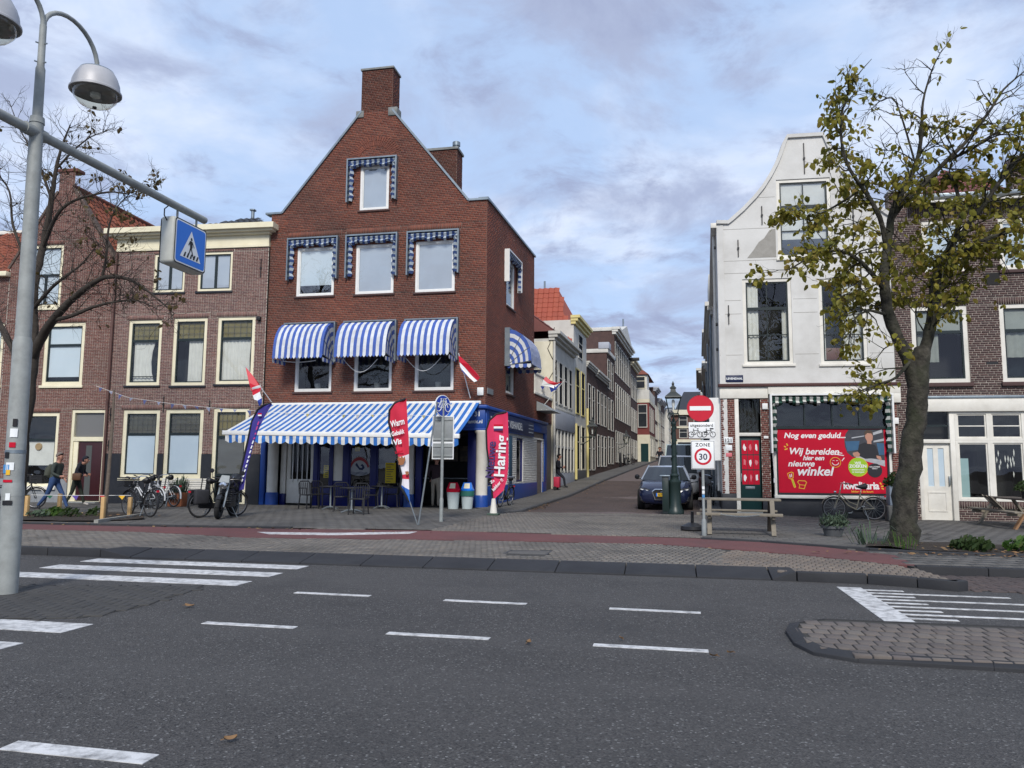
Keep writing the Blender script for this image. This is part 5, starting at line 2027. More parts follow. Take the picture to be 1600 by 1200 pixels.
# shop window: white frame, dark top lights, printed film in the lower part
sw = put('shop_window', None, hW)
b = MB()
ring(b, 1.55, .63, 4.92, 3.77, .07, -.01, .14, .02, .001)
b.build('frame', P('white_paint'), sw)
bx('sill', P('white_paint'), 1.52, 4.86, -.14, .02, .622, .72, sw)
b = MB()
ring(b, 1.621, .73, 4.849, 3.74, .05, .01, .10)
b.box(1.67, 4.80, .012, .098, 2.72, 2.80)
for x in (2.48, 3.28, 4.06):
	b.box(x - .02, x + .02, .014, .096, 2.80, 3.69)
b.build('sash', P('dark_sash'), sw)
for a, c in ((1.67, 2.46), (2.50, 3.26), (3.30, 4.04), (4.08, 4.80)):
	b = MB()
	b.quad((a, .06, 2.80), (c, .06, 2.80), (c, .06, 3.69), (a, .06, 3.69))
	b.build('pane', P('pane'), sw)
b = MB()
ring(b, 1.6, .7, 4.87, 3.75, .02, .30, .8)
b.box(1.6, 4.87, .8, .82, .7, 3.75)
b.build('room', P('interior'), sw)
po = put('window_poster', None, sw)
PX0, PX1, PZ0, PZ1 = 1.675, 4.795, .785, 2.715
bx('poster_film', pr_r, PX0, PX1, .052, .058, PZ0, PZ1, po, 0)
PY = .0505


def ptext(t, u, z, size, m=pr_w, bold=.004, shear=.0, tilt=0.0, **k):
	return lettering(t, po, (u, PY - .001, z), size, m, rot=(math.pi / 2, -math.radians(tilt), 0), bold=bold, shear=shear, **k)


def fu(px):                                          # poster survey: photo px of the 1190.. crop to metres
	return PX0 + (px - 165) / (1275 - 165) * (PX1 - PX0)


def fz(py):
	return PZ1 - (py - 400) / (1045 - 400) * (PZ1 - PZ0)


ptext('Nog even geduld...', fu(232), fz(490), .225, bold=.0065, shear=.22, spacing=1.0, sx=1.06)
ptext('Wij bereiden', fu(275), fz(655), .275, bold=.006, shear=.25, tilt=-.5, spacing=.97, sx=1.03)
ptext('hier een', fu(422), fz(715), .20, bold=.0045, shear=.25, spacing=.93)
ptext('nieuwe', fu(265), fz(778), .25, bold=.006, shear=.25, spacing=1.0, sx=1.06)
ptext('winkel', fu(352), fz(868), .38, bold=.009, shear=.25, spacing=1.0, sx=1.05)
ptext('kwalitaria', fu(825), fz(1000), .30, bold=.009, spacing=.92, sx=.97)
ptext('lekker in de buurt', fu(905), fz(1035), .085, m=pr_y, bold=.0015)
b = MB()
for a, c in (((775, 637), (828, 645)), ((752, 654), (845, 668)), ((848, 690), (822, 722))):
	b.bar((fu(a[0]), PY - .001, fz(a[1])), (fu(c[0]), PY - .001, fz(c[1])), .022, .001, up=(0, 1, 0))
b.build('printed_marks', pr_w, po, stuff=True)


def pdisc(u, z, r, m, y, n=28, clip=None):
	b = MB()
	pts = [(u + r * math.cos(2 * math.pi * k / n), z + r * math.sin(2 * math.pi * k / n)) for k in range(n)]
	if clip:
		pts = [(min(max(p[0], clip[0]), clip[2]), min(max(p[1], clip[1]), clip[3])) for p in pts]
	b.prism(pts, y, y + .0008)
	return b.build('printed_shape', m, po)


def pshape(pts, m, y=PY):
	b = MB()
	b.prism([(fu(x), fz(z)) for x, z in pts], y, y + .0008)
	return b.build('printed_shape', m, po)


# photograph of a cook at a counter, printed in a round field cut by the edge
ph_d = mat('photo_dark', (.03, .035, .045), .5, (.06, .06, .07), 6)
ph_b = mat('photo_blue', (.03, .09, .18), .5, (.05, .13, .22), 5)
ph_s = mat('photo_skin', (.48, .25, .17), .5, (.42, .2, .14), 8)
ph_g = mat('photo_grey', (.45, .46, .47), .5, (.3, .31, .33), 6)
pshape([(905, 405), (870, 450), (855, 510), (858, 580), (880, 640), (930, 680), (1255, 745), (1255, 404)], ph_d, PY)
pshape([(862, 525), (1010, 520), (990, 610), (880, 625)], ph_b, PY - .001)
pshape([(1180, 540), (1255, 545), (1255, 660), (1200, 660)], ph_b, PY - .001)
pshape([(930, 485), (1060, 465), (1060, 475), (930, 496)], ph_g, PY - .001)
pshape([(1140, 440), (1240, 405), (1243, 435), (1150, 462)], ph_g, PY - .001)
pshape([(1150, 520), (1255, 495), (1255, 520), (1150, 535)], ph_g, PY - .001)
pshape([(930, 650), (1080, 690), (1255, 715), (1255, 775), (1150, 745), (980, 700)], ph_g, PY - .001)
pshape([(1000, 560), (1060, 535), (1110, 548), (1165, 560), (1195, 640), (1190, 690), (1060, 700), (985, 665), (950, 660), (990, 620)], pr_k, PY - .002)
pshape([(1085, 515), (1128, 515), (1128, 552), (1085, 548)], ph_s, PY - .0025)
pshape([(1066, 445), (1095, 432), (1135, 440), (1145, 475), (1140, 510), (1118, 532), (1085, 522), (1068, 490)], ph_s, PY - .003)
pshape([(1060, 470), (1062, 430), (1090, 410), (1130, 415), (1148, 445), (1146, 470), (1130, 445), (1090, 442)], mat('photo_hair', (.07, .045, .03), .6), PY - .0035)
pshape([(935, 640), (985, 628), (1008, 650), (1000, 680), (945, 678)], ph_s, PY - .003)
pshape([(1172, 665), (1215, 675), (1225, 705), (1212, 715), (1176, 690)], ph_s, PY - .003)
pdisc(fu(985), fz(783), .285, pr_y, PY - .004)
pdisc(fu(982), fz(782), .275, pr_g, PY - .0045)
ptext('WIJ', fu(982), fz(755), .115, bold=.003, align='CENTER').location.y = PY - .0055
ptext('ZOEKEN', fu(982), fz(787), .125, bold=.004, align='CENTER').location.y = PY - .0055
ptext('medewerkers', fu(982), fz(815), .065, bold=.0015, align='CENTER').location.y = PY - .0055
ptext('en bezorgers', fu(982), fz(838), .065, bold=.0015, align='CENTER').location.y = PY - .0055
pdisc(fu(1150), fz(815), .21, pr_k, PY - .005)
ptext('SOLLICITEER', fu(1150), fz(785), .052, bold=.001, align='CENTER').location.y = PY - .006
ptext('DIRECT', fu(1150), fz(802), .045, bold=.001, align='CENTER').location.y = PY - .006
# spatula, chef's hat, smile and small ray marks in yellow outline
pshape([(255, 850), (300, 833), (322, 842), (320, 895), (298, 912), (270, 902)], pr_y, PY)
pshape([(262, 855), (300, 841), (314, 848), (312, 892), (296, 902), (275, 895)], pr_r, PY - .001)
pshape([(278, 862), (286, 859), (290, 890), (282, 892)], pr_w, PY - .002)
pshape([(295, 856), (303, 853), (305, 886), (298, 889)], pr_w, PY - .002)
pshape([(295, 912), (316, 905), (343, 985), (330, 998), (318, 985)], pr_y, PY)
pshape([(305, 922), (314, 920), (334, 982), (326, 986)], pr_g, PY - .001)
pshape([(357, 935), (372, 918), (440, 922), (457, 938), (445, 965), (430, 1008), (370, 1000), (378, 968)], pr_y, PY)
pshape([(365, 937), (376, 926), (436, 929), (448, 940), (438, 962), (424, 1000), (378, 993), (385, 964)], pr_r, PY - .001)
pshape([(383, 960), (438, 966), (436, 972), (382, 966)], pr_y, PY - .002)
for a, c in (((232, 575), (252, 585)), ((258, 548), (270, 570)), ((236, 610), (268, 600)), ((1195, 935), (1210, 955)), ((1205, 975), (1232, 968)), ((1210, 990), (1232, 1000))):
	b = MB()
	b.bar((fu(a[0]), PY - .001, fz(a[1])), (fu(c[0]), PY - .001, fz(c[1])), .035, .001, up=(0, 1, 0))
	b.build('printed_ray', pr_y, po)
b = MB()
su, sz = fu(755), fz(737)
ci = [2 * math.pi * k / 24 for k in range(25)]
b.tube([(su + .15 * math.cos(a), PY, sz + .15 * math.sin(a)) for a in ci], .011, 4, caps=False)
b.build('smile_ring', pr_y, po)
b = MB()
b.tube([(su + .10 * math.cos(math.radians(a)), PY, sz + .02 + .10 * math.sin(math.radians(a))) for a in range(195, 346, 15)], .012, 4)
for s_ in (-1, 1):
	b.tube([(su + s_ * .05 + .022 * math.cos(math.radians(a)), PY, sz + .04 + .022 * math.sin(math.radians(a))) for a in range(0, 181, 30)], .007, 4)
b.build('smile_face', pr_w, po)
gr_c, wh_c = mat('cloth_green', (.018, .06, .045), .85, (.022, .07, .05), 6), mat('cloth_cream', (.60, .60, .56), .85, (.5, .5, .46), 6)
folded_hood(hW, 1.45, 4.98, 3.775, 1.98, gr_c, wh_c, P('white_metal'), d=.24, fold=.30, leg=.16)
tube_part('pull_cord', P('white_metal'), hW, [(1.50, -.12, 1.98), (1.52, -.12, 1.45), (1.53, -.1, 1.22)], .012, 5)
tube_part('cord_end', P('white_metal'), hW, [(1.53, -.1, 1.22), (1.53, -.1, 1.08)], .03, 6)
# street side of the white house
WSL = 12.4
wsa = math.radians(267.6 - 2.5)
wdir = Vector((math.cos(wsa), math.sin(wsa), 0))
wback = -wdir * WSL
wso = [(9.6, 4.9, 10.8, 7.1), (5.0, 4.9, 6.2, 7.1), (6.4, 1.0, 8.2, 3.0)]
plain_wall(hW, [(0, .0), (0, 9.2), (WSL, 9.2), (WSL, 0)], wso, P('stucco'), loc=wback, rotz=wsa, thick=.2)
for o in wso:
	window(hW, *o, y=.03, fw=.09, frame=P('white_paint'), cells=T2, gl=P('pane'), loc=wback, rotz=wsa)
Mw = Matrix.Translation(wback) @ Matrix.Rotation(wsa, 4, 'Z')
folded_hood(hW, WSL - 3.6, WSL - .12, 3.70, 1.75, gr_c, wh_c, P('white_metal'), loc=wback, rotz=wsa, d=.34)
bx('plinth', P('black_paint'), .0, WSL - .02, -.03, .1, 0, .74, hW, M=Mw)
tube_part('drain_pipe', P('white_paint'), hW, [Mw @ Vector((WSL - .9, -.08, .8)), Mw @ Vector((WSL - .9, -.08, 9.2))], .05)
bx('gutter', P('white_paint'), 0, WSL + .02, -.18, .0, 9.12, 9.28, hW, M=Mw)
for z in (8.5, 6.0, 5.2):
	bx('wall_hook', P('black_plastic'), WSL - .3, WSL - .24, -.09, 0, z, z + .10, hW, M=Mw)
b = MB()
bk = -wdir * 12.0
b.add([(.06, .3, 9.0), (2.78, .3, 10.8), (5.1, .3, 9.0), (.06 + bk.x, bk.y, 9.0), (2.78 + bk.x, bk.y, 10.8), (5.1 + bk.x, bk.y, 9.0)], [(0, 1, 2), (5, 4, 3), (0, 3, 4, 1), (1, 4, 5, 2)])
b.build('roof', P('tile_red'), hW)
bx('rear_wall', P('mortar_dark'), 1.2, 5.1, 12, 12.1, 0, 9.2, hW, 0)
bx('party_wall', P('mortar_dark'), 5.06, 5.12, .25, 12, 0, 9.2, hW, 0)

# ------------------------------------------------------------------ brown brick house at the right edge
R_O = W_O + Vector((math.cos(W_A), math.sin(W_A), 0)) * 5.145
R_A = math.radians(1.0)
hR = thing('brown_brick_house', 'dark brown brick house with white shop front and red hipped roof behind the leafy tree', 'house', R_O, R_A)
RL = 5.6
r1 = [(.50, 4.08, 2.05, 6.40), (2.93, 4.08, 4.45, 6.40)]
r2 = [(.92, 7.44, 2.08, 9.04), (3.05, 7.44, 4.2, 9.02)]
sol = [(o[0] - .06, o[3], o[2] + .06, o[3] + .21) for o in r1] + [(0.55, 9.16, RL, 9.50)]
brick_wall(hR, 3.66, 9.54, lambda z: [(0, RL)], r1 + r2, P('brick_brown'), P('mortar_light'), course=.0675, bl=.22, joint=.013, soldiers=sol, seed=71)
brick_wall(hR, .0, 3.66, lambda z: [(0, .52)], [], P('brick_brown'), P('mortar_light'), course=.0675, bl=.22, joint=.013, seed=72)
brick_wall(hR, .0, .60, lambda z: [(1.50, RL)], [], P('brick_brown'), P('mortar_light'), course=.0675, bl=.22, joint=.013, seed=73, soldiers=[(1.5, .38, RL, .60)])
brick_wall(hR, 9.2, 9.98, lambda z: [(.02, .54)], [], P('brick_brown'), P('mortar_light'), course=.0675, bl=.22, seed=74, loc=(0, -.02, 0), wall_name='chimney')
bx('chimney_cap', P('grey_stone'), .0, .56, -.05, .4, 9.98, 10.04, hR)
bx('chimney_stack', P('mortar_dark'), .03, .53, .0, .4, 9.2, 9.98, hR, 0)
for o in r2:
	window(hR, *o, y=.02, fw=.10, frame=P('white_paint'), sash=P('white_paint'), gl=P('pane_bright'), blinds=[(0, 1, 0, 1, P('blind_pale'))], sill=(.07, .10, P('brick_brown')))
gy = mat('glass_curtain', (.22, .23, .20), .9, (.3, .31, .27), 3)
for o in r1:
	window(hR, *o, y=.02, fw=.12, frame=P('white_paint'), cells=[(0, .68, 1, 1), (0, 0, 1, .68)], gl=P('pane'), blinds=[(0, 1, .68, 1, gy)], curtains=[(.0, .5, .25, .66, gy, 4)] if o is r1[0] else [(0, 1, .3, .66, gy, 6)], sill=(.09, .12, P('brick_brown')))
for o in ((2.50, 4.62, 2.82, 4.69), (2.62, 7.0, 3.0, 7.36)):
	bx('vent_grille', P('black_plastic') if o[3] - o[1] < .1 else P('interior'), o[0], o[2], -.012, .0, o[1], o[3], hR, 0)
bx('eaves', mat('eaves_dark', (.05, .055, .05), .6), .56, RL, -.35, .1, 9.545, 9.68, hR)
bx('gutter', P('white_paint'), .56, RL, -.40, -.34, 9.50, 9.56, hR)
bx('flat_roof', P('zinc'), .56, RL, -.3, 1.4, 9.685, 9.80, hR)
pa, pb_, pc, pd = (1.0, .5, 9.81), (3.95, .5, 9.81), (2.45, 2.3, 11.35), (2.45, 2.3, 11.35)
b = MB()
b.add([(1.0, .5, 9.80), (3.95, .5, 9.80), (2.45, 2.3, 11.32), (1.0, 5, 9.8), (3.95, 5, 9.8), (2.45, 4, 11.32)], [(0, 1, 2), (1, 4, 5, 2), (4, 3, 5), (3, 0, 2, 5)])
b.build('roof_core', P('tile_red'), hR)


def tri_clip(u, v):
	return v * .49 - .02 < u < 1 - v * .51 + .03


roof_tiles(hR, (1.0, .46, 9.83), (3.95, .46, 9.83), (3.95, 2.28, 11.37), (1.0, 2.28, 11.37), 13, 8, P('tile_red'), 'roof_tile', 200, wave=.03, clip=tri_clip)
b = MB()
b.tube([(.98, .46, 9.86), (2.45, 2.28, 11.40)], .07, 6)
b.tube([(3.97, .46, 9.86), (2.45, 2.28, 11.40)], .07, 6)
b.build('hip_ridge', P('tile_red'), hR, stuff=True)
brick_wall(hR, 9.7, 11.3, lambda z: [(3.95, 4.5)], [], P('brick_brown'), P('mortar_light'), course=.0675, bl=.22, seed=75, loc=(0, 1.0, 0), wall_name='chimney')
bx('chimney_stack', P('mortar_dark'), 3.96, 4.49, 1.02, 1.5, 9.6, 11.3, hR, 0)
bx('lead_flashing', P('zinc'), .40, RL, -.12, .05, 3.60, 3.68, hR)
bx('fascia', P('white_paint'), .48, RL, -.10, .12, 3.22, 3.598, hR)
sf = put('shop_front', None, hR)
wp = P('white_paint')
bx('post', wp, .521, .62, -.02, .14, .0, 3.219, sf)
bx('post', wp, 1.40, 1.54, -.02, .14, .0, 3.219, sf)
bx('transom', wp, .621, 1.399, -.01, .13, 2.29, 2.40, sf)
b = MB()
b.quad((.62, .07, 2.40), (1.40, .07, 2.40), (1.40, .07, 3.22), (.62, .07, 3.22))
b.build('fanlight', P('pane_dark'), sf)
bx('fanlight_bar', P('dark_sash'), .62, 1.40, .06, .09, 2.78, 2.83, sf, 0)
dd = put('front_door', None, hR)
b = MB()
x0, x1, z0, z1 = .622, 1.398, .03, 2.289
b.box(x0, x1, .08, .12, z0, 1.02)
b.box(x0, x0 + .16, .08, .12, 1.02, z1)
b.box(x1 - .16, x1, .08, .12, 1.02, z1)
b.box(x0 + .32, x1 - .32, .08, .12, 1.02, 2.14)
b.box(x0 + .16, x1 - .16, .08, .12, 2.14, z1)
b.build('door_leaf', wp, dd)
b = MB()
ring(b, x0 + .13, .28, x1 - .13, .86, .035, .065, .082)
b.build('door_panel', wp, dd)
for a, c in ((x0 + .16, x0 + .32), (x1 - .32, x1 - .16)):
	b = MB()
	b.quad((a, .10, 1.02), (c, .10, 1.02), (c, .10, 2.14), (a, .10, 2.14))
	b.build('door_light', P('frosted'), dd)
bx('door_handle', P('steel'), x1 - .07, x1 - .03, .02, .08, 1.05, 1.32, dd)
for a, c in ((1.541, 2.47), (2.471, 3.40), (3.401, 4.33), (4.331, 5.26)):
	window(hR, a, 2.37, c, 3.218, y=-.02, fw=.07, fd=.1, frame=wp, sash=wp, sw=.04, bars=[(0, 'h', .5)], gl=P('pane'), room=.9)
	window(hR, a, .605, c, 2.368, y=-.02, fw=.07, fd=.1, frame=wp, sash=wp, sw=.04, gl=P('pane'), room=.9,
		   blinds=[(0.02, .35, .02, .72, mat('mint_panel', (.30, .42, .40), .7, (.26, .38, .37), 2))] if a < 2 else ())
bx('hall', P('interior'), .62, 1.40, .4, 1.4, .0, 3.2, hR, 0)
bx('rear_wall', P('mortar_dark'), 0, RL, 6, 6.1, 0, 9.6, hR, 0)
bx('end_wall', P('mortar_dark'), RL - .1, RL, .1, 6, 0, 9.55, hR, 0)
# dried leaves hanging in the window
hg = put('hanging_decoration', None, hR)
b = MB()
rg = random.Random(5)
for k in range(16):
	x, z = 2.95 + rg.uniform(-.28, .22), 2.15 - abs(rg.gauss(.22, .16))
	b.add([(x, .14, z), (x + .02, .13, z - .09), (x, .14, z - .20), (x - .02, .13, z - .09)], [(0, 1, 2, 3)])
b.build('dried_leaves', P('curtain_white'), hg, stuff=True)
# ------------------------------------------------------------------ houses along the side street
SD = Vector((math.cos(SA), math.sin(SA), 0))           # away from the camera along the left side
SIN = Vector((-math.sin(SA), math.cos(SA), 0))         # into the houses
L0 = Vector((UR, FY, 0))
mat('far_white', 'd0cec6', .7, 'bdbbb2', 2, stain=.25, stcol=(.25, .24, .22))
mat('far_yellow', 'd6c98a', .6, 'c6b878', 2)
mat('far_cream', 'd5cfb9', .7, 'c5bea6', 2)
mat('far_grey', 'a9adb5', .6, '9da1a9', 2)
mat('far_brick_wall', (.095, .055, .047), .9, (.065, .040, .036), 3, stain=.3, stcol=(.03, .02, .02))
mat('far_red_wall', (.20, .05, .045), .9, (.15, .04, .036), 3)
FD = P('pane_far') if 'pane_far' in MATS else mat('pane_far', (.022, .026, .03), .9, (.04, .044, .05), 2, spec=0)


def far_window(parent, u0, z0, u1, z1, fm, y=-.045, bars=1, post=True, fw=.075, M=None, vbar=0):
	b = MB(M)
	ring(b, u0, z0, u1, z1, fw, y, y + .08)
	for k in range(bars):
		z = z0 + (z1 - z0) * (.62 if bars == 1 else (k + 1) / (bars + 1))
		b.box(u0 + fw, u1 - fw, y + .012, y + .07, z - .03, z + .03)
	for k in range(vbar):
		u = u0 + (u1 - u0) * (k + 1) / (vbar + 1)
		b.box(u - .03, u + .03, y + .010, y + .07, z0 + fw, z1 - fw)
	w = b.build('window', fm, parent)
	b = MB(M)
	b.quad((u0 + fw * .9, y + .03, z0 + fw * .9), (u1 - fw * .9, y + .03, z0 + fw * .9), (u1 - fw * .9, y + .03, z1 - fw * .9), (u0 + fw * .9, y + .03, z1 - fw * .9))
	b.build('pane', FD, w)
	return w


def row_house(name, label, s0, s1, zt, wall, cat='house', out=0.0, depth=7.0, brick=None, base=None):
	"""terrace house on the left side: local x along the street, y into the house"""
	o = L0 + SD * s0 - SIN * out
	zb = zst(o.y)
	h = thing(name, label, cat, (o.x, o.y, 0), SA, 'houses along the left of the side street')
	W = s1 - s0
	bx('wall', wall, 0, W, 0, depth, zb - .8, zt, h, 0)
	if brick:
		brick_wall(h, zb, zt, lambda z: [(0, W)], [], brick, P('mortar_dark'), course=.075, bl=.24, loc=(0, -.003, 0), seed=int(s0 * 7), wall_name='mortar_face')
	return h, zb, W


def cornice(h, W, z, d, hh, m, x0=-.05, n=3, y0=0.0, x1=None):
	b = MB()
	for k in range(n):
		f = (k + 1) / n
		b.box(x0 - d * f * .3, (x1 if x1 is not None else W) + .05 + d * f * .3, y0 - d * f * (1 + .001 * k), y0 + .15, z + hh * k / n + (.001 if k else 0), z + hh * (k + 1) / n)
	b.build('cornice', m, h)


bwm = P('far_white')
h, zb, W = row_house('white_row_house', 'low white row house with grey shop fascia, directly beyond the corner shop', 11.75, 18.1, 7.85, bwm)
cornice(h, W, 7.75, .45, .45, bwm)
for k in range(4):
	far_window(h, .25 + 1.48 * k, 4.7, 1.25 + 1.48 * k, 6.95, bwm)
bx('string_course', bwm, 0, W, -.10, .1, 4.38, 4.52, h)
bx('shop_fascia', P('far_grey'), .05, W - .05, -.10, .1, 3.42, 4.379, h)
for k in range(7):
	bx('shop_post', bwm, .05 + k * 1.0, .20 + k * 1.0, -.08, .1, zb + .75, 3.40, h)
for k in range(6):
	far_window(h, .201 + k * 1.0, 2.55, 1.049 + k * 1.0, 3.40, bwm, bars=0, fw=.06, vbar=1)
	far_window(h, .201 + k * 1.0, zb + .8, 1.049 + k * 1.0, 2.549, bwm, bars=0, fw=.06)
bx('plinth', P('far_grey'), 0, W, -.05, .1, zb - .7, zb + .75, h)
bx('corner_pilaster', P('far_cream'), -.03, .12, -.04, .9, zb, 7.7, h)
tube_part('drain_pipe', bwm, h, [(-.02, -.12, zb), (-.02, -.12, 7.7)], .06)
b = MB()
b.add([(-.1, -.1, 8.2), (W, -.1, 8.2), (W, 3.2, 10.7), (-.1, 3.2, 10.7), (-.1, 6.5, 8.2), (W, 6.5, 8.2)], [(0, 1, 2, 3), (3, 2, 5, 4), (0, 3, 4), (1, 5, 2)])
b.build('roof', P('tile_red'), h)
roof_tiles(h, (0, -.1, 8.22), (W, -.1, 8.22), (W, 3.2, 10.74), (0, 3.2, 10.74), 18, 12, P('tile_red'), 'roof_tile', 216, wave=.04)
rg = random.Random(4)
b = MB()
for k in range(3):                                    # leafless creeper on its end wall
	p = Vector((-.04, .5 + k * .6, 5))
	pts = []
	for q in range(14):
		pts.append(p.copy())
		p += Vector((0, rg.uniform(-.22, .22), .26))
	b.tube(pts, .02, 4)
b.build('creeper', P('bark_left'), h)

h, zb, W = row_house('white_row_house', 'taller white row house with yellow cornice, yellow window frames and bright red roof', 18.15, 23.0, 10.0, bwm)
cornice(h, W, 9.75, .40, .5, P('far_yellow'))
for u in (.6, 2.6):
	far_window(h, u, 4.6, u + 1.35, 7.3, P('far_yellow'))
	far_window(h, u, 1.35, u + 1.35, 4.0, P('far_cream'))
far_window(h, 1.6, 8.0, 3.2, 9.5, bwm)
for k, u in enumerate((.15, 4.6)):
	tube_part('drain_pipe', P('far_yellow'), h, [(u, -.1, zb + .1), (u, -.1, 5.2 if k else 4.0)], .08)
bx('plinth', P('kerb_grey'), 0, W, -.05, .1, zb - .7, zb + .6, h)
b = MB()
ra = [(-.12, .15, 8.45), (-.12, 6.6, 8.45), (1.3, 6.4, 12.15), (1.3, 1.15, 12.15), (W, .3, 10.2), (W, 6.6, 10.2)]
b.add(ra, [(1, 0, 3, 2), (0, 4, 3), (3, 4, 5, 2), (2, 5, 1), (0, 1, 5, 4)])
b.build('roof', P('tile_bright'), h)
roof_tiles(h, (-.16, 6.6, 8.45), (-.16, .1, 8.45), (1.3, .1, 12.2), (1.3, 6.6, 12.2), 20, 12, P('tile_bright'), 'roof_tile', 240, wave=.05, clip=lambda u, v: u < 1 - .155 * v)
tube_part('flue_pipe', P('zinc'), h, [(1.4, 2.0, 12.1), (1.4, 2.0, 12.7)], .06)

fb = P('far_brick_wall')
h, zb, W = row_house('brown_row_house', 'narrow low brown brick row house with white cornice beside the yellow framed house', 23.05, 27.1, 7.95, fb, brick=P('brick_street'))
cornice(h, W, 7.9, .22, .35, bwm)
for u in (.5, 2.35):
	far_window(h, u, 4.4, u + 1.15, 6.9, bwm)
	far_window(h, u, zb + .4, u + 1.15, 3.6, bwm)
h, zb, W = row_house('brown_row_house', 'low brown brick row house with white cornice in front of the tall brown house', 27.15, 33.2, 8.0, fb, brick=P('brick_street'))
cornice(h, W, 7.75, .30, .42, bwm)
for u in (.6, 2.5, 4.3):
	far_window(h, u, 4.5, u + 1.2, 6.9, bwm)
	far_window(h, u, zb + .5, u + 1.2, 3.8, bwm)
h, zb, W = row_house('brown_row_house', 'stepped brown brick row house with white coping, joined to the tallest brown house', 33.25, 38.3, 10.5, fb, brick=P('brick_street'))
bx('coping', bwm, -.08, W, -.12, 7, 10.3, 10.6, h)
bx('parapet', P('far_grey'), -.12, 1.2, -.2, .6, 10.601, 11.1, h)
for u in (.5, 2.7):
	far_window(h, u, 7.6, u + 1.3, 9.9, bwm)
	far_window(h, u, 4.4, u + 1.3, 6.9, bwm)
	far_window(h, u, zb + .5, u + 1.3, 3.9, bwm)
h, zb, W = row_house('brown_row_house', 'tallest brown brick row house with white pediment and rows of tall white windows', 38.35, 52.3, 12.9, fb, brick=P('brick_street'))
cornice(h, W, 12.6, .5, .6, bwm)
bx('coping', bwm, -.08, .3, -.1, 7, 12.905, 13.2, h)
b = MB()
b.prism([(2, 13.2), (W - 1, 13.2), (W / 2 + .5, 14.6)], -.35, .5)
b.build('pediment', bwm, h)
tube_part('finial', P('zinc'), h, [(W / 2 + .5, 0, 14.4), (W / 2 + .5, 0, 15.3)], .08)
for r, (z0, z1) in enumerate(((9.4, 12.1), (5.6, 8.6), (zb + .5, 4.6))):
	for k in range(8):
		far_window(h, .5 + 1.66 * k, z0, 1.7 + 1.66 * k, z1, bwm)
bx('hoist_beam', P('black_plastic'), W - 1.2, W - .9, -1.0, .3, 12.1, 12.4, h)
b = MB()
b.lathe([(.25, 0), (.3, .3), (.22, .5), (.22, .9)], (.8, 3.5, 13.2), 10)
b.build('chimney_pot', P('brick_red'), h, smooth=True)
h, zb, W = row_house('brown_row_house', 'dark brown brick row house with projecting dark cornice beyond the tallest one', 52.35, 59.8, 12.0, fb)
cornice(h, W, 11.8, .6, .6, P('far_cream'))
for z0, z1 in ((8.6, 11.0), (5.2, 7.6), (zb + .5, 4.4)):
	for k in range(4):
		far_window(h, .5 + 1.75 * k, z0, 1.7 + 1.75 * k, z1, bwm)
# the red house that stands forward into the street
h, zb, W = row_house('red_corner_house', 'red plastered house with white bands and red dormer roof standing forward in the street', 61.8, 71.0, 10.2, P('far_red_wall'), out=1.15)
Me = Matrix.Rotation(-math.pi / 2, 4, 'Z')              # its end wall faces the camera
Me = Matrix(((0, 1, 0, 0), (-1, 0, 0, 0), (0, 0, 1, 0), (0, 0, 0, 1)))
for z0, z1, m in ((9.2, 10.21, bwm), (8.8, 9.199, P('far_cream')), (zb - .5, 5.2, P('far_cream'))):
	bx('band', m, -.06, W, -.06, 4, z0, z1, h, 0)
far_window(h, -1.25, 6.0, -.2, 8.6, bwm, M=Me, y=-.14)
for k in range(3):
	far_window(h, .8 + 2.6 * k, 5.6, 2.2 + 2.6 * k, 8.4, bwm)
	far_window(h, .8 + 2.6 * k, zb + .6, 2.2 + 2.6 * k, 4.8, bwm, y=-.14)
bx('dark_door', P('green_paint'), -.09, -.061, .12, .95, zb, 4.2, h, 0)
bx('dormer', bwm, .3, 3.2, .2, 2.2, 10.211, 12.0, h, 0)
far_window(h, -1.6, 10.4, -.4, 11.8, P('far_cream'), M=Matrix.Translation((.28, 0, 0)) @ Me, y=-.08)
b = MB()
b.add([(0, 0, 12.0), (W, 0, 12.0), (W, 5, 12.0), (0, 5, 12.0), (1.8, 1.6, 13.4), (W - 2, 1.6, 13.4)], [(0, 1, 5, 4), (1, 2, 5), (2, 3, 4, 5), (3, 0, 4)])
b.build('roof', P('tile_orange'), h)
specs = [(71.1, 76.5, 11.5, 'far_brick_wall', 1.2, 'brown narrow row house with dark roof parapet just beyond the red house'),
		 (76.6, 83, 10.6, 'far_cream', 1.25, 'cream row house, second beyond the red house'),
		 (83.1, 91, 10.9, 'far_brick_wall', 1.3, 'brown row house, third beyond the red house'),
		 (91.1, 99, 10.2, 'far_white', 1.9, 'white row house with heavy cornice at the far end of the street')]
for s0, s1, zt, wm, o_, lb in specs:
	h, zb, W = row_house('far_row_house', lb, s0, s1, zt, P(wm), out=o_)
	cornice(h, W, zt - .5, .5, .5, P('far_grey'))
	for z0, z1 in ((7.4, 9.3), (zb + 2.6, zb + 4.4 if zb + 4.4 < 7.2 else 7.1), (zb + .3, zb + 2.3)):
		for k in range(3):
			u = .5 + (W - 1) * k / 3
			far_window(h, u, z0, u + (W - 1) / 3 - .5, z1, bwm)
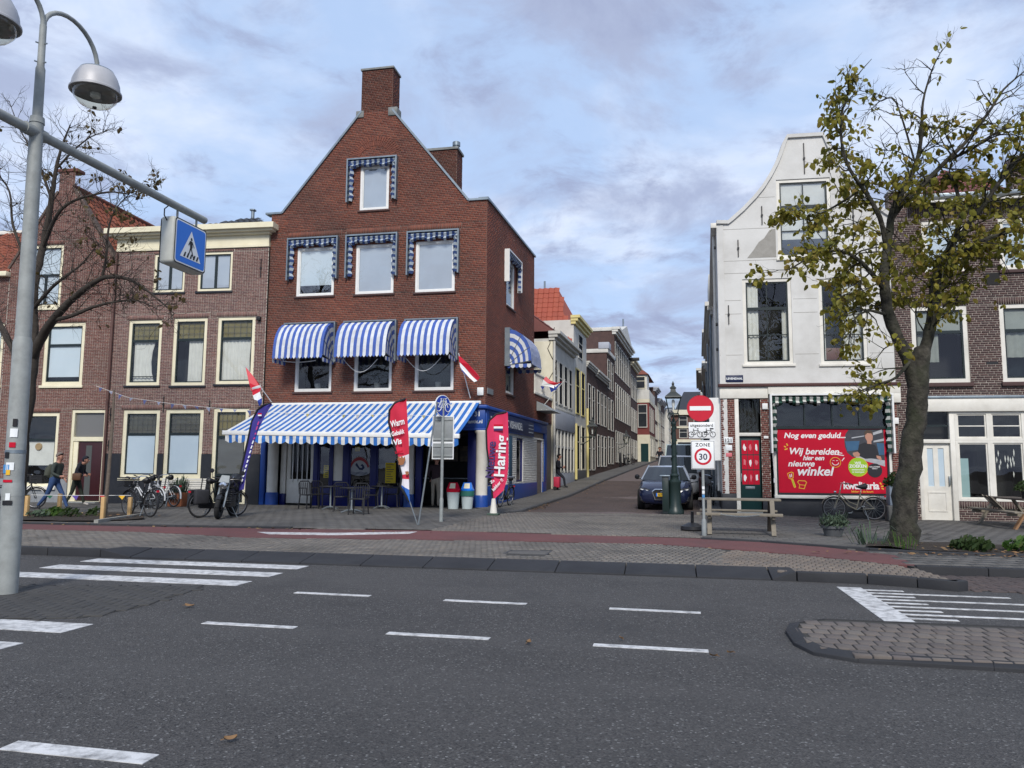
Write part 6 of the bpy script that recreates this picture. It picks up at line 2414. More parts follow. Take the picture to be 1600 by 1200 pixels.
# house closing the street
EY = 126
e = thing('end_house', 'brown brick house with white ground floor closing the far end of the side street', 'house', (-2.6, EY, 0))
EB = 3.0
fbr = mat('far_brick_warm', (.13, .066, .05), .9, (.10, .055, .045), 3)
bx('wall', fbr, -6, 18, 0, 8, EB - 1, 10.0, e, 0)
bx('ground_floor', P('far_cream'), -6, 18, -.08, .2, EB - 1, 6.1, e, 0)
bx('string_course', P('far_cream'), -6, 18, -.2, .2, 7.9, 8.15, e, 0)
bx('cornice', P('far_cream'), -6, 18, -.5, .3, 10.0, 10.8, e, 0)
b = MB()
b.add([(-6, -.3, 10.8), (3.3, -.3, 10.8), (3.3, 5, 11.6), (-6, 5, 11.6)], [(0, 1, 2, 3)])
b.add([(3.3, -.4, 10.8), (11, -.4, 10.8), (10, 5, 14.2), (4.8, 5, 14.2)], [(0, 1, 2, 3)])
b.add([(3.3, -.4, 10.8), (4.8, 5, 14.2), (3.3, 5, 10.8)], [(0, 1, 2)])
b.build('roof', [P('tile_black')], e)
for u, z0, z1 in ((.7, 8.3, 9.7), (.7, 6.5, 7.8 + .0), (3.9, 8.2, 9.8), (6.2, 8.2, 9.8), (3.9, 6.3, 7.8), (6.2, 6.3, 7.8), (8.6, 8.2, 9.8), (8.6, 6.3, 7.8)):
	far_window(e, u, z0, u + 1.3, z1, P('far_white'))
for u in (.5, 3.6, 6.4):
	far_window(e, u, EB + .8, u + 2.2, EB + 2.7, P('far_white'), y=-.12)

# right side of the street beyond the white house
RA_ = math.radians(-88.0)
def xw(y):
	return 2.02 + (y - 37) * math.tan(math.radians(1.9))


specs = [((xw(47.2), 47.2), 10.0, 9.4, 'stucco', 10.9, .5, 'white plastered house with projecting cornice behind the white gabled house'),
		 ((xw(57.5), 57.5), 10.0, 9.9, 'far_white', 11.6, .6, 'pale house with raised gable block, second behind the white gabled house'),
		 ((xw(68.0), 68.0), 10.2, 9.2, 'far_cream', 10.4, .6, 'cream house with heavy cornice, third behind the white gabled house'),
		 ((xw(84.0) - .2, 84.0), 15.5, 10.2, 'far_brick_wall', 10.9, .9, 'dark brown house, far along the right side of the side street'),
		 ((xw(104.0) - .3, 104.0), 19.5, 9.4, 'far_cream', 10.0, .9, 'pale house, farthest along the right side of the side street')]
for (x, y), ln, zt, wm, zc, d, lb in specs:
	h = thing('side_street_house', lb, 'house', (x, y, 0), math.radians(-91.9), 'houses along the right of the side street')
	bx('wall', P(wm), 0, ln, 0, 6, zst(y - ln) - 1, zt, h, 0)
	cornice(h, ln, zt - .6, d * .7, .6, P('far_white'))
	bx('gable_block', P('far_white'), ln * .3, ln * .7, -.1, 1.2, zt + .1, zc + .6, h)
	for z0, z1 in ((6.8, 8.6), (4.0, 6.0), (1.8, 3.4)):
		for k in range(3):
			u = .6 + (ln - 1) * k / 3
			far_window(h, u, z0 + .3, u + (ln - 1) / 3 - .7, z1 + .3, P('far_white'))
	tube_part('drain_pipe', P('zinc'), h, [(ln - .3, -.1, zst(y - ln)), (ln - .3, -.1, zt - .6)], .06)

# flag over the side street: pole on the shop's rear wing with a tattered red-white-blue pennant
# ------------------------------------------------------------------ street furniture
GV = P('galvanised')
# tall lamp post with two lamps and the zebra sign on its cross arm
LX, LY = -7.55, 7.72
lp = thing('street_lamp', 'tall grey double armed street lamp post carrying the crossing sign, at the left edge', 'street lamp', (LX, LY, 0))
PG = P('pole_grey')
lean = Vector((-.012, .0, 1)).normalized()


def pz(z):
	return (-.018 * z, .005 * z, z)


b = MB()
b.tube([pz(0), pz(1.2)], .116, 20)
b.tube([pz(1.2), pz(2.95), pz(3.02)], [.106, .103, .085], 20)
b.tube([pz(1.12), pz(1.2), pz(1.2), pz(1.28)], [.118, .118, .118, .107], 20)
b.tube([pz(3.0), pz(5.72)], [.088, .076], 20)
b.tube([pz(5.7), pz(5.78)], [.086, .08], 18)
b.tube([pz(5.75), pz(6.42), pz(6.46), pz(7.0)], [.058, .055, .042, .040], 16)
b.build('pole', PG, lp, smooth=True)
for z in (6.5, 6.75):
	for a in (0, 2.1, 4.2):
		b = MB()
		p = Vector(pz(z))
		b.tube([p, p + Vector((math.cos(a), math.sin(a), 0)) * .075], .010, 6)
		b.build('bolt', P('steel'), lp)
b = MB()
b.tube([Vector(pz(1.62)), Vector(pz(1.66))], .109, 20)
b.build('pole_band', P('zinc'), lp, smooth=True)
for sg in (1, -1):
	pts = []
	for k in range(15):
		t = k / 14
		ang = math.pi * t * 1.0
		y = (.47 - .47 * math.cos(ang)) * (1 if sg > 0 else .80)
		z = 6.98 + .40 * math.sin(ang) + (-.06 * t) * 1.0
		pts.append((-.018 * 7, sg * (y + .0) + .035, z + (.05 if k == 0 else 0)))
	pts = [pz(6.85)] + pts[1:]
	b = MB()
	b.tube(pts, .030, 10)
	arm = b.build('arm', PG, lp, smooth=True)
	yc = pts[-1][1]
	zc = 6.92
	x = -.018 * 7
	b = MB()
	b.lathe([(0.000, 0.024), (0.116, 0.018), (0.213, -0.030), (0.219, -0.043)][::-1], (x, yc, zc), 28)
	top = b.build('lamp_cap', P('zinc'), lp, smooth=True)
	b = MB()
	b.lathe([(0.222, -0.046), (0.265, -0.121), (0.295, -0.206), (0.307, -0.303), (0.329, -0.321), (0.329, -0.345), (0.304, -0.351)], (x, yc, zc), 32)
	for e_ in range(1):
		b.lathe([(0.304, -0.351), (0.287, -0.206), (0.207, -0.060), (0.000, -0.036)], (x, yc, zc), 32)
	lh = b.build('lamp_hood', mat('lamp_silver', (.46, .46, .47), .5, (.38, .38, .39), 5, metal=.15), lp, smooth=True)
	b = MB()
	b.lathe([(0.284, -0.345), (0.265, -0.436), (0.194, -0.509), (0.104, -0.545), (0.000, -0.558)][::-1], (x, yc, zc), 28)
	gb = b.build('glass_bowl', glass('bowl', .8, (.80, .80, .74), .06), lp, smooth=True)
	b = MB()
	b.lathe([(0.039, -0.145), (0.065, -0.242), (0.065, -0.400), (0.000, -0.436)], (x, yc, zc), 12)
	b.build('bulb', P('sign_white'), lp, smooth=True)
	b = MB()
	b.lathe([(0.000, -0.576), (0.028, -0.569), (0.028, -0.545), (0.000, -0.539)], (x, yc, zc), 10)
	b.build('bowl_knob', P('black_plastic'), lp)
b = MB()
b.tube([(-.10, -5.5, 5.55), (-.10, 3.55, 5.60)], .060, 16)
b.build('cross_arm', PG, lp, smooth=True)
b = MB()
b.tube([(-.10, -.16, 5.58), (-.10, .16, 5.58)], .075, 16)
b.build('arm_clamp', PG, lp, smooth=True)
st_m = [P('sign_white'), P('ink_black'), mat('sticker_blue', (.06, .24, .50), .5), pr_r, pr_y]
rg = random.Random(12)
for k, (z, a, w, hh, c) in enumerate(((1.86, -62, .08, .10, 0), (1.72, -66, .07, .06, 3), (1.60, -95, .06, .07, 1), (1.44, -98, .10, .10, 2), (1.47, -72, .09, .09, 0), (1.40, -80, .05, .06, 4), (1.12, -70, .05, .08, 0), (1.05, -72, .11, .05, 1), (1.3, -84, .12, .03, 3), (1.98, -58, .05, .09, 1))):
	b = MB()
	r = .1255 if z < 1.2 else .115
	c0 = Vector(pz(z))
	rows = []
	for zz in (z - hh / 2, z + hh / 2):
		rows.append([(c0.x + r * math.cos(math.radians(a) + q * w / r / 4), c0.y + r * math.sin(math.radians(a) + q * w / r / 4), zz) for q in (-2, -1, 0, 1, 2)])
	b.grid(rows)
	b.build('sticker', st_m[c], lp)
# crossing sign hung under the arm
cs = thing('pedestrian_crossing_sign', 'blue boxed pedestrian crossing sign hanging from the lamp post arm', 'traffic sign', (LX - .13, LY + 3.08, 4.64))
b = MB()
b.box(-.135, .12, -.43, .43, .0, .76)
b.build('sign_box', mat('sign_shell', 'c5c6bd', .5, 'b2b3aa', 5, stain=.3, stcol=(.2, .2, .18)), cs, bevel=.05)
for x, sg in ((.1215, 1), (-.1365, -1)):
	fc = put('sign_face', None, cs, (x, 0, 0))

	def face(name, pts, m, d):
		b = MB()
		v = [(sg * d, p[0] * sg, p[1]) for p in pts]
		b.add(v, [tuple(range(len(pts)))])
		return b.build(name, m, fc)

	def rr(w, z0, z1, r):
		o = []
		for cx, cz, a0 in ((w - r, z1 - r, 0), (-w + r, z1 - r, 90), (-w + r, z0 + r, 180), (w - r, z0 + r, 270)):
			for k in range(5):
				a = math.radians(a0 + 22.5 * k)
				o.append((cx + r * math.cos(a), cz + r * math.sin(a)))
		return o
	face('rim', rr(.415, .015, .745, .06), P('ink_black'), .001)
	face('border', rr(.395, .035, .725, .05), P('sign_white'), .003)
	face('field', rr(.375, .055, .705, .04), P('sign_blue'), .005)
	face('triangle', [(-.27, .15), (.27, .15), (0, .62)], P('sign_white'), .007)
	ink = P('ink_black')
	for q in range(5):
		u = -.19 + .082 * q
		face('stripe', [(u, .165), (u + .045, .165), (u + .075, .245), (u + .04, .245)], ink, .009)
	for pts in ([(-.02, .49), (.0, .515), (.022, .505), (.03, .48), (.012, .46), (-.012, .465)], [(-.035, .455), (.03, .455), (.04, .36), (.02, .33), (-.025, .33)],
				[(-.025, .335), (.01, .335), (-.03, .25), (-.07, .19), (-.09, .2), (-.045, .27)], [(-.005, .335), (.022, .335), (.055, .26), (.09, .19), (.068, .185), (.03, .25)],
				[(-.035, .455), (-.02, .43), (-.055, .37), (-.075, .375)], [(.03, .455), (.018, .43), (.06, .385), (.08, .355), (.09, .37), (.06, .41)]):
		face('walker', pts, ink, .0095)
for y in (-.25, .25):
	tube_part('hanger', PG, cs, [(0.03, y, .75), (0.03, y, .94)], .018, 8)
tube_part('cable', P('black_plastic'), cs, [(-.02, -.4, .66), (-.02, -.50, .74), (-.02, -.50, .84), (-.02, -.40, .93)], .010, 6)

# no entry sign post with exception plate and 30 zone plate
sp_ = thing('sign_post', 'grey post with red no entry disc above bicycle exception and zone 30 plates', 'traffic sign', (.64, 16.55, .12))
tube_part('post', GV, sp_, [(0, 0, 0), (0, 0, 2.95)], .030, 12)
b = MB()
b.lathe([(.05, 0), (.05, .30), (.036, .34)], (0, 0, 0), 12)
b.build('post_sleeve', P('sign_grey'), sp_, smooth=True)


def disc(b, x, z, r, y0, y1, n=40):
	b.prism([(x + r * math.cos(2 * math.pi * k / n), z + r * math.sin(2 * math.pi * k / n)) for k in range(n)], y0, y1)


sg_ = put('no_entry_sign', None, sp_, (0, -.05, 2.63))
b = MB()
disc(b, -.03, 0, .275, -.006, .012)
b.build('disc', P('sign_red'), sg_)
b = MB()
b.box(-.245, .185, -.009, -.0065, -.045, .045)
b.build('bar', P('sign_white'), sg_)
b = MB()
n = 40
o = [(-.03 + .275 * math.cos(2 * math.pi * k / n), -.0075, .275 * math.sin(2 * math.pi * k / n)) for k in range(n + 1)]
i_ = [(-.03 + .262 * math.cos(2 * math.pi * k / n), -.0075, .262 * math.sin(2 * math.pi * k / n)) for k in range(n + 1)]
b.grid([i_, o])
b.build('edge', mat('sign_red_dark', (.42, .01, .025), .35), sg_)


def bicycle_print(par, cx, cz, s, m, y, moped=False):
	b = MB()
	R = .052 * s
	for x in (-.085 * s, .085 * s):
		b.tube([(cx + x + R * math.cos(2 * math.pi * k / 18), y, cz + R * math.sin(2 * math.pi * k / 18)) for k in range(19)], .006 * s, 4, caps=False)
	L_ = [((-.085, 0), (-.04, .08)), ((-.04, .08), (.05, .08)), ((-.04, .08), (0, 0)), ((0, 0), (.05, .08)), ((-.085, 0), (0, 0)), ((.085, 0), (.04, .11)), ((.025, .115), (.06, .12)), ((-.05, .11), (-.025, .11)), ((-.04, .08), (-.04, .11))]
	for p, q in L_:
		b.tube([(cx + p[0] * s, y, cz + p[1] * s), (cx + q[0] * s, y, cz + q[1] * s)], .0055 * s, 4)
	if moped:
		b.box(cx + .03 * s, cx + .10 * s, y - .001, y + .001, cz + .10 * s, cz + .125 * s)
		b.box(cx - .09 * s, cx - .02 * s, y - .001, y + .001, cz + .03 * s, cz + .06 * s)
	b.build('bicycle_symbol', m, par)


ex = put('exception_plate', None, sp_, (0, -.045, 2.0))
bx('plate', P('sign_white'), -.275, .255, .0, .015, .0, .34, ex, .008)
lettering('uitgezonderd', ex, (-.01, -.002, .245), .088, P('ink_black'), align='CENTER', bold=.0012)
bicycle_print(ex, -.135, .085, 1.05, P('ink_black'), -.003)
bicycle_print(ex, .125, .085, 1.05, P('ink_black'), -.003, True)
zp = put('zone_plate', None, sp_, (0, -.045, 1.36))
bx('plate', P('sign_white'), -.235, .245, .0, .015, .0, .60, zp, .008)
b = MB()
ring(b, -.225, .012, .235, .588, .008, -.002, -.0005)
b.build('border', P('ink_black'), zp)
lettering('ZONE', zp, (.005, -.002, .475), .10, P('ink_black'), align='CENTER', bold=.0015, spacing=1.15)
b = MB()
disc(b, .005, .265, .175, -.002, -.0008)
b.build('ring', P('sign_red'), zp)
b = MB()
disc(b, .005, .265, .130, -.0035, -.0022)
b.build('ring_field', P('sign_white'), zp)
lettering('30', zp, (.005, -.0045, .20), .18, mat('ink_navy', (.012, .015, .05), .5), align='CENTER', bold=.003)
for z, c in ((.95, 0), (.86, 0), (.78, 2)):
	bx('sticker', st_m[c], -.025, .025, -.037, -.030, z, z + .06, sp_, 0)

# cycle route sign seen from the back of its panels, before the shop
bs = thing('sign_post', 'grey post with round blue cycle sign above two grey sign backs, before the awning', 'traffic sign', (-5.72, 18.9, .12))
tube_part('post', GV, bs, [(0, 0, 0), (0, 0, 3.12)], .038, 12)
b = MB()
b.lathe([(.05, 0), (.05, .55), (.04, .6)], (0, 0, 0), 12)
b.build('post_sleeve', GV, bs, smooth=True)
rd = put('cycle_sign', None, bs, (0, -.04, 2.93), (0, 0, math.radians(62)))
b = MB()
disc(b, 0, 0, .28, -.01, .012)
b.build('rim', P('sign_white'), rd)
b = MB()
disc(b, 0, 0, .262, -.013, -.0105)
b.build('field', mat('sign_blue_deep', (.012, .05, .36), .35, (.012, .045, .32), 4), rd)
bicycle_print(rd, 0, -.04, 2.0, P('sign_white'), -.016)
rd.location = (0, -.02, 2.93)
for nm, z0, z1 in (('upper_panel', 2.0, 2.66), ('lower_panel', 1.58, 1.98)):
	pn = put(nm, None, bs, (0, .045, 0))
	bx('panel', P('sign_grey'), -.275, .275, .0, .012, z0, z1, pn, .01)
	b = MB()
	ring(b, -.285, z0 - .01, .285, z1 + .01, .02, -.008, .018)
	b.build('edge', P('sign_white'), pn)
	for z in (z0 + .08, z1 - .08):
		bx('bracket', GV, -.26, .26, -.02, -.001, z - .02, z + .02, pn, 0)

# old style lantern post with electric box
DG = mat('lamp_green', (.009, .021, .019), .4, (.012, .026, .023), 6, stain=.3, stcol=(.03, .04, .035))


def lantern(par, z, s=1.0):
	l = put('lantern', None, par, (0, 0, z))
	b = MB()
	w0, w1, h = .125 * s, .225 * s, .50 * s
	for i in range(4):
		a = math.pi / 4 + i * math.pi / 2
		c, d = math.cos(a) * 1.414, math.sin(a) * 1.414
		b.bar((w0 * c, w0 * d, 0), (w1 * c, w1 * d, h), .022 * s)
	for w, zz in ((w0, 0), (w1, h)):
		for i in range(4):
			a0, a1 = math.pi / 4 + i * math.pi / 2, math.pi / 4 + (i + 1) * math.pi / 2
			b.bar((w * math.cos(a0) * 1.414, w * math.sin(a0) * 1.414, zz), (w * math.cos(a1) * 1.414, w * math.sin(a1) * 1.414, zz), .025 * s)
	b.build('cage', DG, l)
	b = MB()
	for i in range(4):
		a0, a1 = math.pi / 4 + i * math.pi / 2, math.pi / 4 + (i + 1) * math.pi / 2
		q = [(w * math.cos(a) * 1.38, w * math.sin(a) * 1.38, zz) for w, zz, a in ((w0, .01, a0), (w0, .01, a1), (w1, h - .01, a1), (w1, h - .01, a0))]
		b.quad(*q)
	b.build('pane', glass('lantern_glass', .8, (.93, .93, .90), .05), l)
	b = MB()
	b.lathe([(.0, .0), (.03 * s, .0), (.03 * s, .1 * s), (.045 * s, .14 * s), (.05 * s, .26 * s), (.03 * s, .32 * s), (.0, .33 * s)], (0, 0, .12 * s), 12)
	b.build('bulb', P('sign_white'), l, smooth=True)
	b = MB()
	for (wa, za), (wb, zb) in (((.30, .50), (.285, .535)), ((.285, .535), (.10, .68)), ((.10, .68), (.085, .78)), ((.085, .78), (.12, .80)), ((.12, .80), (.05, .86))):
		rows = []
		for w, zz in ((wa, za), (wb, zb)):
			rows.append([(w * s * math.cos(math.pi / 4 + i * math.pi / 2) * 1.2, w * s * math.sin(math.pi / 4 + i * math.pi / 2) * 1.2, zz * s) for i in range(5)])
		b.grid(rows)
	b.lathe([(.05 * s, .86 * s), (.03 * s, .89 * s), (.045 * s, .93 * s), (.02 * s, .98 * s), (.0, 1.03 * s)], (0, 0, 0), 10)
	b.build('roof', mat('lamp_roof', (.035, .04, .038), .5, (.05, .055, .052), 5), l)
	return l


gl = thing('lantern_post', 'dark green cast iron lantern post standing before the parked blue car', 'street lamp', (.085, 24.2, .12))
b = MB()
b.lathe([(.27, 0), (.27, .10), (.22, .16), (.215, .22), (.19, .28), (.18, .88), (.20, .93), (.20, .98), (.13, 1.04), (.12, 1.12), (.145, 1.16), (.10, 1.22)], (0, 0, 0), 20)
b.build('pedestal', DG, gl, smooth=True)
b = MB()
b.lathe([(.085, 1.2), (.095, 1.3), (.08, 1.38), (.078, 1.9), (.062, 2.6), (.058, 2.68), (.08, 2.72), (.08, 2.78), (.05, 2.84), (.045, 2.9)], (0, 0, 0), 16)
b.build('shaft', DG, gl, smooth=True)
b = MB()
for k in range(26):                                     # cast ivy winding up the shaft
	a = k * .8
	z = 1.45 + k * .05
	r = .085 - .018 * k / 26
	p = Vector((r * math.cos(a), r * math.sin(a), z))
	b.bar(p, p + Vector((-.05 * math.sin(a), .05 * math.cos(a), .045)), .035, .012)
b.build('cast_leaves', DG, gl, stuff=True)
for sg in (-1, 1):
	for ax in (0, 1):
		b = MB()
		pts = []
		for k in range(9):
			t = k / 8
			r = .04 + .13 * math.sin(math.pi * t * .75)
			pts.append(((sg * r if ax == 0 else 0), (sg * r if ax else 0), 2.76 + .32 * t))
		b.tube(pts, .016, 6)
		b.build('scroll', DG, gl, smooth=True)
lantern(gl, 3.05, 1.0)
ebx = thing('utility_cabinet', 'slim dark green utility pillar tight against the lantern post', 'utility box', (-.19, 24.15, .12))
bx('body', mat('cabinet_grey', (.02, .027, .03), .5, (.026, .034, .036), 6), -.10, .10, -.12, .12, 0, 1.12, ebx, .015)
bx('door', DG, -.085, .085, -.132, -.121, .08, 1.0, ebx, .004)
bx('cap', P('zinc'), -.17, .15, -.16, .14, 1.121, 1.17, ebx, .015)

# bollards along the right pavement
for k, (x, y) in enumerate(((1.08, 30.2), (1.30, 36.5))):
	bo = thing('bollard', 'short dark red bollard on the right pavement nearest the blue car' if k == 0 else 'short dark bollard farther along the right pavement beside the parked cars', 'bollard', (x, y, zst(y)), 0, 'bollards in the side street')
	b = MB()
	b.lathe([(.07, 0), (.07, .75), (.085, .76), (.085, .86), (.05, .92), (.0, .93)], (0, 0, 0), 14)
	b.build('post', mat('bollard_red', (.06, .018, .02), .5), bo, smooth=True)

# wall lanterns in the side street
for k, (s, z) in enumerate(((20.3, 3.35), (40.2, 3.55))):
	p = L0 + SD * s
	w = thing('wall_lantern', 'wall lantern on a bracket by the yellow framed house' if k == 0 else 'wall lantern on a bracket at the tallest brown row house', 'wall lamp', (p.x, p.y, z), SA, 'wall lanterns in the side street')
	b = MB()
	b.tube([(0, 0, -.05), (0, -.75, -.05)], .03, 8)
	b.tube([(0, 0, -.5), (0, -.25, -.42), (0, -.55, -.25), (0, -.7, -.05)], .022, 6)
	b.build('bracket', DG, w)
	l = lantern(w, 0, 1.15)
	l.location = (0, -.75, 0)
# ------------------------------------------------------------------ bicycles
BLK = P('black_plastic')
BM = mat('bike_black', (.015, .016, .018), .35)


def wheel(par, x, r, y=0.0, tw=.021, spoke=True, name='wheel'):
	w = put(name, None, par, (x, y, r))
	b = MB()
	n = 28
	b.tube([((r - tw) * math.cos(2 * math.pi * k / n), 0, (r - tw) * math.sin(2 * math.pi * k / n)) for k in range(n + 1)], tw, 7, caps=False)
	b.build('tyre', P('rubber'), w, smooth=True)
	b = MB()
	b.tube([((r - 2.4 * tw) * math.cos(2 * math.pi * k / n), 0, (r - 2.4 * tw) * math.sin(2 * math.pi * k / n)) for k in range(n + 1)], .009, 5, caps=False)
	b.lathe([(.025, -.04), (.025, .04)], (0, 0, 0), 8, 'y')
	b.build('rim', mat('rim_steel', (.22, .22, .23), .4, metal=.8), w)
	if spoke:
		b = MB()
		for k in range(14):
			a = 2 * math.pi * k / 14
			b.bar((.02 * math.cos(a + .5), .02 * (1 if k % 2 else -1), .02 * math.sin(a + .5)), ((r - .05) * math.cos(a), 0, (r - .05) * math.sin(a)), .004)
		b.build('spokes', P('steel'), w, stuff=True)
	return w


def make_bike(label, fm, basket=False, bags=False, step=True, crate=False):
	t = thing('bicycle', label, 'bicycle')
	R = .34
	wheel(t, .54, R)
	wheel(t, -.54, R)
	b = MB()
	hd, hl = (.36, 0, .86), (.40, 0, .70)
	bb, st = (-.06, 0, .30), (-.20, 0, .80)
	if step:
		b.tube([hl, (.16, 0, .42), bb], .019, 8)
		b.tube([(.385, 0, .76), (.13, 0, .52), (-.10, 0, .42)], .014, 8)
	else:
		b.tube([hl, bb], .018, 8)
		b.tube([(.37, 0, .83), (-.19, 0, .77)], .016, 8)
	b.tube([bb, st], .017, 8)
	b.tube([hd, hl], .021, 8)
	for y in (-.06, .06):
		b.tube([bb, (-.54, y, R)], .010, 6)
		b.tube([(-.17, y * .3, .70), (-.54, y, R)], .009, 6)
	b.build('frame', fm, t, smooth=True)
	b = MB()
	for y in (-.05, .05):
		b.tube([hl, (.43, y, .62), (.54, y, R)], .011, 6)
	b.build('fork', fm, t, smooth=True)
	b = MB()
	b.tube([hd, (.33, 0, 1.0)], .013, 6)
	b.tube([(.10, -.27, 1.02), (.24, -.27, 1.06), (.33, -.15, 1.05), (.34, 0, 1.0), (.33, .15, 1.05), (.24, .27, 1.06), (.10, .27, 1.02)], .011, 6)
	b.build('handlebar', P('chrome'), t, smooth=True)
	b = MB()
	for y in (-.27, .27):
		b.tube([(.08, y, 1.015), (.20, y, 1.05)], .017, 6)
	b.build('grips', BLK, t, stuff=True)
	b = MB()
	b.tube([st, (-.215, 0, .92)], .012, 6)
	b.build('seat_post', P('chrome'), t)
	b = MB()
	b.tube([(-.38, 0, .96), (-.34, 0, .97), (-.24, 0, .95), (-.12, 0, .955), (-.08, 0, .95)], [.05, .095, .075, .035, .02], 10)
	b.build('saddle', BLK, t, smooth=True)
	for x, a0, a1 in ((.54, 20, 150), (-.54, 0, 190)):
		b = MB()
		rows = []
		for k in range(13):
			a = math.radians(a0 + (a1 - a0) * k / 12)
			rows.append([(x + (R + .03 - .012 * abs(q)) * math.cos(a), q * .03, R + (R + .03 - .012 * abs(q)) * math.sin(a)) for q in (-1, 0, 1)])
		b.grid(rows)
		b.build('mudguard', fm, t, smooth=True)
	b = MB()
	b.bar((-.30, -.05, .72), (-.82, -.05, .72), .014)
	b.bar((-.30, .05, .72), (-.82, .05, .72), .014)
	for x in (-.34, -.5, -.66, -.82):
		b.bar((x, -.06, .72), (x, .06, .72), .012)
	for y in (-.07, .07):
		b.bar((-.70, y, .72), (-.54, y, R), .010)
	b.build('rack', BLK, t)
	b = MB()
	b.prism([(-.62, .28), (-.60, .40), (.0, .38), (.05, .30), (.0, .22), (-.55, .25)], -.055, -.025)
	b.build('chain_case', BLK, t, bevel=.008)
	b = MB()
	b.bar((-.06, -.07, .30), (.08, -.07, .20), .018)
	b.bar((-.06, .07, .30), (-.20, .07, .40), .018)
	b.box(.04, .13, -.17, -.08, .19, .215)
	b.box(-.25, -.16, .08, .17, .39, .415)
	b.build('cranks', P('steel'), t, stuff=True)
	b = MB()
	b.bar((-.28, .04, .30), (-.34, .17, .01), .014)
	b.build('kickstand', P('steel'), t)
	b = MB()
	b.lathe([(.0, 0), (.035, .01), (.04, .06), (.03, .07)], (.47, 0, .80), 10, 'x')
	b.build('front_light', P('chrome'), t)
	b = MB()
	b.box(-.87, -.83, -.03, .03, .66, .71)
	b.build('rear_light', P('sign_red'), t)
	if basket:
		b = MB()
		for k in range(6):
			z = .80 + .045 * k
			b.bar((.42, -.20, z), (.80, -.20, z), .022, .03)
			b.bar((.42, .20, z), (.80, .20, z), .022, .03)
			b.bar((.42, -.2, z), (.42, .2, z), .022, .03)
			b.bar((.80, -.2, z), (.80, .2, z), .022, .03)
		b.box(.42, .80, -.2, .2, .78, .80)
		b.build('crate', BLK, t)
	if bags:
		for y in (-.15, .15):
			b = MB()
			b.box(-.80, -.40, y - .07, y + .07, .36, .74)
			b.build('pannier', mat('bag_black', (.02, .02, .023), .8, (.03, .03, .034), 9), t, bevel=.04)
	return t


def at_pts(front, rear, z=.11):
	"""place by the ground points under the front and the rear wheel"""
	f, r = ground(*front, z), ground(*rear, z)
	d = (f - r)
	d.z = 0
	d.normalize()
	c = f - d * .54
	return (c.x, c.y, zwalk(c.x, c.y)), math.atan2(d.y, d.x)


def place(o, lr):
	o.location, o.rotation_euler.z = lr[0], lr[1]


bw = mat('bike_white', 'cfd0cf', .4)
bg_ = mat('bike_olive', (.16, .15, .11), .45)
k1 = make_bike('black bicycle with a black front crate beside the wooden stake', BM, basket=True)
place(k1, ((ground(182, 808, .11).x + .54, 18.5, .12), math.radians(165)))
k1.location = (ground(182, 808, .11) + Vector((.50, .22, .01)))
k1.rotation_euler.z = math.radians(157)
k2 = make_bike('white bicycle parked behind the black crate bicycle', bw)
k2.location = ground(222, 796, .11) + Vector((0, .1, .01))
k2.rotation_euler.z = math.radians(166)
BG = 'bicycles'
k1['group'] = k2['group'] = BG
d3 = dup(k2, ground(240, 793, .11) + Vector((0, .5, .01)), math.radians(160), 'second white bicycle, nearest the white slatted bench', BG)
k4 = make_bike('dark bicycle with black pannier bags standing left of the motorcycle', BM, bags=True)
k4['group'] = BG
k4.location = ground(312, 810, .11) + Vector((.22, .5, .01))
k4.rotation_euler.z = math.radians(64)
k5 = make_bike('black bicycle leaning by the blue plinth behind the red herring flag', BM)
k5['group'] = BG
k5.location = (-5.62, 26.0, .15)
k5.rotation_euler = (math.radians(-7), 0, math.radians(-96))
k6 = make_bike('old olive bicycle parked before the red shop poster', bg_)
k6['group'] = BG
k6.location = (5.12, 23.85, zwalk(5.1, 23.8))
k6.rotation_euler.z = math.radians(183)
dup(k1, (-20.0, 20.6, .11), math.radians(15), 'bicycle mostly hidden behind the lamp post at the left edge', BG)
dup(k5, (1.40, 28.8, zst(28.8)), math.radians(-88), 'dark bicycle against the side wall of the white gabled house', BG)
dup(k4, (-4.15, 70.5, zst(70.5)), math.radians(75), 'bicycle with bags parked far up the side street, nearest the dark bin', BG)
dup(k5, (-3.85, 74.0, zst(74)), math.radians(60), 'bicycle parked far up the side street in front of the red house', BG)

# ------------------------------------------------------------------ motorcycle
mo = thing('motorcycle', 'black naked motorcycle parked beside the purple feather flag', 'motorcycle')
mb = mat('moto_black', (.012, .012, .014), .25)
f_, r_ = ground(340, 812, .11), ground(392, 799, .11)
d_ = (f_ - r_)
ang_ = math.atan2(d_.y, d_.x)
mo.location = (f_ - Vector((math.cos(ang_), math.sin(ang_), 0)) * .72) + Vector((0, 0, .01))
mo.rotation_euler = (math.radians(-5), 0, ang_)
for x, tw in ((.72, .062), (-.68, .085)):
	w = put('wheel', None, mo, (x, 0, .31))
	b = MB()
	b.tube([((.31 - tw) * math.cos(2 * math.pi * k / 28), 0, (.31 - tw) * math.sin(2 * math.pi * k / 28)) for k in range(29)], tw, 10, caps=False)
	b.build('tyre', P('rubber'), w, smooth=True)
	b = MB()
	for k in range(5):
		a = 2 * math.pi * k / 5
		b.bar((0, 0, 0), ((.30 - tw) * math.cos(a), 0, (.30 - tw) * math.sin(a)), .03, .02)
	b.lathe([(.05, -.06), (.05, .06)], (0, 0, 0), 10, 'y')
	b.build('rim', mb, w)
	b = MB()
	b.lathe([(.08, -.075), (.14, -.075), (.14, -.07), (.08, -.07)], (0, 0, 0), 20, 'y')
	b.build('brake_disc', P('steel'), w)
b = MB()
for y in (-.10, .10):
	b.tube([(.72, y, .31), (.46, y, .92)], .028, 8)
b.build('fork', P('steel'), mo, smooth=True)
b = MB()
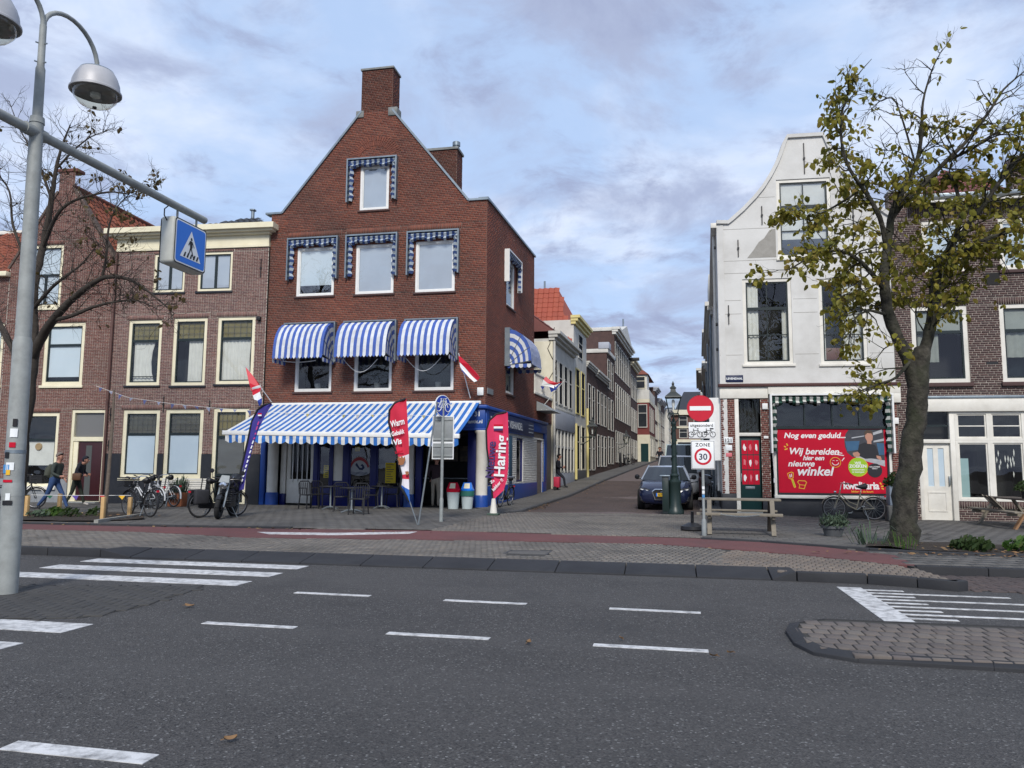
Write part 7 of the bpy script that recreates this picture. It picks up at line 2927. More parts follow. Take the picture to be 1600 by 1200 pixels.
b.tube([(-.12, 0, .80), (.0, 0, .87), (.2, 0, .90), (.36, 0, .86), (.44, 0, .80)], [.10, .155, .165, .13, .07], 12)
b.build('tank', mb, mo, smooth=True)
b = MB()
b.tube([(-.80, 0, .90), (-.62, 0, .86), (-.35, 0, .80), (-.08, 0, .80)], [.05, .10, .12, .10], 10)
b.build('seat', P('rubber'), mo, smooth=True)
b = MB()
b.box(-.22, .30, -.17, .17, .30, .60)
b.box(-.05, .34, -.13, .13, .601, .76)
for k in range(6):
	b.box(.0, .37, -.18, .18, .40 + .06 * k, .425 + .06 * k)
b.build('engine', mat('engine_dark', (.03, .03, .032), .4, (.09, .09, .09), 12, metal=.5), mo, bevel=.02)
b = MB()
b.tube([(.30, -.1, .62), (.42, -.1, .40), (.20, -.12, .24), (-.2, -.16, .26), (-.35, -.18, .32)], .028, 8)
b.tube([(-.32, -.18, .31), (-.80, -.20, .48)], [.045, .06], 10)
b.build('exhaust', P('chrome'), mo, smooth=True)
b = MB()
b.tube([(.40, -.36, 1.04), (.44, -.2, 1.03), (.46, 0, 1.0), (.44, .2, 1.03), (.40, .36, 1.04)], .014, 8)
b.build('handlebar', mb, mo, smooth=True)
b = MB()
b.tube([(.58, 0, .86), (.66, 0, .85), (.69, 0, .84)], [.11, .10, .06], 12)
b.build('headlight', P('chrome'), mo, smooth=True)
b = MB()
b.add([(.62, -.13, .94), (.62, .13, .94), (.50, .10, 1.12), (.50, -.10, 1.12), (.55, -.15, .9), (.55, .15, .9)], [(0, 1, 2, 3), (0, 3, 4), (1, 5, 2)])
b.build('flyscreen', P('sign_grey'), mo)
b = MB()
for k in range(9):
	pass
rows = [[(.72 + .33 * math.cos(math.radians(a)), q * .06, .31 + .33 * math.sin(math.radians(a))) for q in (-1, 0, 1)] for a in range(40, 161, 15)]
b.grid(rows)
b.build('front_mudguard', mb, mo, smooth=True)
for y in (-.34, .34):
	b = MB()
	b.tube([(.42, y, 1.04), (.40, y * 1.1, 1.18)], .007, 6)
	b.lathe([(.0, -.012), (.06, -.01), (.06, .01), (.0, .012)], (.40, y * 1.15, 1.21), 12, 'x')
	b.build('mirror', mb, mo)
b = MB()
b.bar((-.60, 0, .45), (-.08, 0, .40), .10, .07)
b.bar((-.95, 0, .72), (-.72, 0, .86), .10, .03)
b.build('swing_arm', mb, mo, bevel=.01)
b = MB()
b.bar((-.05, .12, .30), (-.1, .30, .01), .022)
b.build('kickstand', P('steel'), mo)
b = MB()
b.tube([(-.85, 0, .98), (-.6, 0, 1.0), (-.45, 0, .95)], [.10, .17, .10], 10)
b.build('tail_bag', BM, mo, smooth=True)

# ------------------------------------------------------------------ cars
def car(label, loc, rotz, pitch, L_, W, H, paint, hood=.98, front='plain', roofm=None, win_rake=.62, ride=.2, boxy=0.0):
	t = thing('parked_car', label, 'car', loc, rotz, 'cars parked along the side street')
	t.rotation_euler = (0, pitch, rotz)
	hw = W / 2
	xf, xr_ = L_ / 2, -L_ / 2
	belt = hood + .02
	st = [(xf, .34, .62, .66), (xf - .06, .24, .74, .82), (xf - .25, .2, hood - .16, .93), (xf - .7, .2, hood - .06, .985), (xf - 1.15, .2, hood, 1.0), (0, .2, belt, 1.0), (xr_ + .9, .2, belt + .02, .99), (xr_ + .25, .22, belt, .95), (xr_ + .04, .3, belt - .08, .88), (xr_, .4, belt - .3, .8)]
	rows = []
	for x, zb, zt, k in st:
		w = hw * k
		half = [(0, zb), (w * .80, zb), (w * .97, zb + .10), (w, zb + (zt - zb) * .45), (w * .985, zb + (zt - zb) * .72), (w * .93, zt - .03), (w * .80, zt), (w * .4, zt + .012), (0, zt + .018)]
		ring_ = [(x, y, z) for y, z in half] + [(x, -y, z) for y, z in half[-2:0:-1]]
		rows.append(ring_ + [ring_[0]])
	b = MB()
	b.grid(rows)
	b.add(rows[0][:-1], [tuple(range(len(rows[0]) - 1))[::-1]])
	b.add(rows[-1][:-1], [tuple(range(len(rows[0]) - 1))])
	body = b.build('body', paint, t, smooth=True)
	m = body.modifiers.new('s', 'SUBSURF')
	m.levels = m.render_levels = 1
	# glass house
	fb, ft = xf - 1.10, xf - 1.10 - win_rake * (1 - boxy * .3) - .12
	rb, rt = xr_ + .35, xr_ + .75
	wb, wt = hw * .90, hw * .68 + boxy * .10
	zb, zt = belt - .02, H - .04
	q = {(0, 0): (fb, zb, wb * .86), (0, 1): (ft, zt, wt), (1, 0): (rb, zb, wb * .86), (1, 1): (rt, zt, wt)}
	b = MB()
	n = 8

	def edge(x, z, w, bow):
		return [(x - bow * (1 - math.cos(math.pi * (k / n - .5))) * 1.0, w * (2 * k / n - 1), z) for k in range(n + 1)]
	f0, f1 = edge(fb, zb, wb, -0.0), edge(ft, zt, wt, -.0)
	f0 = [(fb - .22 * (2 * k / n - 1) ** 2, wb * (2 * k / n - 1), zb) for k in range(n + 1)]
	f1 = [(ft - .12 * (2 * k / n - 1) ** 2, wt * (2 * k / n - 1), zt) for k in range(n + 1)]
	r0 = [(rb + .10 * (2 * k / n - 1) ** 2, wb * (2 * k / n - 1), zb) for k in range(n + 1)]
	r1 = [(rt + .06 * (2 * k / n - 1) ** 2, wt * (2 * k / n - 1), zt) for k in range(n + 1)]
	gm = mat('car_glass', (.02, .027, .03), .05, spec=.9)
	b.grid([f0, f1], flip=True)
	ws = b.build('windscreen', gm, t, smooth=True)
	b = MB()
	b.grid([r0, r1])
	b.build('rear_window', gm, t, smooth=True)
	for s_ in (0, n):
		b = MB()
		b.quad(f0[s_], f1[s_], r1[s_], r0[s_])
		b.build('side_window', gm, t)
	b = MB()
	mid = [[((f1[k][0] * (1 - a) + r1[k][0] * a), f1[k][1] * (1 + .02 * math.sin(math.pi * a)), zt + .045 * math.sin(math.pi * (a * .9 + .05)) * (1 - .5 * (2 * k / n - 1) ** 2)) for k in range(n + 1)] for a in (0, .2, .5, .8, 1)]
	b.grid(mid, flip=True)
	for s_ in (0, n):
		b.tube([f0[s_], f1[s_], mid[2][s_], r1[s_], r0[s_]], .03, 6)
		b.tube([((f0[s_][0] + r0[s_][0]) / 2 - .1, f0[s_][1], zb), ((f1[s_][0] + r1[s_][0]) / 2 - .15, f1[s_][1], zt)], .03, 6)
	b.build('roof', roofm or paint, t, smooth=True)
	for x in (xf - .85, xr_ + .75):
		for y in (-1, 1):
			w = put('wheel', None, t, (x, y * (hw - .10), .32))
			b = MB()
			b.lathe([(.20, -.11), (.30, -.11), (.325, -.07), (.325, .07), (.30, .11), (.20, .11)], (0, 0, 0), 22, 'y')
			b.build('tyre', P('rubber'), w, smooth=True)
			b = MB()
			b.lathe([(.05, y * .09), (.20, y * .10), (.21, y * .04), (.21, -y * .09)], (0, 0, 0), 16, 'y')
			b.build('rim', P('steel'), w)
			b = MB()
			b.lathe([(.0, y * .075), (.36, y * .075), (.36, y * .070), (.0, y * .070)], (x, y * hw * .985 - y * .06, .33), 20, 'y')
			b.build('wheel_arch', P('rubber'), t)
	for y in (-1, 1):
		b = MB()
		b.tube([(fb - .30, y * hw * .86, belt + .02), (fb - .30, y * (hw + .03), belt + .06)], .035, 6)
		b.tube([(fb - .22, y * (hw + .05), belt + .07), (fb - .28, y * (hw + .06), belt + .08), (fb - .36, y * (hw + .06), belt + .08)], [.04, .09, .075], 10)
		b.build('mirror', BM if front == 'rings' else paint, t, smooth=True)

	def fx_(y):                                         # front face of the car at half width y
		return xf + .022 - .30 * (abs(y) / hw) ** 2.6

	def fprism(name, pts, m, d=.0, th=.02, par=t):
		b = MB()
		v0 = [(fx_(y) + d + (-.10 * max(0, z - .66)), y, z) for y, z in pts]
		k = len(pts)
		v1 = [(p[0] - th - .05, p[1], p[2]) for p in v0]
		b.add(v0 + v1, [tuple(range(k)), tuple(range(2 * k - 1, k - 1, -1))] + [(i, i + k, (i + 1) % k + k, (i + 1) % k) for i in range(k)])
		return b.build(name, m, par)
	for s_ in (-1, 1):
		hl_ = fprism('headlight', [(s_ * .50, .66), (s_ * .78, .70), (s_ * .82, .79), (s_ * .60, .755), (s_ * .46, .73)], mat('lamp_dark', (.05, .055, .06), .15, spec=.8), .02)
		fprism('lamp_strip', [(s_ * .52, .675), (s_ * .76, .705), (s_ * .78, .735), (s_ * .54, .70)], P('sign_white'), .028, .005, hl_)
		fprism('air_inlet', [(s_ * .52, .32), (s_ * .80, .34), (s_ * .80, .50), (s_ * .58, .46)], P('rubber'), .012)
		b = MB()
		b.bar((fx_(.72) + .025, s_ * .72, .36), (fx_(.76) + .025, s_ * .76, .48), .02)
		b.build('inlet_trim', P('steel'), t)
	gr = put('grille', None, t)
	o = [(-.40, .66), (-.30, .745), (.30, .745), (.40, .66), (.30, .38), (-.30, .38)]
	i_ = [(-.37, .655), (-.285, .722), (.285, .722), (.37, .655), (.28, .40), (-.28, .40)]
	b = MB()
	kk = len(o)
	V = [(fx_(y) + .034 - .10 * max(0, z - .66), y, z) for y, z in o] + [(fx_(y) + .034 - .10 * max(0, z - .66), y, z) for y, z in i_]
	b.add(V, [(k, (k + 1) % kk, (k + 1) % kk + kk, k + kk) for k in range(kk)])
	b.build('grille_frame', P('chrome'), gr)
	fprism('grille_mesh', i_, P('rubber'), .024, .01, gr)
	if front == 'rings':
		b = MB()
		for k in range(4):
			c = -.105 + .07 * k
			b.tube([(xf + .05, c + .045 * math.cos(2 * math.pi * j / 16), .685 + .045 * math.sin(2 * math.pi * j / 16)) for j in range(17)], .007, 5, caps=False)
		b.build('emblem', P('chrome'), gr)
	pl_ = put('number_plate', None, t)
	b = MB()
	b.box(xf + .040, xf + .052, -.26, .26, .50, .61)
	b.build('plate', mat('plate_yellow', (.70, .42, .015), .45), pl_)
	b = MB()
	b.box(xf + .0525, xf + .0535, -.26, -.215, .50, .61)
	b.build('plate_band', P('sign_blue'), pl_)
	if front == 'rings':
		lettering('KT-4', pl_, (xf + .0545, -.19, .518), .10, P('ink_black'), rot=(math.pi / 2, 0, math.pi / 2), bold=.003)
	return t


navy_p = mat('paint_navy', (.008, .012, .035), .12, (.010, .015, .042), 3, spec=.7)
car('dark navy hatchback parked nose first behind the green lantern post', (-.19, 28.0, zst(28) - .06), math.radians(-91.5), .028, 4.28, 1.80, 1.44, navy_p, front='rings', roofm=mat('paint_silver_roof', (.30, .34, .40), .15, spec=.7))
car('pale silver people carrier parked directly behind the navy hatchback', (.26, 34.0, zst(34) - .05), math.radians(-91), .04, 4.5, 1.86, 1.74, mat('paint_silver', (.42, .41, .39), .3, spec=.6), hood=1.05, boxy=.8, win_rake=.75)
car('white green van, third in the row of parked cars', (.55, 41.3, zst(41.3) - .05), math.radians(-90.5), .04, 5.0, 1.95, 2.15, mat('paint_white_green', (.52, .62, .58), .35), hood=1.15, boxy=1.0, win_rake=.8)
# ------------------------------------------------------------------ people
SKIN = mat('skin', (.42, .22, .15), .6, (.36, .17, .12), 12)


def person(label, loc, rotz, J, mats, hair=None, hair_style='short', scale=1.0, extra=None):
	"""J: joints (x forward, y left, z up); mats: cloth per region; one skinned surface"""
	t = thing('person', label, 'person', loc, rotz)
	R = dict(pelvis=.135, waist=.125, chest=.15, neck0=.075, neck=.055, chin=.075, head=.098, top=.06,
			 shl=.075, ell=.048, wrl=.034, hal=.034, shr=.075, elr=.048, wrr=.034, har=.034,
			 hil=.10, knl=.066, anl=.046, tol=.036, hir=.10, knr=.066, anr=.046, tor=.036)
	E = [('pelvis', 'waist', 'top'), ('waist', 'chest', 'top'), ('chest', 'neck0', 'top'), ('neck0', 'neck', 'skin'), ('neck', 'chin', 'skin'), ('chin', 'head', 'skin'), ('head', 'top', 'skin')]
	for s in 'lr':
		E += [('chest', 'sh' + s, 'top'), ('sh' + s, 'el' + s, 'top'), ('el' + s, 'wr' + s, 'top'), ('wr' + s, 'ha' + s, 'skin'),
			  ('pelvis', 'hi' + s, 'legs'), ('hi' + s, 'kn' + s, 'legs'), ('kn' + s, 'an' + s, 'legs'), ('an' + s, 'to' + s, 'shoe')]
	P_ = {k: Vector(v) for k, v in J.items()}
	for s in 'lr':                                        # five bent fingers on each hand
		d = (P_['ha' + s] - P_['wr' + s]).normalized()
		sd = d.cross(Vector((1, 0, .2))).normalized()
		cu = d.cross(sd)
		for k, (off, ln) in enumerate(((-.030, .062), (-.010, .074), (.010, .070), (.030, .056), (-.045, .045))):
			r0 = P_['ha' + s] + sd * off + d * (.012 if k < 4 else -.02)
			a, c = 'f%s%da' % (s, k), 'f%s%db' % (s, k)
			P_[a] = r0 + d * ln * .55 + cu * .012 + (sd * -.02 if k == 4 else Vector())
			P_[c] = r0 + d * ln + cu * .035 + (sd * -.025 if k == 4 else Vector())
			R[a], R[c] = .0095, .0075
			E += [('ha' + s, a, 'skin'), (a, c, 'skin')]
	names = list(P_)
	ix = {n: i for i, n in enumerate(names)}
	me = bpy.data.meshes.new('p')
	me.from_pydata([P_[n] * scale for n in names], [(ix[a], ix[c]) for a, c, _ in E], [])
	o = bpy.data.objects.new('p', me)
	COL.objects.link(o)
	o.modifiers.new('k', 'SKIN')
	for n in names:
		v = me.skin_vertices[0].data[ix[n]]
		v.radius = (R[n] * scale, R[n] * scale * (1.22 if n in ('chest', 'waist') else 1))
		v.use_root = n == 'pelvis'
	m = o.modifiers.new('s', 'SUBSURF')
	m.levels = m.render_levels = 1
	out_ = bpy.data.meshes.new_from_object(o.evaluated_get(bpy.context.evaluated_depsgraph_get()))
	bpy.data.objects.remove(o)
	out_.name = 'body'
	keys = ['top', 'legs', 'shoe', 'skin']
	out_.materials.clear()
	for k in keys:
		out_.materials.append(mats.get(k, SKIN))
	segs = [(P_[a] * scale, P_[c] * scale, keys.index(r)) for a, c, r in E]
	for p in out_.polygons:
		c = p.center
		best, bi = 9, 0
		for a, e, r in segs:
			d = e - a
			f = max(0, min(1, (c - a).dot(d) / max(d.length_squared, 1e-9)))
			q = (a + d * f - c).length
			if q < best:
				best, bi = q, r
		p.material_index = bi
		p.use_smooth = True
	put('body', out_, t)
	hd, tp, ch = P_['head'] * scale, P_['top'] * scale, P_['chin'] * scale
	up = (tp - ch).normalized()
	fw = Vector((1, 0, 0)) - up * up.x
	fw.normalize()
	sd = up.cross(fw)
	if hair:
		b = MB()
		n = 14
		rows = []
		lo = -.25 if hair_style == 'short' else -.9
		for i in range(7):
			ph = math.pi / 2 - (math.pi / 2 - lo) * i / 6
			r = []
			for k in range(n + 1):
				a = 2 * math.pi * k / n
				back = .5 - .5 * math.cos(a)
				p2 = ph if back > .4 else max(ph, .55 - back)
				rr_ = .116 * scale
				r.append(hd + up * (.035 * scale + rr_ * math.sin(p2)) + (fw * math.cos(a) * 1.02 + sd * math.sin(a)) * rr_ * math.cos(p2) - fw * .012)
			rows.append(r)
		b.grid(rows)
		b.build('hair' if hair_style != 'cap' else 'cap', hair, t, smooth=True)
	b = MB()
	b.tube([ch + up * .075 + fw * .088, ch + up * .05 + fw * .118, ch + up * .035 + fw * .09], [.010, .015, .008], 6)
	b.build('nose', SKIN, t, smooth=True)
	for s_ in (-1, 1):
		b = MB()
		b.lathe([(.0, -.010), (.011, 0), (.0, .010)], tuple(ch + up * .083 + fw * .094 + sd * .034 * s_), 8)
		b.build('eye', P('ink_black'), t)
		b = MB()
		p = hd + sd * .104 * s_ * scale
		b.tube([p - up * .035, p, p + up * .025], [.010, .020, .012], 6)
		b.build('ear', SKIN, t, smooth=True)
	b = MB()
	b.bar(ch + up * .012 + fw * .078 - sd * .022, ch + up * .012 + fw * .078 + sd * .022, .010, .010)
	b.build('mouth', mat('lips', (.28, .10, .08), .6), t)
	if extra:
		extra(t)
	return t


def stride(lean=.0, step=.36, bend=0.0, arms=None):
	x = lean
	J = dict(pelvis=(0, 0, .93), waist=(x * .3, 0, 1.08), chest=(x * .7, 0, 1.30), neck0=(x, 0, 1.44), neck=(x + .02, 0, 1.50), chin=(x + .05, 0, 1.555), head=(x + .04, 0, 1.625), top=(x + .03, 0, 1.70),
			 shl=(x * .85, .19, 1.39), ell=(x - .12, .25, 1.14), wrl=(x + .06, .22, .95), hal=(x + .12, .21, .90),
			 shr=(x * .85, -.19, 1.39), elr=(x - .02, -.25, 1.12), wrr=(x + .20, -.20, 1.02), har=(x + .28, -.17, 1.02),
			 hil=(0, .09, .86), knl=(step * .55, .09, .49), anl=(step, .09, .09), tol=(step + .16, .10, .04),
			 hir=(0, -.09, .86), knr=(-step * .35, -.09, .47), anr=(-step * 1.05, -.09, .13), tor=(-step * .85, -.10, .035))
	if arms:
		J.update(arms)
	return J


den = mat('denim', (.022, .05, .13), .85, (.035, .075, .18), 9)
olive = mat('jacket_olive', (.035, .045, .038), .85, (.05, .06, .05), 8)
navyj = mat('jacket_navy', (.010, .011, .018), .85, (.018, .019, .027), 8)
dkgr = mat('trousers_green', (.016, .022, .014), .85, (.024, .03, .02), 8)
shoe = mat('shoe_dark', (.012, .013, .018), .6)
beige = mat('trousers_beige', (.36, .32, .26), .9, (.3, .26, .2), 7)
greyh = mat('hair_grey', (.16, .13, .11), .8)
dkh = mat('hair_dark', (.02, .015, .012), .8)


def satchel(t):
	b = MB()
	b.tube([(-.16, .05, 1.38), (-.21, .05, 1.25), (-.22, .04, 1.05), (-.17, .04, .98)], [.06, .13, .14, .07], 10)
	b.build('backpack', mat('bag_olive', (.055, .06, .045), .85), t, smooth=True)


def shoulder_bag(t):
	b = MB()
	b.box(-.02, .26, -.34, -.22, .86, 1.10)
	b.build('shoulder_bag', mat('leather_brown', (.10, .045, .02), .6), t, bevel=.03)
	b = MB()
	b.tube([(.10, -.28, 1.10), (.12, -.20, 1.40), (.0, .0, 1.46)], .014, 6)
	b.build('bag_strap', mat('leather_brown', (.10, .045, .02), .6), t)


p = ground(82, 796, .11)
person('man in olive jacket and blue jeans striding past the flower bed with a backpack', (p.x, p.y, .10), math.radians(8), stride(.10, .40), dict(top=olive, legs=den, shoe=shoe), greyh, extra=satchel)
p = ground(117, 790, .11)
J2 = stride(.16, .24, arms=dict(neck=(.21, 0, 1.44), chin=(.27, 0, 1.46), head=(.27, 0, 1.54), top=(.25, 0, 1.62), ell=(.12, .27, 1.14), wrl=(.30, .18, 1.05), hal=(.36, .14, 1.06), elr=(.1, -.27, 1.14), wrr=(.28, -.2, 1.02), har=(.34, -.17, 1.02)))
person('person in dark hooded jacket bending forward beside the maroon front door', (p.x, p.y, .10), math.radians(18), J2, dict(top=navyj, legs=dkgr, shoe=mat('shoe_light', (.45, .42, .38), .7)), navyj, 'long', extra=shoulder_bag)
ST = dict(stride(.02, .04), anr=(-.02, -.10, .09), tor=(.12, -.12, .035), knr=(.02, -.10, .48), anl=(.02, .11, .09), tol=(.15, .13, .035), knl=(.04, .11, .48))
person('person in beige trousers standing in the open shop doorway, seen from behind', (-7.93, 25.5, .115), math.radians(88), dict(ST), dict(top=mat('top_plum', (.035, .02, .025), .9), legs=beige, shoe=beige), dkh)
LN = dict(ST)
for k in ('pelvis', 'hil', 'hir'):
	LN[k] = (LN[k][0] - .18, LN[k][1], LN[k][2] - .10)
for k in ('waist', 'chest', 'neck0', 'neck', 'chin', 'head', 'top', 'shl', 'shr', 'ell', 'elr'):
	LN[k] = (LN[k][0] - .16 + (.02 if k in ('chin', 'head', 'top') else 0), LN[k][1], LN[k][2] - .10)
LN.update(knl=(.12, .11, .48), knr=(.16, -.10, .47), anl=(.16, .11, .09), tol=(.31, .12, .035), anr=(.22, -.10, .09), tor=(.37, -.11, .035), wrl=(.10, .10, .98), hal=(.16, .05, 1.0), wrr=(.10, -.10, .98), har=(.16, -.06, 1.02))
pp_ = L0 + SD * 12.6 - SIN * .30
person('person in black with black cap leaning on the white row house by the red trolley', (pp_.x, pp_.y, zst(pp_.y)), SA - math.pi / 2, LN, dict(top=navyj, legs=navyj, shoe=shoe), mat('cap_black', (.01, .01, .01), .9), 'cap')
RD = stride(.20, .05, arms=dict(wrl=(.42, .22, 1.10), hal=(.48, .22, 1.10), ell=(.24, .26, 1.16), wrr=(.42, -.22, 1.10), har=(.48, -.22, 1.10), elr=(.24, -.26, 1.16), knl=(.36, .09, .72), anl=(.22, .10, .32), tol=(.36, .1, .28), knr=(.30, -.09, .60), anr=(.12, -.1, .16), tor=(.26, -.1, .12)))
rr_p = person('cyclist in dark clothes riding far up the side street beyond the parked cars', (-.85, 60, zst(60) + .02), math.radians(-90), RD, dict(top=navyj, legs=navyj, shoe=shoe), dkh)
dup(k5, (-.85, 59.85, zst(60) - .04), math.radians(-90), 'dark bicycle ridden by the cyclist far up the side street', BG).rotation_euler = (0, 0, math.radians(-90))
# ------------------------------------------------------------------ things on the pavement
def G(px, py, z=.12):
	p = ground(px, py, z)
	return (p.x, p.y, zwalk(p.x, p.y))


def make_chair(label):
	t = thing('terrace_chair', label, 'chair', group='black chairs under the striped awning')
	b = MB()
	b.box(-.22, .22, -.22, .22, .43, .46)
	b.build('seat', BLK, t, bevel=.012)
	bk = put('backrest', None, t)
	for k in range(6):
		x = -.175 + .07 * k
		b = MB()
		b.bar((x, .21, .46), (x, .27, .84), .032, .012)
		b.build('slat', BLK, bk)
	b = MB()
	b.tube([(-.22, .21, .46), (-.22, .26, .80), (-.15, .28, .88), (.15, .28, .88), (.22, .26, .80), (.22, .21, .46)], .018, 6)
	b.build('back_frame', BLK, bk, smooth=True)
	for x, y in ((-.2, -.2), (.2, -.2), (-.2, .2), (.2, .2)):
		b = MB()
		b.bar((x, y, .44), (x * 1.12, y * 1.15, 0), .03)
		b.build('leg', BLK, t)
	for x in (-.22, .22):
		b = MB()
		b.tube([(x, .23, .66), (x, -.18, .67), (x, -.2, .44)], .016, 6)
		b.build('armrest', BLK, t, smooth=True)
	return t


ch0 = make_chair('slatted black chair at the left end of the terrace, by the barred shop door')
spots = [((482, 795), 60, None), ((501, 793), 170, 'black chair with its back to the window beside the small yellow notice'), ((560, 804), 5, 'foremost black chair, its back to the street before the fish emblem'),
		 ((533, 799), 200, 'black chair between the two nearest terrace tables'), ((578, 795), -60, 'black chair right of the foremost table, below the big window'), ((612, 793), -80, 'black chair nearest the red and white feather flag')]
for k, (px, a, lb) in enumerate(spots):
	g_ = G(*px)
	if k == 0:
		ch0.location, ch0.rotation_euler.z = g_, math.radians(a)
	else:
		dup(ch0, g_, math.radians(a), lb)


def make_table(label):
	t = thing('terrace_table', label, 'table', group='pedestal tables under the awning')
	b = MB()
	b.lathe([(.0, .715), (.36, .715), (.37, .73), (.36, .745), (.0, .745)], (0, 0, 0), 24)
	b.build('tabletop', BLK, t)
	b = MB()
	b.lathe([(.035, .06), (.03, .1), (.03, .715)], (0, 0, 0), 12)
	b.build('column', P('steel'), t, smooth=True)
	for k in range(4):
		a = math.pi / 4 + k * math.pi / 2
		b = MB()
		b.tube([(0, 0, .085), (.16 * math.cos(a), .16 * math.sin(a), .075), (.33 * math.cos(a), .33 * math.sin(a), .015)], [.03, .025, .018], 6)
		b.build('foot', P('steel'), t, smooth=True)
	return t


tb = make_table('foremost pedestal table with steel foot, before the fish emblem window')
tb.location = G(549, 801)
dup(tb, G(516, 796), .3, 'pedestal table nearest the barred shop door')
dup(tb, G(596, 795), .2, 'pedestal table below the large yellow notice')


def make_bin(label, lid):
	t = thing('waste_bin', label, 'waste bin', group='swing lid bins by the shop door')
	b = MB()
	b.lathe([(.0, 0), (.17, 0), (.215, .56), (.0, .56)], (0, 0, 0), 20)
	b.build('body', mat('bin_grey', 'b9c4c4', .5, 'aab5b5', 4), t, smooth=True)
	b = MB()
	b.lathe([(.225, .55), (.235, .62), (.20, .66)], (0, 0, 0), 20)
	b.add([(-.19, -.17, .64), (.19, -.17, .64), (.19, .17, .64), (-.19, .17, .64), (-.13, -.03, .86), (.13, -.03, .86), (.13, .03, .86), (-.13, .03, .86)], [(0, 1, 5, 4), (1, 2, 6, 5), (2, 3, 7, 6), (3, 0, 4, 7), (4, 5, 6, 7)])
	l = b.build('lid', lid, t, smooth=True)
	b = MB()
	b.add([(-.10, -.155, .672), (.10, -.155, .672), (.085, -.052, .835), (-.085, -.052, .835)], [(0, 1, 2, 3)])
	b.build('notice', P('cream_paint'), l)
	return t


b1 = make_bin('grey waste bin with red swing lid standing before the open shop door', pr_r)
b1.location = G(708, 795)
b2 = dup(b1, G(730, 795), .1, 'grey waste bin with blue swing lid beside the white corner column', swap={pr_r: P('sign_blue')})
b = MB()
b.lathe([(.232, .42), (.238, .50), (.238, .59)], (0, 0, 0), 16)
b.build('bin_liner', mat('liner_green', (.03, .14, .11), .4), b2, smooth=True)

# feather flags
def feather(label, base, Yf, left, right, z_of_pole, mats, ncol=6, pole_pts=None, seed=0):
	"""left / right: edge points of the sail from bottom to top, surveyed on the plane y = Yf"""
	base = Vector(base)
	t = thing('feather_flag', label, 'flag', base)
	Lp = [at(x, y, Yf) - base for x, y in left]
	Rp = [at(x, y, Yf) - base for x, y in right]
	n = 24

	def samp(pts, f):
		f *= len(pts) - 1
		i = min(int(f), len(pts) - 2)
		return pts[i].lerp(pts[i + 1], f - i)
	rows = []
	for i in range(n + 1):
		a, c = samp(Lp, i / n), samp(Rp, i / n)
		rows.append([a.lerp(c, k / ncol) + Vector((0, .035 * math.sin(i * .5 + k * .9 + seed) * math.sin(math.pi * k / ncol), 0)) for k in range(ncol + 1)])
	b = MB()
	for i in range(n):
		b.cur = mats[1](i / n)
		b.grid(rows[i:i + 2])
	b.build('sail', mats[0], t, smooth=True)
	b = MB()
	b.tube([at(x, y, Yf) - base + Vector((0, .012, 0)) for x, y in pole_pts[0]], .016, 6)
	b.build('pole', P('steel'), t, smooth=True)
	b = MB()
	b.tube([p + Vector((-.008, .004, 0)) for p in Lp], .030, 6)
	b.build('sleeve', BLK, t, smooth=True)
	return t


fl_red = mat('flag_red', (.58, .022, .055), .8, (.50, .02, .05), 3)
fl_white = mat('flag_white', (.72, .70, .72), .8, (.62, .60, .63), 3)
fl_blue = mat('flag_blue', (.02, .11, .42), .8)
fl_pur = mat('flag_purple', (.035, .03, .20), .8, (.05, .04, .26), 3)
fl_rose = mat('flag_rose', (.66, .035, .11), .8, (.58, .03, .09), 3)
txt_n = mat('flag_ink_navy', (.05, .03, .12), .8)


def ftxt(t, par, px, Yf, size, m, rot, d=.06, **k):
	p = at(px[0], px[1], Yf) - par.location
	return lettering(t, par, (p.x, p.y - d, p.z), size, m, rot=rot, bold=k.pop('bold', .003), **k)


w1 = feather('red and white feather flag advertising warm fried fish, before the awning', ground(652, 820, .12), 17.75,
			 [(640, 784), (626, 760), (628.5, 744), (617, 698), (608, 660), (609, 641), (617, 630), (634, 623)], [(641, 786), (639.5, 770), (639, 742), (639, 690), (637, 660), (636, 642), (635.5, 632), (635, 623.5)], None,
			 ([fl_red, fl_white, fl_blue], lambda f: 2 if f < .16 else 1 if f < .21 else 0 if f < .26 else 1 if f < .36 else 0), pole_pts=[[(652, 820), (640, 784), (629, 746), (617, 698), (608, 660)]])
R0 = (math.pi / 2, -math.radians(14), 0)
ftxt('Warm', w1, (612.5, 668), 17.75, .22, P('sign_white'), R0, shear=.1, sx=.62, bold=.005)
ftxt('Gebakk', w1, (613.5, 682), 17.75, .155, P('sign_white'), R0, shear=.1, sx=.68, bold=.004)
ftxt('Vis', w1, (617, 696), 17.75, .19, P('sign_white'), R0, shear=.1, sx=.9, bold=.006)
ftxt('Lekker', w1, (619, 709), 17.75, .085, pr_r, R0, sx=.9)
fpm = mat('print_brown', (.30, .12, .05), .8)
for px, s in (((628, 722), 1.1), ((637, 740), .5)):
	b = MB()
	p = at(*px, 17.75) - w1.location
	pts = [(.0, -.07), (.06, -.05), (.08, .01), (.10, .06), (.08, .13), (.05, .08), (.02, .14), (-.02, .09), (-.06, .13), (-.08, .06), (-.05, 0), (-.06, -.05)]
	b.prism([(p.x + x * s, p.z + z * s) for x, z in pts], p.y - .068, p.y - .06)
	b.build('fish_print', fpm, w1)
w2 = thing('flag_pole', 'bare grey pole leaning from the foot of the red and white feather flag', 'pole', ground(654, 820, .12))
tube_part('pole', P('steel'), w2, [(0, 0, 0), at(683, 628, 17.75) - w2.location], .022, 8)
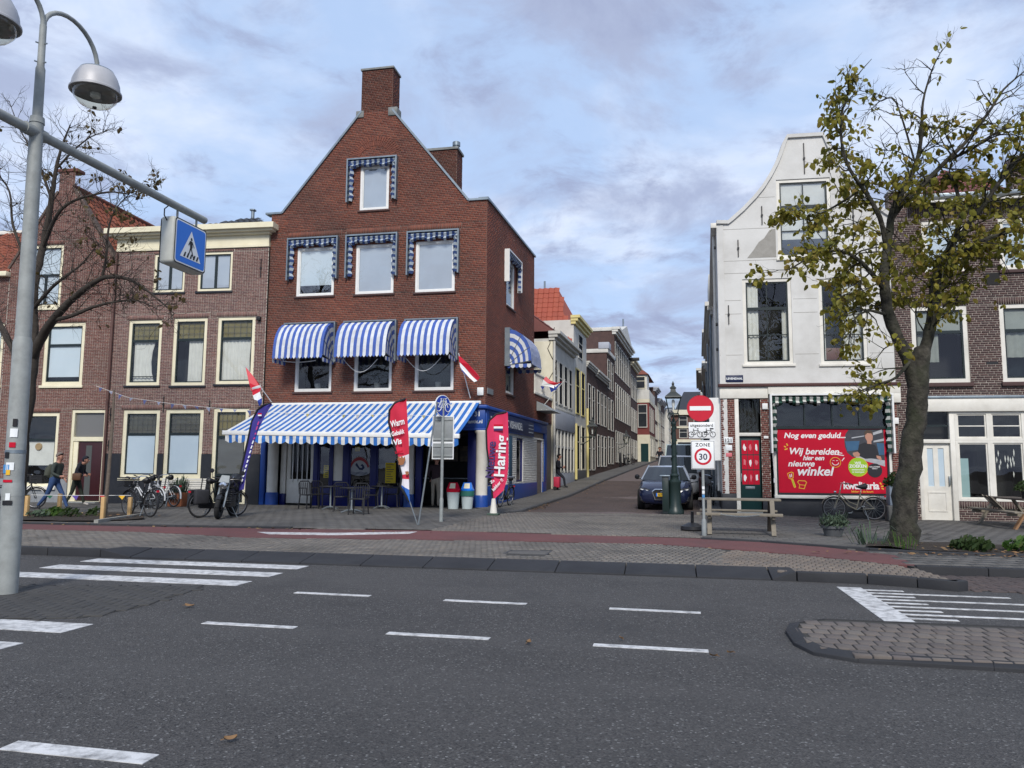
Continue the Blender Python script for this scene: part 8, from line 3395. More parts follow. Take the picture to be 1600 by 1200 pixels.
w3 = feather('rose red feather flag for new herring in a white cone by the corner column', ground(771, 805, .12), 21.8,
			 [(770, 779), (766, 735), (761, 700), (760, 672), (765, 657), (776, 647), (792, 643.5)], [(773, 779), (787, 766), (792, 750), (794.5, 725), (794.5, 690), (794, 665), (793.5, 645)], None,
			 ([fl_rose], lambda f: 0), pole_pts=[[(771, 800), (770, 779), (766, 735), (761, 700), (760, 672)]], seed=2)
RV = (math.pi / 2, -math.pi / 2 + .05, 0)
ftxt('Nieuwe', w3, (772, 748), 21.8, .36, txt_n, RV, sx=.94, bold=.008)
ftxt('Haring', w3, (788, 746), 21.8, .43, P('sign_white'), RV, sx=1.04, bold=.009)
ftxt('Zo', w3, (768, 756), 21.8, .11, P('sign_white'), (math.pi / 2, -.6, 0), shear=.1)
ftxt('lekker !!', w3, (772, 768), 21.8, .13, P('sign_white'), (math.pi / 2, -.85, 0), shear=.1)
b = MB()
for k, dz in enumerate((.06, 0, -.06)):
	p = at(776.5, 668, 21.8) - w3.location
	b.cur = k
	b.box(p.x - .08, p.x + .19, p.y - .066, p.y - .062, p.z + dz - .03, p.z + dz + .029)
b.build('flag_print', [pr_r, P('sign_white'), txt_n], w3)
cn = thing('cone_stand', 'white tapered cone holding the rose red herring flag', 'flag stand', G(771, 805))
b = MB()
b.box(-.16, .16, -.16, .16, 0, .06)
b.build('foot', mat('foot_green', (.05, .08, .06), .7), cn, bevel=.01)
b = MB()
b.lathe([(.11, .06), (.055, .48), (.0, .48)], (0, 0, 0), 14)
b.build('cone', P('white_paint'), cn, smooth=True)
w4 = feather('slender purple feather flag bending over the motorcycle, printed in white', ground(371, 808, .12), 19.4,
			 [(372, 766), (377, 733), (387, 691), (394, 658), (403, 640), (412, 633), (424, 630)], [(381, 765), (385, 738), (395, 700), (403, 674), (413, 652), (420, 640), (425, 632)], None,
			 ([fl_pur], lambda f: 0), pole_pts=[[(371, 808), (374, 768), (380, 730)]], seed=4)
b = MB()
rg = random.Random(2)
for k in range(13):                                     # small print running down the cloth, too fine to read
	f = k / 12
	p = at(405 - 25 * f, 662 + 88 * f, 19.4) - w4.location
	b.cur = 0 if k > 3 else 1
	b.bar((p.x - .02, p.y - .05, p.z - .04), (p.x + .015, p.y - .05, p.z + rg.uniform(.0, .06)), .035, .002, up=(0, 1, 0))
b.build('printed_marks', [P('sign_white'), mat('flag_pink', (.5, .05, .2), .8)], w4, stuff=True)
b = MB()
for k, dz in enumerate((.04, 0)):
	p = at(408, 648, 19.4) - w4.location
	b.cur = k
	b.box(p.x - .06, p.x + .05, p.y - .066, p.y - .062, p.z + dz - .04, p.z + dz)
b.build('flag_print', [pr_r, P('sign_white')], w4)


def hung_flag(label, base, tip, quads, Yf, m):
	t = thing('flag', label, 'flag', base)
	tube_part('flag_pole', P('white_metal'), t, [(0, 0, 0), tip - base], .018, 6)
	b = MB()
	for mi, pts in quads:
		b.cur = mi
		V = [at(x, y, Yf + .05 * math.sin(x * .7 + y * .3)) - base for x, y in pts]
		b.add(V, [tuple(range(len(V)))])
	b.build('cloth', m, t)
	return t


NL = [P('sign_red'), P('sign_white'), mat('flag_navy', (.02, .045, .25), .8), pr_p]
hung_flag('drooping Dutch flag on a short pole below the right first floor window', at(735, 622, 25.35), at(716.5, 552, 24.6),
		  [(0, [(716, 554), (732, 569), (746, 584), (750, 590), (746, 595), (738, 588), (727, 575), (718, 566)]), (1, [(718, 566), (727, 575), (738, 588), (746, 595), (741, 597), (733, 590), (722, 580), (719, 573)]), (2, [(719, 573), (722, 580), (730, 588), (733, 590), (725, 578), (721, 579)])], 24.6, NL)
hung_flag('red pennant with white lettering band on a pole above the purple feather flag', at(424, 628, 25.3), at(383, 572, 24.0),
		  [(0, [(383.5, 573), (396, 588), (406, 601), (407, 606), (393, 611), (389, 598)]), (1, [(393, 606), (407, 601), (408, 605), (394, 611)]), (0, [(394, 611), (408, 605), (406, 612), (395, 618)]), (1, [(395, 618), (406, 612), (409, 622), (402, 626), (397, 624)]), (2, [(402, 626), (409, 622), (409, 630), (405, 635)])], 24.0, NL)
sf_ = L0 + SD * 9.6
hung_flag('tattered red white and blue flag on a pole over the side street', Vector((sf_.x, sf_.y, 4.3)), at(883, 593, 34.5),
		  [(0, [(849, 593), (853, 588), (861, 595), (870, 598), (880, 596), (866, 602), (856, 599)]), (1, [(849, 593), (856, 599), (866, 602), (873, 600), (866, 607), (858, 604), (846, 602)]), (2, [(858, 604), (866, 602), (876, 599), (868, 609), (861, 613)]), (2, [(844, 603), (851, 604), (848, 609)])], 34.6, NL)


def bunting(label, pts, Yf, n, mats, w=.16, h=.20):
	o = at(*pts[0], Yf)
	t = thing('bunting', label, 'bunting', o)
	P3 = [at(x, y, Yf) - o for x, y in pts]
	tube_part('string', P('white_metal'), t, P3, .007, 4)
	rg = random.Random(n)
	for k in range(n):
		f = (k + .5) / n * (len(P3) - 1)
		i = min(int(f), len(P3) - 2)
		p = P3[i].lerp(P3[i + 1], f - i)
		a = rg.uniform(-.5, .5)
		b = MB()
		b.add([(p.x - w / 2, p.y, p.z), (p.x + w / 2, p.y, p.z), (p.x + a * w, p.y - .03 + .06 * rg.random(), p.z - h * rg.uniform(.5, 1))], [(0, 1, 2)])
		b.build('pennant', mats[k % len(mats)], t)


bunting('string of small faded blue pennants across the purple brick house', [(150, 603), (200, 621), (270, 631), (330, 637), (400, 642)], 24.3, 13, [mat('pennant_blue', (.09, .11, .25), .8), mat('pennant_pale', (.25, .27, .36), .8)])
bunting('white string of pale yellow pennants hung in front of the striped awning', [(400, 643), (520, 648), (600, 648), (672, 649)], 22.4, 11, [mat('pennant_yellow', (.42, .37, .16), .8), mat('pennant_white', (.5, .5, .52), .8)], .13, .15)
bunting('rope with coloured pennants tied along the wooden stakes of the flower bed', [(24, 774), (42, 773), (96, 774), (160, 774), (205, 774)], 17.6, 6, [pr_r, pr_y, mat('pennant_green', (.03, .14, .08), .8), mat('pennant_violet', (.10, .06, .28), .8)], .22, .14)
sk = thing('wooden_stake', 'pale wooden stake at the left end of the flower bed', 'stake', G(41, 808), 0, 'wooden stakes round the flower bed')
bx('post', P('wood_fresh'), -.045, .045, -.045, .045, -.2, .55, sk)
for px, lb, sc in (((92, 802), 'wooden stake at the back of the flower bed by the striding man', 1.0), ((160, 813), 'tallest wooden stake at the front right corner of the flower bed', 1.05), ((202, 808), 'wooden stake right beside the front wheel of the crate bicycle', .95)):
	d_ = dup(sk, G(*px), .1, lb)
	d_.scale = (1, 1, sc)
tw = thing('young_tree_stem', 'slim pale rough stem rising before the drain pipe of the purple house', 'tree', G(163, 812))
b = MB()
b.tube([(0, 0, -.1), (.0, .05, 1.2), (-.02, .1, 2.4), (-.05, .12, 3.3)], [.05, .045, .04, .02], 8)
b.build('trunk', mat('bark_pale', (.16, .13, .10), .95, (.09, .07, .055), 14, bump=.005), tw, smooth=True)

# white slatted bench by the purple house
wb_ = thing('slatted_bench', 'white slatted bench on black legs against the purple house', 'bench', (-17.0, 24.55, .10), A_ANG)
for k in range(5):
	bx('seat_slat', wp, -.85, .85, -.42 + .085 * k, -.35 + .085 * k, .43, .455, wb_)
for k in range(6):
	b = MB()
	b.bar((-.85, .02 + .016 * k, .52 + .075 * k), (.85, .02 + .016 * k, .52 + .075 * k), .02, .06)
	b.build('back_slat', wp, wb_)
for x in (-.7, .7):
	b = MB()
	b.bar((x, -.38, .42), (x, -.40, 0), .04)
	b.bar((x, -.42, .42), (x, .0, .42), .04)
	b.bar((x, .0, .42), (x, .12, .98), .04)
	b.bar((x, .0, .42), (x, .06, 0), .04)
	b.build('leg', BLK, wb_)


def leaf_clump(name, par, c, r, h, n, m, size=.09, seed=0, blade=False, up=.5):
	rg = random.Random(seed)
	b = MB()
	for k in range(n):
		a = rg.uniform(0, 2 * math.pi)
		d = r * math.sqrt(rg.random())
		z = h * rg.random() ** .7 * (1 - .5 * (d / r) ** 2)
		p = Vector((c[0] + d * math.cos(a), c[1] + d * math.sin(a), c[2] + z))
		b.tone = rg.random()
		if blade:
			q = p + Vector((math.cos(a) * size * rg.uniform(.3, 1), math.sin(a) * size * rg.uniform(.3, 1), size * rg.uniform(.4, 1.4)))
			e = q + Vector((math.cos(a) * size * .8, math.sin(a) * size * .8, -size * rg.uniform(.0, .8)))
			s = Vector((-math.sin(a), math.cos(a), 0)) * size * .08
			p.z = c[2]
			b.add([p - s, p + s, q + s * .8, q - s * .8, e], [(0, 1, 2, 3), (3, 2, 4)])
		else:
			nrm = Vector((rg.gauss(0, 1), rg.gauss(0, 1), rg.gauss(up, .7))).normalized()
			u = nrm.orthogonal().normalized()
			v = nrm.cross(u)
			s = size * rg.uniform(.55, 1.15)
			b.add([p - u * s, p - v * s * .45, p + u * s, p + v * s * .45], [(0, 1, 2, 3)])
	return b.build(name, m, par, stuff=True)


pl1 = thing('planter', 'square rusty orange planter with grassy plant beside the white bench', 'planter', G(279, 791))
bx('box', mat('rust_orange', (.28, .10, .045), .85, (.2, .07, .03), 8), -.26, .26, -.24, .24, 0, .46, pl1, .01)
leaf_clump('foliage', pl1, (0, 0, .44), .26, .45, 180, P('foliage_sage'), .16, 3, True)
pot = thing('plant_pot', 'round grey plant pot with silvery green lavender in front of the black plinth', 'plant pot', G(1302, 838, .1))
b = MB()
b.lathe([(.0, 0), (.17, 0), (.21, .16), (.235, .165), (.235, .22), (.20, .22), (.0, .19)], (0, 0, 0), 20)
b.build('pot', mat('pot_grey', (.10, .105, .11), .6, (.07, .074, .08), 5), pot, smooth=True)
leaf_clump('foliage', pot, (.03, 0, .2), .30, .24, 420, P('foliage_sage'), .045, 5)
leaf_clump('stems', pot, (.03, 0, .2), .22, .2, 70, P('foliage_sage'), .13, 6, True)
bxp = thing('planter', 'tall blue grey planter with leafy shrub against the house, right of the tree trunk', 'planter', (6.25, 23.9, .04))
bx('box', mat('planter_blue', (.20, .235, .28), .7, (.17, .2, .24), 4), -.2, .2, -.2, .2, .45, 1.0, bxp, .01)
bx('stand', mat('stand_stone', (.13, .125, .115), .9, (.08, .08, .075), 7), -.26, .26, -.24, .24, 0, .449, bxp, .04)
leaf_clump('foliage', bxp, (0, 0, .98), .3, .42, 220, P('foliage'), .09, 6)
ub = thing('parasol_base', 'black plastic parasol base at the foot of the no entry post', 'parasol base', G(1082, 829))
b = MB()
b.lathe([(.0, .0), (.24, 0), (.26, .03), (.25, .10), (.12, .16), (.06, .18), (.0, .18)], (0, 0, 0), 20)
b.build('base', BLK, ub, smooth=True)
tube_part('socket', BLK, ub, [(0, 0, .16), (0, 0, .42)], .035, 10)
tr = thing('shopping_trolley', 'red two wheeled shopping trolley beside the leaning person', 'trolley', (*(L0 + SD * 10.9 - SIN * .42)[:2], zst(36.3)), SA - math.pi / 2)
bx('bag', mat('trolley_red', (.45, .02, .06), .7, (.38, .02, .05), 6), -.14, .14, -.2, .2, .12, .62, tr, .03)
b = MB()
b.tube([(-.1, -.17, .1), (-.16, -.17, 1.0), (-.16, .17, 1.0), (-.1, .17, .1)], .014, 6)
b.build('handle', P('steel'), tr)
for y in (-.22, .22):
	b = MB()
	b.lathe([(.0, -.02), (.09, -.02), (.09, .02), (.0, .02)], (-.06, y, .09), 14, 'y')
	b.build('wheel', P('rubber'), tr)
db = thing('litter_bin', 'dark box shaped litter bin far up the left pavement', 'litter bin', (-4.5, 67, zst(67)))
bx('body', BLK, -.3, .3, -.3, .3, .12, 1.25, db, .03)
bx('foot', BLK, -.2, .2, -.2, .2, 0, .119, db)

# weathered picnic table before the white house
WG = P('wood_grey')
pt = thing('picnic_table', 'weathered grey wooden picnic table standing before the white gabled house', 'picnic table', (1.42, 17.5, .12), math.radians(-3))


def planks(par, y0, n, w, z, x0, x1, m, th=.04, name='plank'):
	for k in range(n):
		b = MB()
		b.box(x0, x1, y0 + k * (w + .008), y0 + k * (w + .008) + w, z - th, z)
		o = b.build(name, m, par, bevel=.005)


planks(pt, -.32, 4, .14, .74, -.85, .85, WG, name='top_plank')
planks(pt, -.80, 1, .17, .46, -.88, .84, WG, name='seat_plank', th=.055)
planks(pt, .66, 1, .17, .46, -.84, .84, WG, name='seat_plank')
for x in (-.62, .66):
	fr = put('end_frame', None, pt)
	for y0, y1, m in ((-.70, -.30, WG), (.70, .28, P('wood_dark'))):
		b = MB()
		b.bar((x, y0, 0), (x, y1, .70), .07, .09, up=(1, 0, 0))
		b.build('leg', m, fr)
	bx('crossbar', WG, x - .03, x + .03, -.74, .78, .34, .41, fr)
	bx('crossbar', WG, x - .03, x + .03, -.3, .3, .62, .70, fr)
ch_ = thing('chain', 'steel chain draped along the front seat of the weathered picnic table', 'chain', (1.42, 16.68, .555), math.radians(-3))
b = MB()
for k in range(30):
	b.tube([(-.42 + k * .026 + .014 * math.cos(a) * 1.2, (.014 * math.sin(a) if k % 2 else 0) - .025, (-.035 * math.sin(math.pi * k / 29) + (0 if k % 2 else .014 * math.sin(a)))) for a in [j * math.pi / 3 for j in range(7)]], .005, 4, caps=False)
b.build('links', P('zinc'), ch_, stuff=True)
# brown picnic table at the right edge with a folded chair and pots
pr2 = thing('picnic_table', 'brown wooden picnic table at the right edge of the picture', 'picnic table', (8.95, 22.55, .035), math.radians(3))
WD = P('wood_dark')
wo = mat('wood_orange', (.30, .17, .085), .8, (.22, .12, .06), 12, amt=.8)
for k in range(5):
	bx('top_plank', WD, -.36 + .146 * k, -.222 + .146 * k, -1.3, 1.3, .71, .75, pr2)
for x in (-.80, .56):
	for k in range(2):
		bx('seat_plank', WG, x + .125 * k, x + .12 + .125 * k, -1.35, 1.35, .41, .45, pr2)
for y in (-1.0, 1.0):
	fr = put('end_frame', None, pr2)
	for s_ in (-1, 1):
		b = MB()
		b.bar((s_ * .66, y, 0), (s_ * .22, y, .71), .05, .13, up=(0, 1, 0))
		b.build('leg', wo if y < 0 else WG, fr)
	b = MB()
	b.bar((-.8, y + .05, .37), (.8, y + .05, .37), .045, .09)
	b.build('crossbar', WG, fr)
fc_ = thing('folded_chair', 'folded slatted wooden chair lying against the brown picnic table', 'folding chair', (8.40, 22.5, .52), math.radians(80))
Mf = Matrix.Rotation(math.radians(50), 4, 'X')
for k in range(6):
	bx('slat', WD, -.52, .52, .0 + .068 * k, .06 + .068 * k, .0, .018, fc_, 0, M=Mf)
for x in (-.54, .0, .54):
	bx('rail', WG, x - .02, x + .02, -.02, .44, -.025, -.001, fc_, 0, M=Mf)
for lb, dx, m, fo, r in (('small black pot with a bushy dark green plant on the brown picnic table', 0, BLK, P('foliage'), .24), ('small cream pot with a green sprig on the brown picnic table', .30, P('cream_paint'), P('foliage_bright'), .12)):
	q = thing('plant_pot', lb, 'plant pot', (8.80 + dx, 21.95, .785))
	b = MB()
	b.lathe([(.0, 0), (.075, 0), (.105, .20), (.09, .20), (.0, .18)], (0, 0, 0), 14)
	b.build('pot', m, q, smooth=True)
	leaf_clump('foliage', q, (0, 0, .19), r, r * 1.1, int(900 * r), fo, .05, int(dx * 10))
# plants in the beds
rg = random.Random(8)
for k, (px, py, n, m, s) in enumerate(((85, 808, 60, 'foliage_bright', .10), (150, 807, 40, 'foliage', .08), (112, 809, 36, 'foliage', .08), (60, 810, 36, 'foliage_sage', .07))):
	g_ = G(px, py)
	t = thing('bed_plant', ['broad bright green plant in the middle of the left flower bed', 'dark low plant near the tall front stake', 'low plant between the bright plant and the tall front stake', 'grey green low plant at the left of the flower bed'][k], 'plant', (g_[0], g_[1], .16))
	leaf_clump('leaves', t, (0, 0, 0), .26, .22, n * 2, P(m), s, k)
for k, (x, y, n, m, s, bl_, lb) in enumerate(((3.55, 15.35, 26, 'foliage_sage', .17, True, 'sparse grey green grassy tuft left of the leafy tree trunk'), (5.2, 15.2, 150, 'foliage', .09, False, 'green low plant just right of the leafy tree trunk'), (6.1, 15.35, 150, 'foliage_bright', .08, False, 'bright green low plant along the right bed'), (7.1, 15.6, 120, 'foliage', .10, False, 'dark green low plant toward the right end of the bed'), (4.0, 14.95, 34, 'foliage_bright', .09, True, 'small green tuft at the foot of the leafy tree'))):
	t = thing('bed_plant', lb, 'plant', (x, y, zwalk(x, y) + .05))
	leaf_clump('leaves', t, (0, 0, 0), .34, .24, n, P(m), s, k + 20, bl_)


def litter(name, spots, n, seed, m='leaf_litter', size=.045):
	rg = random.Random(seed)
	b = MB()
	for k in range(n):
		x, y, sx, sy, zf = rg.choice(spots)
		px, py = rg.gauss(x, sx), rg.gauss(y, sy)
		z = zf(px, py) + .008 + rg.random() * .02
		a = rg.uniform(0, 6.28)
		s = size * rg.uniform(.5, 1.3)
		u, v = Vector((math.cos(a), math.sin(a), rg.uniform(-.3, .3))) * s, Vector((-math.sin(a), math.cos(a), rg.uniform(-.3, .3))) * s * .6
		p = Vector((px, py, z))
		b.tone = rg.random()
		b.add([p - u, p - v, p + u, p + v], [(0, 1, 2, 3)])
	o = b.build(name, P(m))
	o['kind'] = 'stuff'
	return o


zb_ = lambda x, y: zwalk(x, y) + .06
litter('leaf_litter', [(-16, 17.6, 1.6, .45, lambda x, y: .175), (6.6, 15.1, 1.6, .45, zb_), (-4.5, 26.5, .15, .9, lambda x, y: zst(y) - .04), (-3.9, 40, .2, 4, lambda x, y: zst(y) - .03), (6, 13.9, 2, .08, lambda x, y: .12), (-13, 15.7, 4, .12, lambda x, y: .105)], 900, 3)
lv = mat('leaf_dry', (.22, .13, .06), .8, (.15, .085, .04), 30)
for k, (px, py, s, lb) in enumerate(((296, 948, .055, 'greenish fallen leaf on the asphalt beyond the left dashes'), (360, 1157, .034, 'brown fallen leaf near the bottom edge, right of the nearest dash'), (826, 1005, .04, 'curled dark leaf on the road between the middle dashes'), (971, 999, .032, 'small tan leaf just above the right front dash'), (1115, 1026, .032, 'flat pale leaf right of the right front dash'), (1141, 1021, .028, 'tiny pale leaf left of the traffic island'))):
	p = ground(px, py, .012)
	t = thing('fallen_leaf', lb, 'leaf', p, k * .7, 'fallen leaves on the road')
	b = MB()
	rows = []
	for i in range(7):
		u = -1 + i / 3
		w_ = .55 * math.sqrt(max(0, 1 - u * u)) * (1 - .25 * u)
		rows.append([(u * s, -w_ * s, .012 + .25 * s * u * u), (u * s, 0, .006 + .2 * s * u * u), (u * s, w_ * s, .020 + .25 * s * u * u)])
	b.grid(rows)
	b.tube([(-s, 0, .2 * s + .006), (-1.5 * s, .1 * s, .01)], .003, 4)
	b.build('blade', lv, t, smooth=True)
# ------------------------------------------------------------------ trees
def tree(label, base, limbs, bark, leafmat, seed, twig_n, leaf_n, leaf_size, dens, plane, depth=1.6, droop=.1, twig_len=1.0, tw_r=.022):
	"""limbs: list of (points [(px, py, radius, depth offset)]) surveyed on the plane y = plane; twigs and leaves grow from them"""
	rg = random.Random(seed)
	base = Vector(base)
	t = thing('street_tree', label, 'tree', base)
	L3 = []
	for li, pts in enumerate(limbs):
		P3 = [at(x, y, plane + d) - base for x, y, r, d in pts]
		R3 = [p[2] for p in pts]
		# smooth the run and roughen it a little
		S, Q = [], []
		for i in range(len(P3) - 1):
			p0, p1, p2, p3 = P3[max(i - 1, 0)], P3[i], P3[i + 1], P3[min(i + 2, len(P3) - 1)]
			for k in range(4):
				u = k / 4
				S.append(.5 * ((2 * p1) + (p2 - p0) * u + (2 * p0 - 5 * p1 + 4 * p2 - p3) * u * u + (3 * p1 - p0 - 3 * p2 + p3) * u ** 3) + Vector((rg.gauss(0, 1), rg.gauss(0, 1), 0)) * R3[i] * .06)
				Q.append((R3[i] + (R3[i + 1] - R3[i]) * u) * rg.uniform(.95, 1.06))
		S.append(P3[-1])
		Q.append(R3[-1])
		b = MB()
		b.tube(S, Q, 22 if Q[0] > .09 else 8)
		if Q[0] > .09:                                   # ridged, knotty bark
			n_ = 22
			for k, v in enumerate(b.v):
				c = S[k // n_]
				a_ = Vector(v) - c
				f_ = 1 + .07 * noise.noise((a_.x * 9 + li, a_.y * 9, v[2] * 1.6)) + .07 * noise.noise((a_.x * 26, a_.y * 26, v[2] * 5))
				b.v[k] = tuple(c + a_ * f_)
		b.build('trunk' if li == 0 else 'limb', bark, t, smooth=True)
		L3.append((S, Q))
	tw = MB()
	tips = []

	def twig(p, d, ln, r, lev):
		n = 5
		pts, rr = [p], [r]
		for i in range(n):
			d = (d + Vector((rg.gauss(0, .20), rg.gauss(0, .20), rg.gauss(.03, .18)))).normalized()
			p = p + d * ln / n
			pts.append(p)
			rr.append(r * (1 - .75 * (i + 1) / n))
		tw.tube(pts, rr, 4 if r < .012 else 5, caps=False)
		for q in pts[2:]:
			tips.append((q, d, lev))
		if lev > 0:
			for k in range(rg.choice((2, 3, 3))):
				i = rg.randint(1, n)
				s = Vector((rg.gauss(0, 1), rg.gauss(0, .9), rg.gauss(.15, .7)))
				twig(pts[i], (d * .8 + s * .55).normalized(), ln * rg.uniform(.45, .75), r * .55, lev - 1)
	W = []
	for S, Q in L3:
		for i in range(2, len(S)):
			if Q[i] < .115:
				W.append((S[i], (S[i] - S[i - 1]).normalized(), Q[i]))
	for k in range(twig_n):
		p, d, r = rg.choice(W)
		s = Vector((rg.gauss(0, 1), rg.gauss(0, 1), rg.gauss(.1, .7))).normalized()
		twig(p, (d * .55 + s * .8).normalized(), twig_len * rg.uniform(.6, 1.3) * min(1, .35 + 14 * r), min(tw_r, r * .5 + .005), 2)
	tw.build('twigs', bark, t, stuff=True)
	lf = MB()
	made = 0
	tries = 0
	while made < leaf_n and tries < leaf_n * 30:
		tries += 1
		q, d, lev = rg.choice(tips)
		w = q + base
		if rg.random() > dens(w):
			continue
		for k in range(rg.choice((2, 3, 4, 5))):
			c = q + Vector((rg.gauss(0, .08), rg.gauss(0, .08), -abs(rg.gauss(.05, .07))))
			nrm = Vector((rg.gauss(0, .7), rg.gauss(-.5, .7), rg.gauss(.3, .6))).normalized()
			u = (Vector((rg.gauss(0, .5), rg.gauss(0, .5), -1)) - nrm * nrm.dot(Vector((0, 0, -1)))).normalized()
			v = nrm.cross(u)
			s = leaf_size * rg.uniform(.6, 1.2)
			bend = nrm * s * rg.uniform(-.35, .1)
			lf.tone = rg.random()
			pts = [c, c + u * s * .35 + v * s * .42 + bend * .4, c + u * s * .85 + v * s * .30 + bend, c + u * s * 1.15 + bend * 1.3, c + u * s * .85 - v * s * .30 + bend, c + u * s * .35 - v * s * .42 + bend * .4]
			m_ = c + u * s * .55 - bend * .15
			lf.add([*pts, m_], [(6, 0, 1), (6, 1, 2), (6, 2, 3), (6, 3, 4), (6, 4, 5), (6, 5, 0)])
			made += 1
	lf.build('crown', leafmat, t, stuff=True)
	return t


PR = 15.9
right_limbs = [
	[(1411, 858, .31, 0), (1411, 838, .255, 0), (1414, 790, .22, 0), (1420, 730, .20, 0), (1430, 660, .188, 0), (1434, 610, .185, 0), (1437, 575, .17, 0), (1441, 545, .14, .05)],
	[(1432, 610, 0.136, 0), (1418, 560, 0.123, -.1), (1398, 520, 0.111, -.2), (1384, 470, 0.102, -.2), (1383, 420, 0.093, -.15), (1388, 370, 0.078, 0), (1395, 330, 0.066, .1), (1410, 300, 0.055, .2), (1428, 265, 0.043, .3), (1440, 215, 0.033, .3), (1442, 160, 0.023, .3), (1456, 110, 0.014, .3), (1472, 78, 0.007, .3)],
	[(1437, 585, 0.128, .05), (1446, 540, 0.111, .1), (1458, 490, 0.102, .1), (1462, 440, 0.093, .1), (1474, 405, 0.074, .1), (1490, 375, 0.055, .1), (1502, 330, 0.039, .2), (1490, 285, 0.027, .3), (1480, 270, 0.016, .3)],
	[(1464, 432, 0.066, .1), (1490, 404, 0.058, -.2), (1515, 388, 0.048, -.4), (1545, 372, 0.035, -.5), (1580, 362, 0.023, -.6), (1625, 352, 0.014, -.6)],
	[(1392, 342, 0.058, .05), (1415, 312, 0.058, .1), (1445, 285, 0.051, .2), (1478, 252, 0.043, .3), (1515, 215, 0.035, .4), (1545, 175, 0.027, .4), (1568, 140, 0.020, .4), (1600, 112, 0.011, .4)],
	[(1478, 252, 0.035, .3), (1520, 232, 0.028, .1), (1560, 205, 0.023, 0), (1600, 195, 0.017, 0), (1640, 180, 0.009, 0)],
	[(1486, 385, 0.047, .1), (1530, 330, 0.043, -.3), (1558, 290, 0.039, -.4), (1580, 260, 0.035, -.4), (1612, 236, 0.027, -.4), (1650, 215, 0.016, -.4)],
	[(1386, 395, 0.055, -.1), (1375, 340, 0.047, -.3), (1352, 300, 0.039, -.4), (1328, 265, 0.033, -.5), (1315, 220, 0.027, -.5), (1317, 170, 0.020, -.5), (1335, 125, 0.012, -.5), (1362, 92, 0.005, -.5)],
	[(1384, 455, 0.047, -.2), (1360, 425, 0.043, -.5), (1340, 405, 0.036, -.7), (1312, 392, 0.028, -.9), (1275, 398, 0.020, -1.0), (1235, 420, 0.012, -1.0)],
	[(1388, 492, 0.035, -.2), (1372, 488, 0.030, -.4), (1355, 486, 0.023, -.5), (1335, 500, 0.016, -.6), (1325, 540, 0.008, -.6)],
	[(1340, 300, 0.023, -.4), (1300, 325, 0.019, -.5), (1262, 340, 0.012, -.6), (1215, 350, 0.006, -.6)],
	[(1432, 262, 0.023, .3), (1400, 160, 0.017, .4), (1375, 158, 0.012, .4), (1365, 150, 0.006, .4)],
	[(1425, 560, 0.039, -.1), (1400, 590, 0.027, -.5), (1372, 600, 0.019, -.7), (1350, 612, 0.009, -.8)],
]


def dens_r(p):
	# leaf amount over the crown: thick at the lower left and the lower middle right, thin at the top
	x, z = p.x, p.z
	d = .05
	for cx, cz, s, a in ((2.3, 7.7, .6, .9), (2.2, 5.4, .6, .9), (2.9, 5.5, .75, 1.0), (2.7, 6.6, .55, .7), (3.4, 6.0, .6, 1.0), (3.0, 7.8, .5, .75), (4.1, 6.6, .6, 1.0), (5.6, 5.9, .9, 1.0), (6.6, 5.8, .8, .8), (4.3, 5.2, .4, .8), (4.6, 3.9, .35, .9), (3.6, 3.4, .45, .75), (6.3, 7.3, .6, .5), (3.3, 9.0, .4, .5), (5.2, 8.4, .5, .3), (5.0, 6.4, .5, .6)):
		d += a * math.exp(-((x - cx) ** 2 + (z - cz) ** 2) / (2 * s * s))
	return min(1, d)


tree('leafy street tree with yellow green autumn leaves before the white and brown houses', ground(1411, 852, .10), right_limbs, P('bark'), P('leaf_green'), 11, 235, 5500, .115, dens_r, PR, twig_len=.85, tw_r=.018)

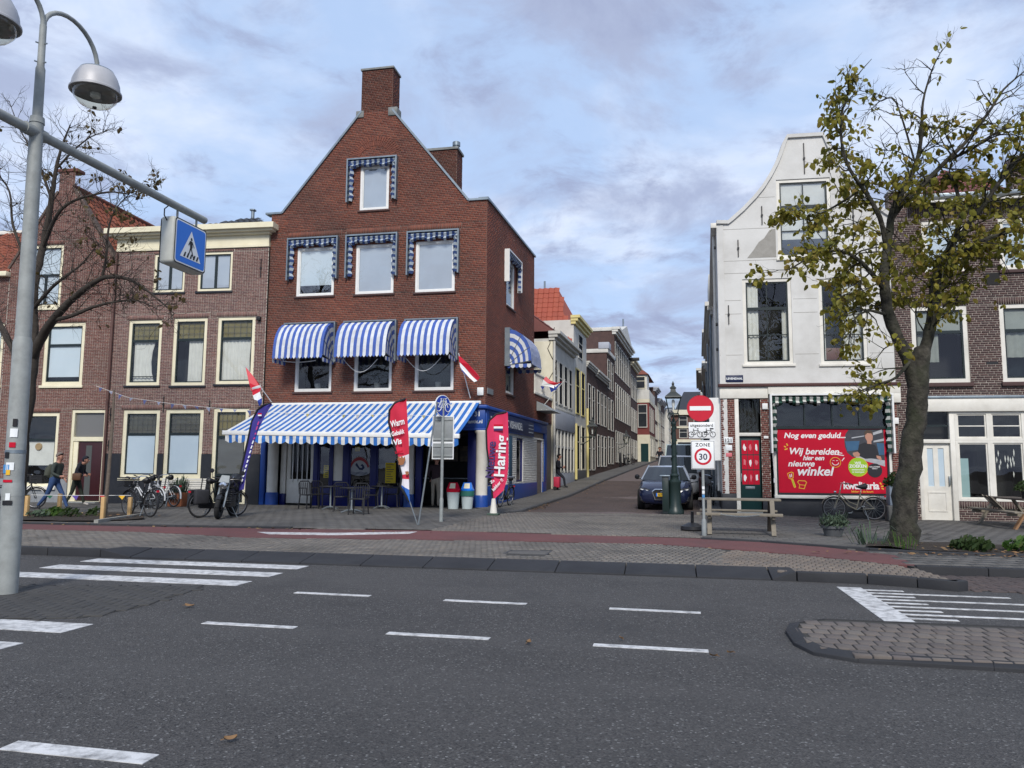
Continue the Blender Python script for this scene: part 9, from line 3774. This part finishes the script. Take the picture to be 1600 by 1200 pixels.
PL = 17.3
left_limbs = [
	[(24, 815, .24, 0), (28, 760, .20, 0), (34, 680, .185, 0), (42, 620, .18, 0), (48, 570, .17, 0), (52, 540, .15, 0), (52, 505, .115, 0)],
	[(52, 515, .11, 0), (52, 470, .10, 0), (58, 425, .09, 0), (68, 380, .085, .1), (76, 340, .078, .1), (82, 300, .065, .1), (88, 262, .045, .1), (98, 225, .03, .1), (110, 195, .015, .1)],
	[(50, 560, .12, 0), (66, 525, .11, -.2), (90, 492, .10, -.5), (115, 466, .085, -.7), (140, 446, .07, -.9), (165, 433, .055, -1), (200, 436, .04, -1.1), (235, 458, .025, -1.1), (272, 490, .010, -1.1)],
	[(84, 500, .06, -.4), (110, 494, .05, -.7), (145, 480, .04, -.9), (178, 472, .03, -1), (215, 470, .018, -1.1), (250, 485, .008, -1.1)],
	[(46, 585, .11, 0), (30, 560, .10, .3), (12, 530, .09, .5), (-10, 490, .075, .7), (-40, 440, .05, .8), (-60, 380, .03, .8)],
	[(54, 480, .05, -.1), (80, 450, .042, -.4), (105, 430, .034, -.6), (128, 412, .022, -.7), (150, 385, .010, -.8)],
	[(66, 390, .055, .1), (82, 350, .05, -.2), (98, 325, .042, -.4), (125, 310, .034, -.5), (170, 300, .024, -.6), (200, 302, .014, -.6), (240, 290, .006, -.6)],
	[(160, 434, .035, -1), (166, 400, .03, -1.1), (170, 355, .024, -1.1), (182, 325, .016, -1.1), (205, 300, .008, -1.1)],
	[(54, 440, .05, 0), (38, 400, .042, .3), (20, 350, .035, .5), (15, 300, .026, .6), (-5, 270, .016, .6)],
	[(80, 310, .04, .1), (66, 270, .034, .3), (50, 235, .025, .4), (30, 200, .016, .4), (15, 160, .007, .4)],
	[(90, 262, .03, .1), (115, 235, .024, 0), (140, 215, .016, 0), (165, 205, .007, 0)],
]


def dens_l(p):
	x, z = p.x, p.z
	d = .12
	for cx, cz, s, a in ((-12.6, 7.6, .7, .8), (-13.4, 7.9, .5, .6), (-12.2, 8.6, .5, .7), (-15.5, 9.5, .8, .4)):
		d += a * math.exp(-((x - cx) ** 2 + (z - cz) ** 2) / (2 * s * s))
	return min(1, d)


tree('nearly bare dark tree with a few yellow brown leaves behind the lamp post', ground(24, 810, .12), left_limbs, P('bark_left'), P('leaf_brown'), 5, 330, 420, .12, dens_l, PL, twig_len=1.1, tw_r=.0105)
